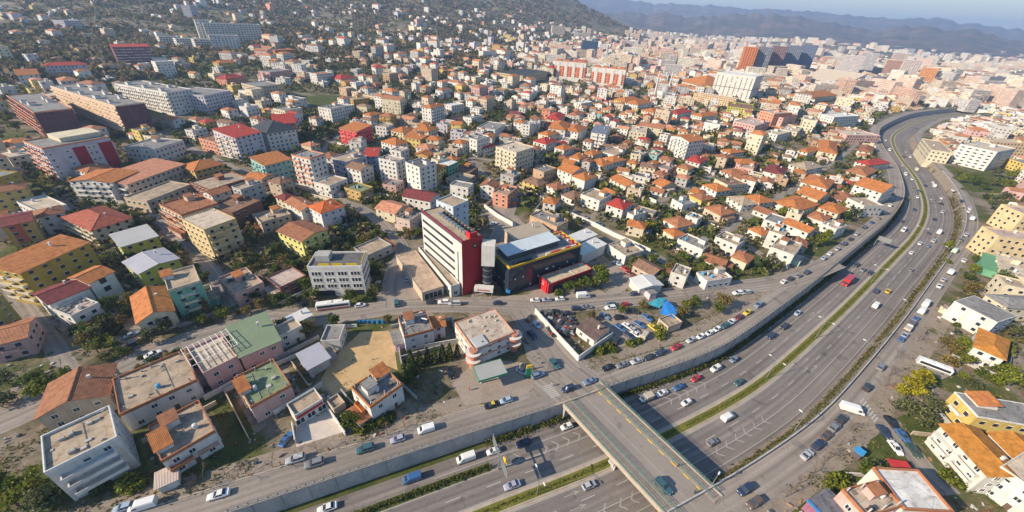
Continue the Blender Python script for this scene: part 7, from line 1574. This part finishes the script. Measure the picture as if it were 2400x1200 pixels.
# far houses joined in one mass
class CM:
    def __init__(s): s.v = []; s.f = []; s.c = []
    def face(s, p, c): i = len(s.v); s.v.extend(p); s.f.append(tuple(range(i, i + len(p)))); s.c.append(c)
    def obj(s, name, mat):
        mb = MB(); mb.v = s.v; mb.f = s.f; mb.m = [0] * len(s.f); return put(name, colmesh(mb, s.c, name, mat), kind='stuff')
cm = CM()
def cheap(x, y, w, d, ang, h, rf, wc, rcx, wins=True, sink=6, qq=q):
    z0 = terrain(x, y); c, s = math.cos(ang), math.sin(ang); hw, hd = w / 2, d / 2
    def T(a, b, z): return (x + c * a - s * b, y + s * a + c * b, z0 + z)
    R4 = ((-hw, -hd), (hw, -hd), (hw, hd), (-hw, hd))
    for k in range(4):
        a, b = R4[k], R4[(k + 1) % 4]; cm.face([T(*a, -sink), T(*b, -sink), T(*b, h), T(*a, h)], wc)
        if wins:
            L = math.hypot(b[0] - a[0], b[1] - a[1]); n = max(1, int(L / 3.4)); nx, ny = (b[1] - a[1]) / L, -(b[0] - a[0]) / L
            for f in range(max(1, int(h / 3))):
                for i in range(n):
                    if qq.random() < .25: continue
                    t = (i + .5) / n; mx, my = a[0] + (b[0] - a[0]) * t + nx * .08, a[1] + (b[1] - a[1]) * t + ny * .08; ux, uy = (b[0] - a[0]) / L * .62, (b[1] - a[1]) / L * .62
                    zz = f * 3 + 1.0; cm.face([T(mx - ux, my - uy, zz), T(mx + ux, my + uy, zz), T(mx + ux, my + uy, zz + 1.4), T(mx - ux, my - uy, zz + 1.4)], (.03, .035, .045))
    if rf == 'flat':
        cm.face([T(*p, h - .6) for p in ((-hw + .3, -hd + .3), (hw - .3, -hd + .3), (hw - .3, hd - .3), (-hw + .3, hd - .3))], rcx)
        for k in range(4):
            a, b = R4[k], R4[(k + 1) % 4]; ai, bi = tuple(v * (1 - .3 / max(hw, hd)) for v in a), tuple(v * (1 - .3 / max(hw, hd)) for v in b)
            cm.face([T(*a, h), T(*b, h), T(*bi, h), T(*ai, h)], wc); cm.face([T(*ai, h), T(*bi, h), T(*bi, h - .6), T(*ai, h - .6)], wc)
        if qq.random() < .6:
            a, b, e, f = qq.uniform(-.3, .1) * w, qq.uniform(-.3, .1) * d, w * .28, d * .3
            for (p0, p1) in (((a, b), (a + e, b)), ((a + e, b), (a + e, b + f)), ((a + e, b + f), (a, b + f)), ((a, b + f), (a, b))): cm.face([T(*p0, h - .6), T(*p1, h - .6), T(*p1, h + 2), T(*p0, h + 2)], wc)
            cm.face([T(a, b, h + 2), T(a + e, b, h + 2), T(a + e, b + f, h + 2), T(a, b + f, h + 2)], rcx)
    else:
        o = .5; X, Y = hw + o, hd + o; rr = .38 * min(w, d) / 2
        if rf == 'gable': A1, B1 = T(-X, 0, h + rr), T(X, 0, h + rr); cm.face([T(-hw, -hd, h), T(-hw, hd, h), T(-hw, 0, h + rr - .15)], wc); cm.face([T(hw, -hd, h), T(hw, hd, h), T(hw, 0, h + rr - .15)], wc)
        elif X >= Y: A1, B1 = T(-X + Y, 0, h + rr), T(X - Y, 0, h + rr)
        else: A1 = B1 = None
        if A1: cm.face([T(-X, -Y, h - .1), T(X, -Y, h - .1), B1, A1], rcx); cm.face([T(X, Y, h - .1), T(-X, Y, h - .1), A1, B1], rcx)
        if rf == 'hip':
            if A1: cm.face([T(X, -Y, h - .1), T(X, Y, h - .1), B1], rcx); cm.face([T(-X, Y, h - .1), T(-X, -Y, h - .1), A1], rcx)
            else:
                A2, B2 = T(0, -Y + X, h + rr), T(0, Y - X, h + rr)
                cm.face([T(-X, -Y, h - .1), T(X, -Y, h - .1), A2], rcx); cm.face([T(X, Y, h - .1), T(-X, Y, h - .1), B2], rcx); cm.face([T(X, -Y, h - .1), T(X, Y, h - .1), B2, A2], rcx); cm.face([T(-X, Y, h - .1), T(-X, -Y, h - .1), A2, B2], rcx)
def vary(c, qq=q): v = qq.uniform(.85, 1.1); return tuple(k * v for k in c)
for (r, x, y, w, d, ang, h, fl, rf, wl_, rc_) in rest:
    cheap(x, y, w, d, ang, h, rf, vary(WC[wl_]), vary(RC[rc_]), r < 900)
    if r < 1000 and q.random() < .55:
        a_ = ang + q.choice((0, math.pi / 2, math.pi, -math.pi / 2)); dx = (d if abs(math.sin(a_ - ang)) < .5 else w) / 2 + 1.4
        cheap(x - math.sin(a_) * dx, y + math.cos(a_) * dx, q.uniform(4, 8), q.uniform(3, 5), a_, min(h - .4, q.choice((2.8, 3.2, 5.8))), q.choice(('flat', 'flat', 'gable')), vary(WC[wl_]), vary(RC[wpick(q, RT_R + RT_F)]), False)
# low market sheds and yards beyond the bend, too low to hide the road
for k in range(420):
    px, py = q.uniform(2150, 2420), q.uniform(250, 335); p = at(px, py); x, y = p.x, p.y
    if not free(x, y, 3, False) or not inpoly(px, py, next(P for P in EXC if P[0] == (2085, 300))) : continue
    cheap(x, y, q.uniform(5, 18), q.uniform(4, 8), near_axis(p)[2] + q.choice((0, math.pi / 2)) + q.gauss(0, .1), q.uniform(2.2, 3.4), q.choice(('flat', 'gable')), vary(WC[wpick(q, WT)]), vary(RC[q.choice(('grey', 'white', 'tan', 'rust', 'brown', 'cream'))]), False)
o = cm.obj('far_houses', 'citypaint'); tag(o, 'dense mass of small far houses with orange and flat roofs', 'houses')
# pale apartment rows of the far plain
cm = CM(); PALE = [(.56, .47, .37), (.60, .52, .42), (.54, .41, .34), (.60, .56, .50), (.50, .43, .37), (.54, .37, .29), (.44, .42, .41), (.60, .56, .47)]
n = 0
for k in range(5200):
    r = 950 * (6.0 ** q.random()); az = math.radians(q.uniform(4, 60)); x, y = r * math.sin(az), r * math.cos(az); zt = terrain(x, y); px, py = pix((x, y, zt + 10))
    if not (-40 < px < 2500 and py > 40): continue
    if zt > 45: continue
    if noise.noise((x / 420, y / 420, 2.2)) < (-.05 if r < 1500 else .0) and q.random() < .75: continue
    if math.degrees(az) < 14 and r > 3000: continue
    if not free(x, y, 22, r < 1300): continue
    big = q.random() < (.16 if r < 1500 else .34 if r < 2300 else .5) * (1.6 if noise.noise((x / 300, y / 300, 8.8)) > .1 else .6)
    ang = GA * .5 + q.choice((0, math.pi / 2)) + q.gauss(0, .15) + .8 * noise.noise((x / 700, y / 700, 1))
    if big: cheap(x, y, q.uniform(22, 58), q.uniform(13, 17), ang, q.choice((16, 19, 22, 25, 28, 31)), 'flat', vary(q.choice(PALE)), vary(RC['cream']), r < 2300, 3)
    else: cheap(x, y, q.uniform(9, 20), q.uniform(8, 14), ang, q.choice((4, 6, 6, 9, 12)), q.choice(('flat', 'hip', 'hip')), vary(WC[wpick(q, WT)]), vary(RC[wpick(q, RT_R + RT_F)]), False, 3)
    n += 1
o = cm.obj('far_city', 'citypaint'); tag(o, 'hazy rows of pale apartment blocks filling the far plain', 'city')
# trees between the houses: the nearest ones singly, the rest as one mass
tc = []
for k in range(46000):
    r = 120 * (18.0 ** q.random()); az = math.radians(q.uniform(-58, 60)); x, y = r * math.sin(az), r * math.cos(az); zt = terrain(x, y); px, py = pix((x, y, zt + 2))
    if not (-60 < px < 2460 and -30 < py < 1230): continue
    hill = zt > 12
    if r > 1100 and not hill and q.random() < .25: continue
    if not free(x, y, 1.2, True, .6): continue
    if len(CARS) and (np.hypot(CARS[:, 0] - x, CARS[:, 1] - y) < 4).any(): continue
    if r < 700 and clash(x, y, .5): continue
    tc.append((r, x, y, hill))
tc.sort(key=lambda a: a[0]); keep = []
for c in tc:
    if c[0] < 400 and any(abs(c[1] - k[1]) < 3.2 and abs(c[2] - k[2]) < 3.2 for k in keep[-300:]): continue
    keep.append(c)
NT = 150
for (r, x, y, hill) in keep[:NT]:
    kd = wpick(q, [('leafy', 60), ('bush', 18), ('bare', 14), ('cone', 4), ('olive', 8)]); tree(kd, p=Vector((x, y, 0)), col=wpick(q, [('green', 34), ('bright', 20), ('dark', 14), ('brownish', 18), ('olive', 12)]), size=q.uniform(.55, .95))
mb = MB(); cols = []
def blob(x, y, z, R, n, c, leaf):
    for _ in range(n):
        d = Vector((q.gauss(0, 1), q.gauss(0, 1), q.gauss(.1, .8))).normalized() * (.4 + .6 * q.random()); leafquad(mb, (x + d.x * R, y + d.y * R, z + R * .9 + d.z * R * .85), leaf * q.uniform(.7, 1.3), q, .4); cols.append(c)
HC0 = [(.13, .125, .05), (.17, .14, .075), (.23, .165, .105), (.115, .115, .045)]
GC = [(.09, .115, .025), (.065, .09, .024), (.13, .135, .036), (.155, .13, .055), (.18, .14, .08), (.055, .075, .028), (.15, .155, .04)]
for (r, x, y, hill) in keep[NT:]:
    R = q.choice((.9, 1.3, 1.7, 2.2, 2.8, 3.6)) * q.uniform(.85, 1.15) * (1 + .25 * (r > 700)); n = 26 if r < 450 else 13 if r < 900 else 8
    blob(x, y, terrain(x, y), R, n, q.choice(HC0 if hill and q.random() < .7 else GC), R * (.34 if r < 500 else .45 if r < 900 else .62))
o = put('garden_trees', colmesh(mb, cols, 'garden_trees', 'leaf_stuff'), kind='stuff'); tag(o, 'countless garden trees and shrubs between the far houses', 'trees')
# weeds and rubble on the near ground
mb = MB(); cols = []; md_ = MB(); cd_ = []
for k in range(9000):
    px, py = q.uniform(-20, 2420), q.uniform(560, 1210); p = at(px, py); x, y = p.x, p.y
    s_, o_, _h = near_axis(p)
    if RB - 8.5 < o_ < LW(s_) + 7.5 and 0 < s_ < 900: continue
    if (np.hypot(FA[:, 0] - x, FA[:, 1] - y) < FA[:, 2] * .72).any() or (np.hypot(STP[:, 0] - x, STP[:, 1] - y) < STP[:, 2] + .3).any() or (np.hypot(CARS[:, 0] - x, CARS[:, 1] - y) < 2.6).any(): continue
    if inpoly(px, py, EXC[0]) or inpoly(px, py, EXC[6]) or inpoly(px, py, EXC[4]) or inpoly(px, py, EXC[3]):
        if q.random() < .9: continue
    if noise.noise((x / 9, y / 9, 3)) > -.05:
        c = q.choice(((.10, .12, .03), (.15, .14, .04), (.20, .16, .07), (.08, .10, .025)))
        for _ in range(5): leafquad(mb, (x + q.gauss(0, .5), y + q.gauss(0, .5), q.uniform(.05, .4)), q.uniform(.14, .32), q, .8); cols.append(c)
    elif q.random() < .28:
        a = q.uniform(0, 3); sx, sy = q.uniform(.1, .7), q.uniform(.1, .4); c_, n_ = math.cos(a), math.sin(a); n0 = len(md_.f)
        md_.prism([(x + c_ * u - n_ * v, y + n_ * u + c_ * v) for u, v in ((-sx, -sy), (sx, -sy), (sx, sy), (-sx, sy))], 0, q.uniform(.1, .6)); cd_ += [q.choice(((.4, .37, .33), (.25, .2, .16), (.5, .48, .45), (.2, .06, .04), (.06, .07, .09), (.35, .2, .1)))] * (len(md_.f) - n0)
o = put('weeds', colmesh(mb, cols, 'weeds', 'leaf_stuff'), kind='stuff'); tag(o, 'low weeds and grass tufts scattered over yards and verges', 'weeds')
o = put('rubble', colmesh(md_, cd_, 'rubble', 'citypaint'), kind='stuff'); tag(o, 'small rubble and yard clutter scattered between the near houses', 'rubble')
# woods on the hills
mb = MB(); cols = []; HC = [(.13, .125, .05), (.17, .14, .075), (.23, .165, .105), (.20, .145, .10), (.115, .115, .045), (.25, .18, .12)]
for k in range(26000):
    r = 560 * (6.0 ** q.random()); az = math.radians(q.uniform(-60, 14)); x, y = r * math.sin(az), r * math.cos(az); zt = terrain(x, y)
    if zt < 9: continue
    px, py = pix((x, y, zt + 2))
    if not (-40 < px < 1500 and -30 < py < 420): continue
    dn = noise.noise((x / 140, y / 140, 6.1))
    if dn < (-.12 if zt < 70 else -.4): continue
    if r < 1600 and not free(x, y, 2, False): continue
    R = q.uniform(2.2, 4.2) * (1.0 + r / 2600); c = q.choice(HC); blob(x, y, zt, R, 8, c, R * .6)
o = put('hill_woods', colmesh(mb, cols, 'hill_woods', 'leaf_stuff'), kind='stuff'); tag(o, 'brown and green woods covering the hills at upper left', 'woods')

# ------------------------------------------------------------------ mountains beyond the plain
def skyline(pts, R):
    out = []
    for px, py in pts: d = ray(px, py); out.append((math.atan2(d.x, d.y), CAMH + R * d.z / math.hypot(d.x, d.y)))
    return out
ground_mat('mountain', [(.32, (.035, .045, .022)), (.5, (.10, .075, .055)), (.66, (.20, .13, .10))], .006, .03, .6)
def mountains(name, pts, R, depth, seed, rough, floor=0):
    sk = skyline(pts, R); a0, a1 = math.radians(-30), math.radians(85); na, nr = 520, 34; V = []; F = []
    xs = [a for a, _ in sk]; ys = [h for _, h in sk]
    for i in range(na + 1):
        a = a0 + (a1 - a0) * i / na; H = float(np.interp(a, xs, ys)); H += rough * noise.noise((a * 40, seed, 0)) * .6 + rough * .5 * noise.noise((a * 95, seed, 4))
        for j in range(nr + 1):
            t = j / nr; rr = R - depth * .75 + depth * 1.5 * t; prof = max(0.0, 1 - abs(t - .5) * 2) ** 1.15; x, y = rr * math.sin(a), rr * math.cos(a)
            z = H * prof * (1 + .75 * (1 - prof) * noise.fractal((x / 600, y / 600, seed), .9, 2, 5)) - 4; V.append((x, y, z))
            if i and j: k = i * (nr + 1) + j; F.append((k, k - 1, k - nr - 2, k - nr - 1))
    me = bpy.data.meshes.new(name); me.from_pydata(V, [], F); me.materials.append(M['mountain']); me.polygons.foreach_set('use_smooth', [True] * len(F)); me.update()
    if me.polygons[nr // 2].normal.z < 0: me.flip_normals()
    return put(name, me, kind='structure')
mountains('far_mountains', [(1100, -20), (1400, -6), (1500, 3), (1560, 8), (1600, 12), (1700, 14), (1760, 20), (1830, 20), (1900, 24), (2000, 36), (2060, 42), (2100, 44), (2200, 44), (2260, 54), (2330, 58), (2400, 70), (2600, 84)], 9500, 3600, 3.3, 60)
mountains('foothills', [(1100, 12), (1450, 28), (1560, 32), (1640, 40), (1720, 33), (1820, 34), (1880, 44), (1960, 52), (2030, 70), (2100, 62), (2200, 68), (2280, 74), (2400, 92), (2600, 110)], 5600, 1900, 7.7, 45)
cm = CM()
for k in range(900):
    r = q.uniform(3300, 5200); az = math.radians(q.uniform(8, 58)); x, y = r * math.sin(az), r * math.cos(az)
    if noise.noise((x / 500, y / 500, 12.0)) < .08: continue
    t_ = (r - (5600 - 1425)) / 2850
    zz = max(0.0, 1 - abs(t_ - .5) * 2) ** 1.15 * 70 if t_ > 0 else 0
    w = q.uniform(12, 34); h = q.uniform(6, 14); wc = q.choice(PALE)
    P_ = [(x - w / 2, y), (x + w / 2, y), (x + w / 2, y + 12), (x - w / 2, y + 12)]
    for i in range(4): a, b = P_[i], P_[(i + 1) % 4]; cm.face([(*a, -4), (*b, -4), (*b, zz + h), (*a, zz + h)], wc)
    cm.face([(*p, zz + h) for p in P_], (.5, .4, .3))
o = cm.obj('foothill_villages', 'citypaint'); tag(o, 'scattered pale village houses on the far foothills', 'houses')
# haze
m, t, b = newmat('haze_air'); t.nodes.remove(b); pv = nd(t, 'ShaderNodeVolumePrincipled'); pv.inputs['Color'].default_value = (.44, .64, 1.0, 1); pv.inputs['Density'].default_value = 1.3e-4; pv.inputs['Anisotropy'].default_value = .2
t.links.new(pv.outputs[0], t.nodes['Material Output'].inputs['Volume'])
mb = MB(); mb.box(-14400, 14400, -14400, 14400, -9, 620); build(mb, 'haze', 'haze_air', kind='stuff')

# ------------------------------------------------------------------ labels made from look and neighbours
NUM = ['', 'second ', 'third ', 'fourth ', 'fifth ', 'sixth ', 'seventh ', 'eighth ', 'ninth ', 'tenth ', 'eleventh ', 'twelfth ']
def rel(px, py, rx, ry):
    dx, dy = px - rx, (py - ry) * 1.6
    a = abs(dx) / (abs(dy) + 1e-6)
    v = 'behind' if dy < 0 else 'in front of'; h = 'left of' if dx < 0 else 'right of'
    if a > 2.2: return h
    if a < .45: return v
    return ('up ' if dy < 0 else 'down ') + h
buck = {}
for (o, desc, p) in AUTO:
    px, py = pix(p); best = sorted(REFS, key=lambda r_: math.hypot(px - r_[1], (py - r_[2]) * 1.6))[0]
    k = (desc, rel(px, py, best[1], best[2]), best[0]); buck.setdefault(k, []).append((math.hypot(px - best[1], (py - best[2]) * 1.6), o))
for (desc, rl, bn_), L_ in buck.items():
    L_.sort(key=lambda a: a[0])
    for i, (_, o) in enumerate(L_):
        o['label'] = f'{desc}, {NUM[min(i, 11)]}{rl} {bn_}' if len(L_) > 1 and i else (f'{desc}, nearest {rl} {bn_}' if len(L_) > 1 else f'{desc}, {rl} {bn_}')
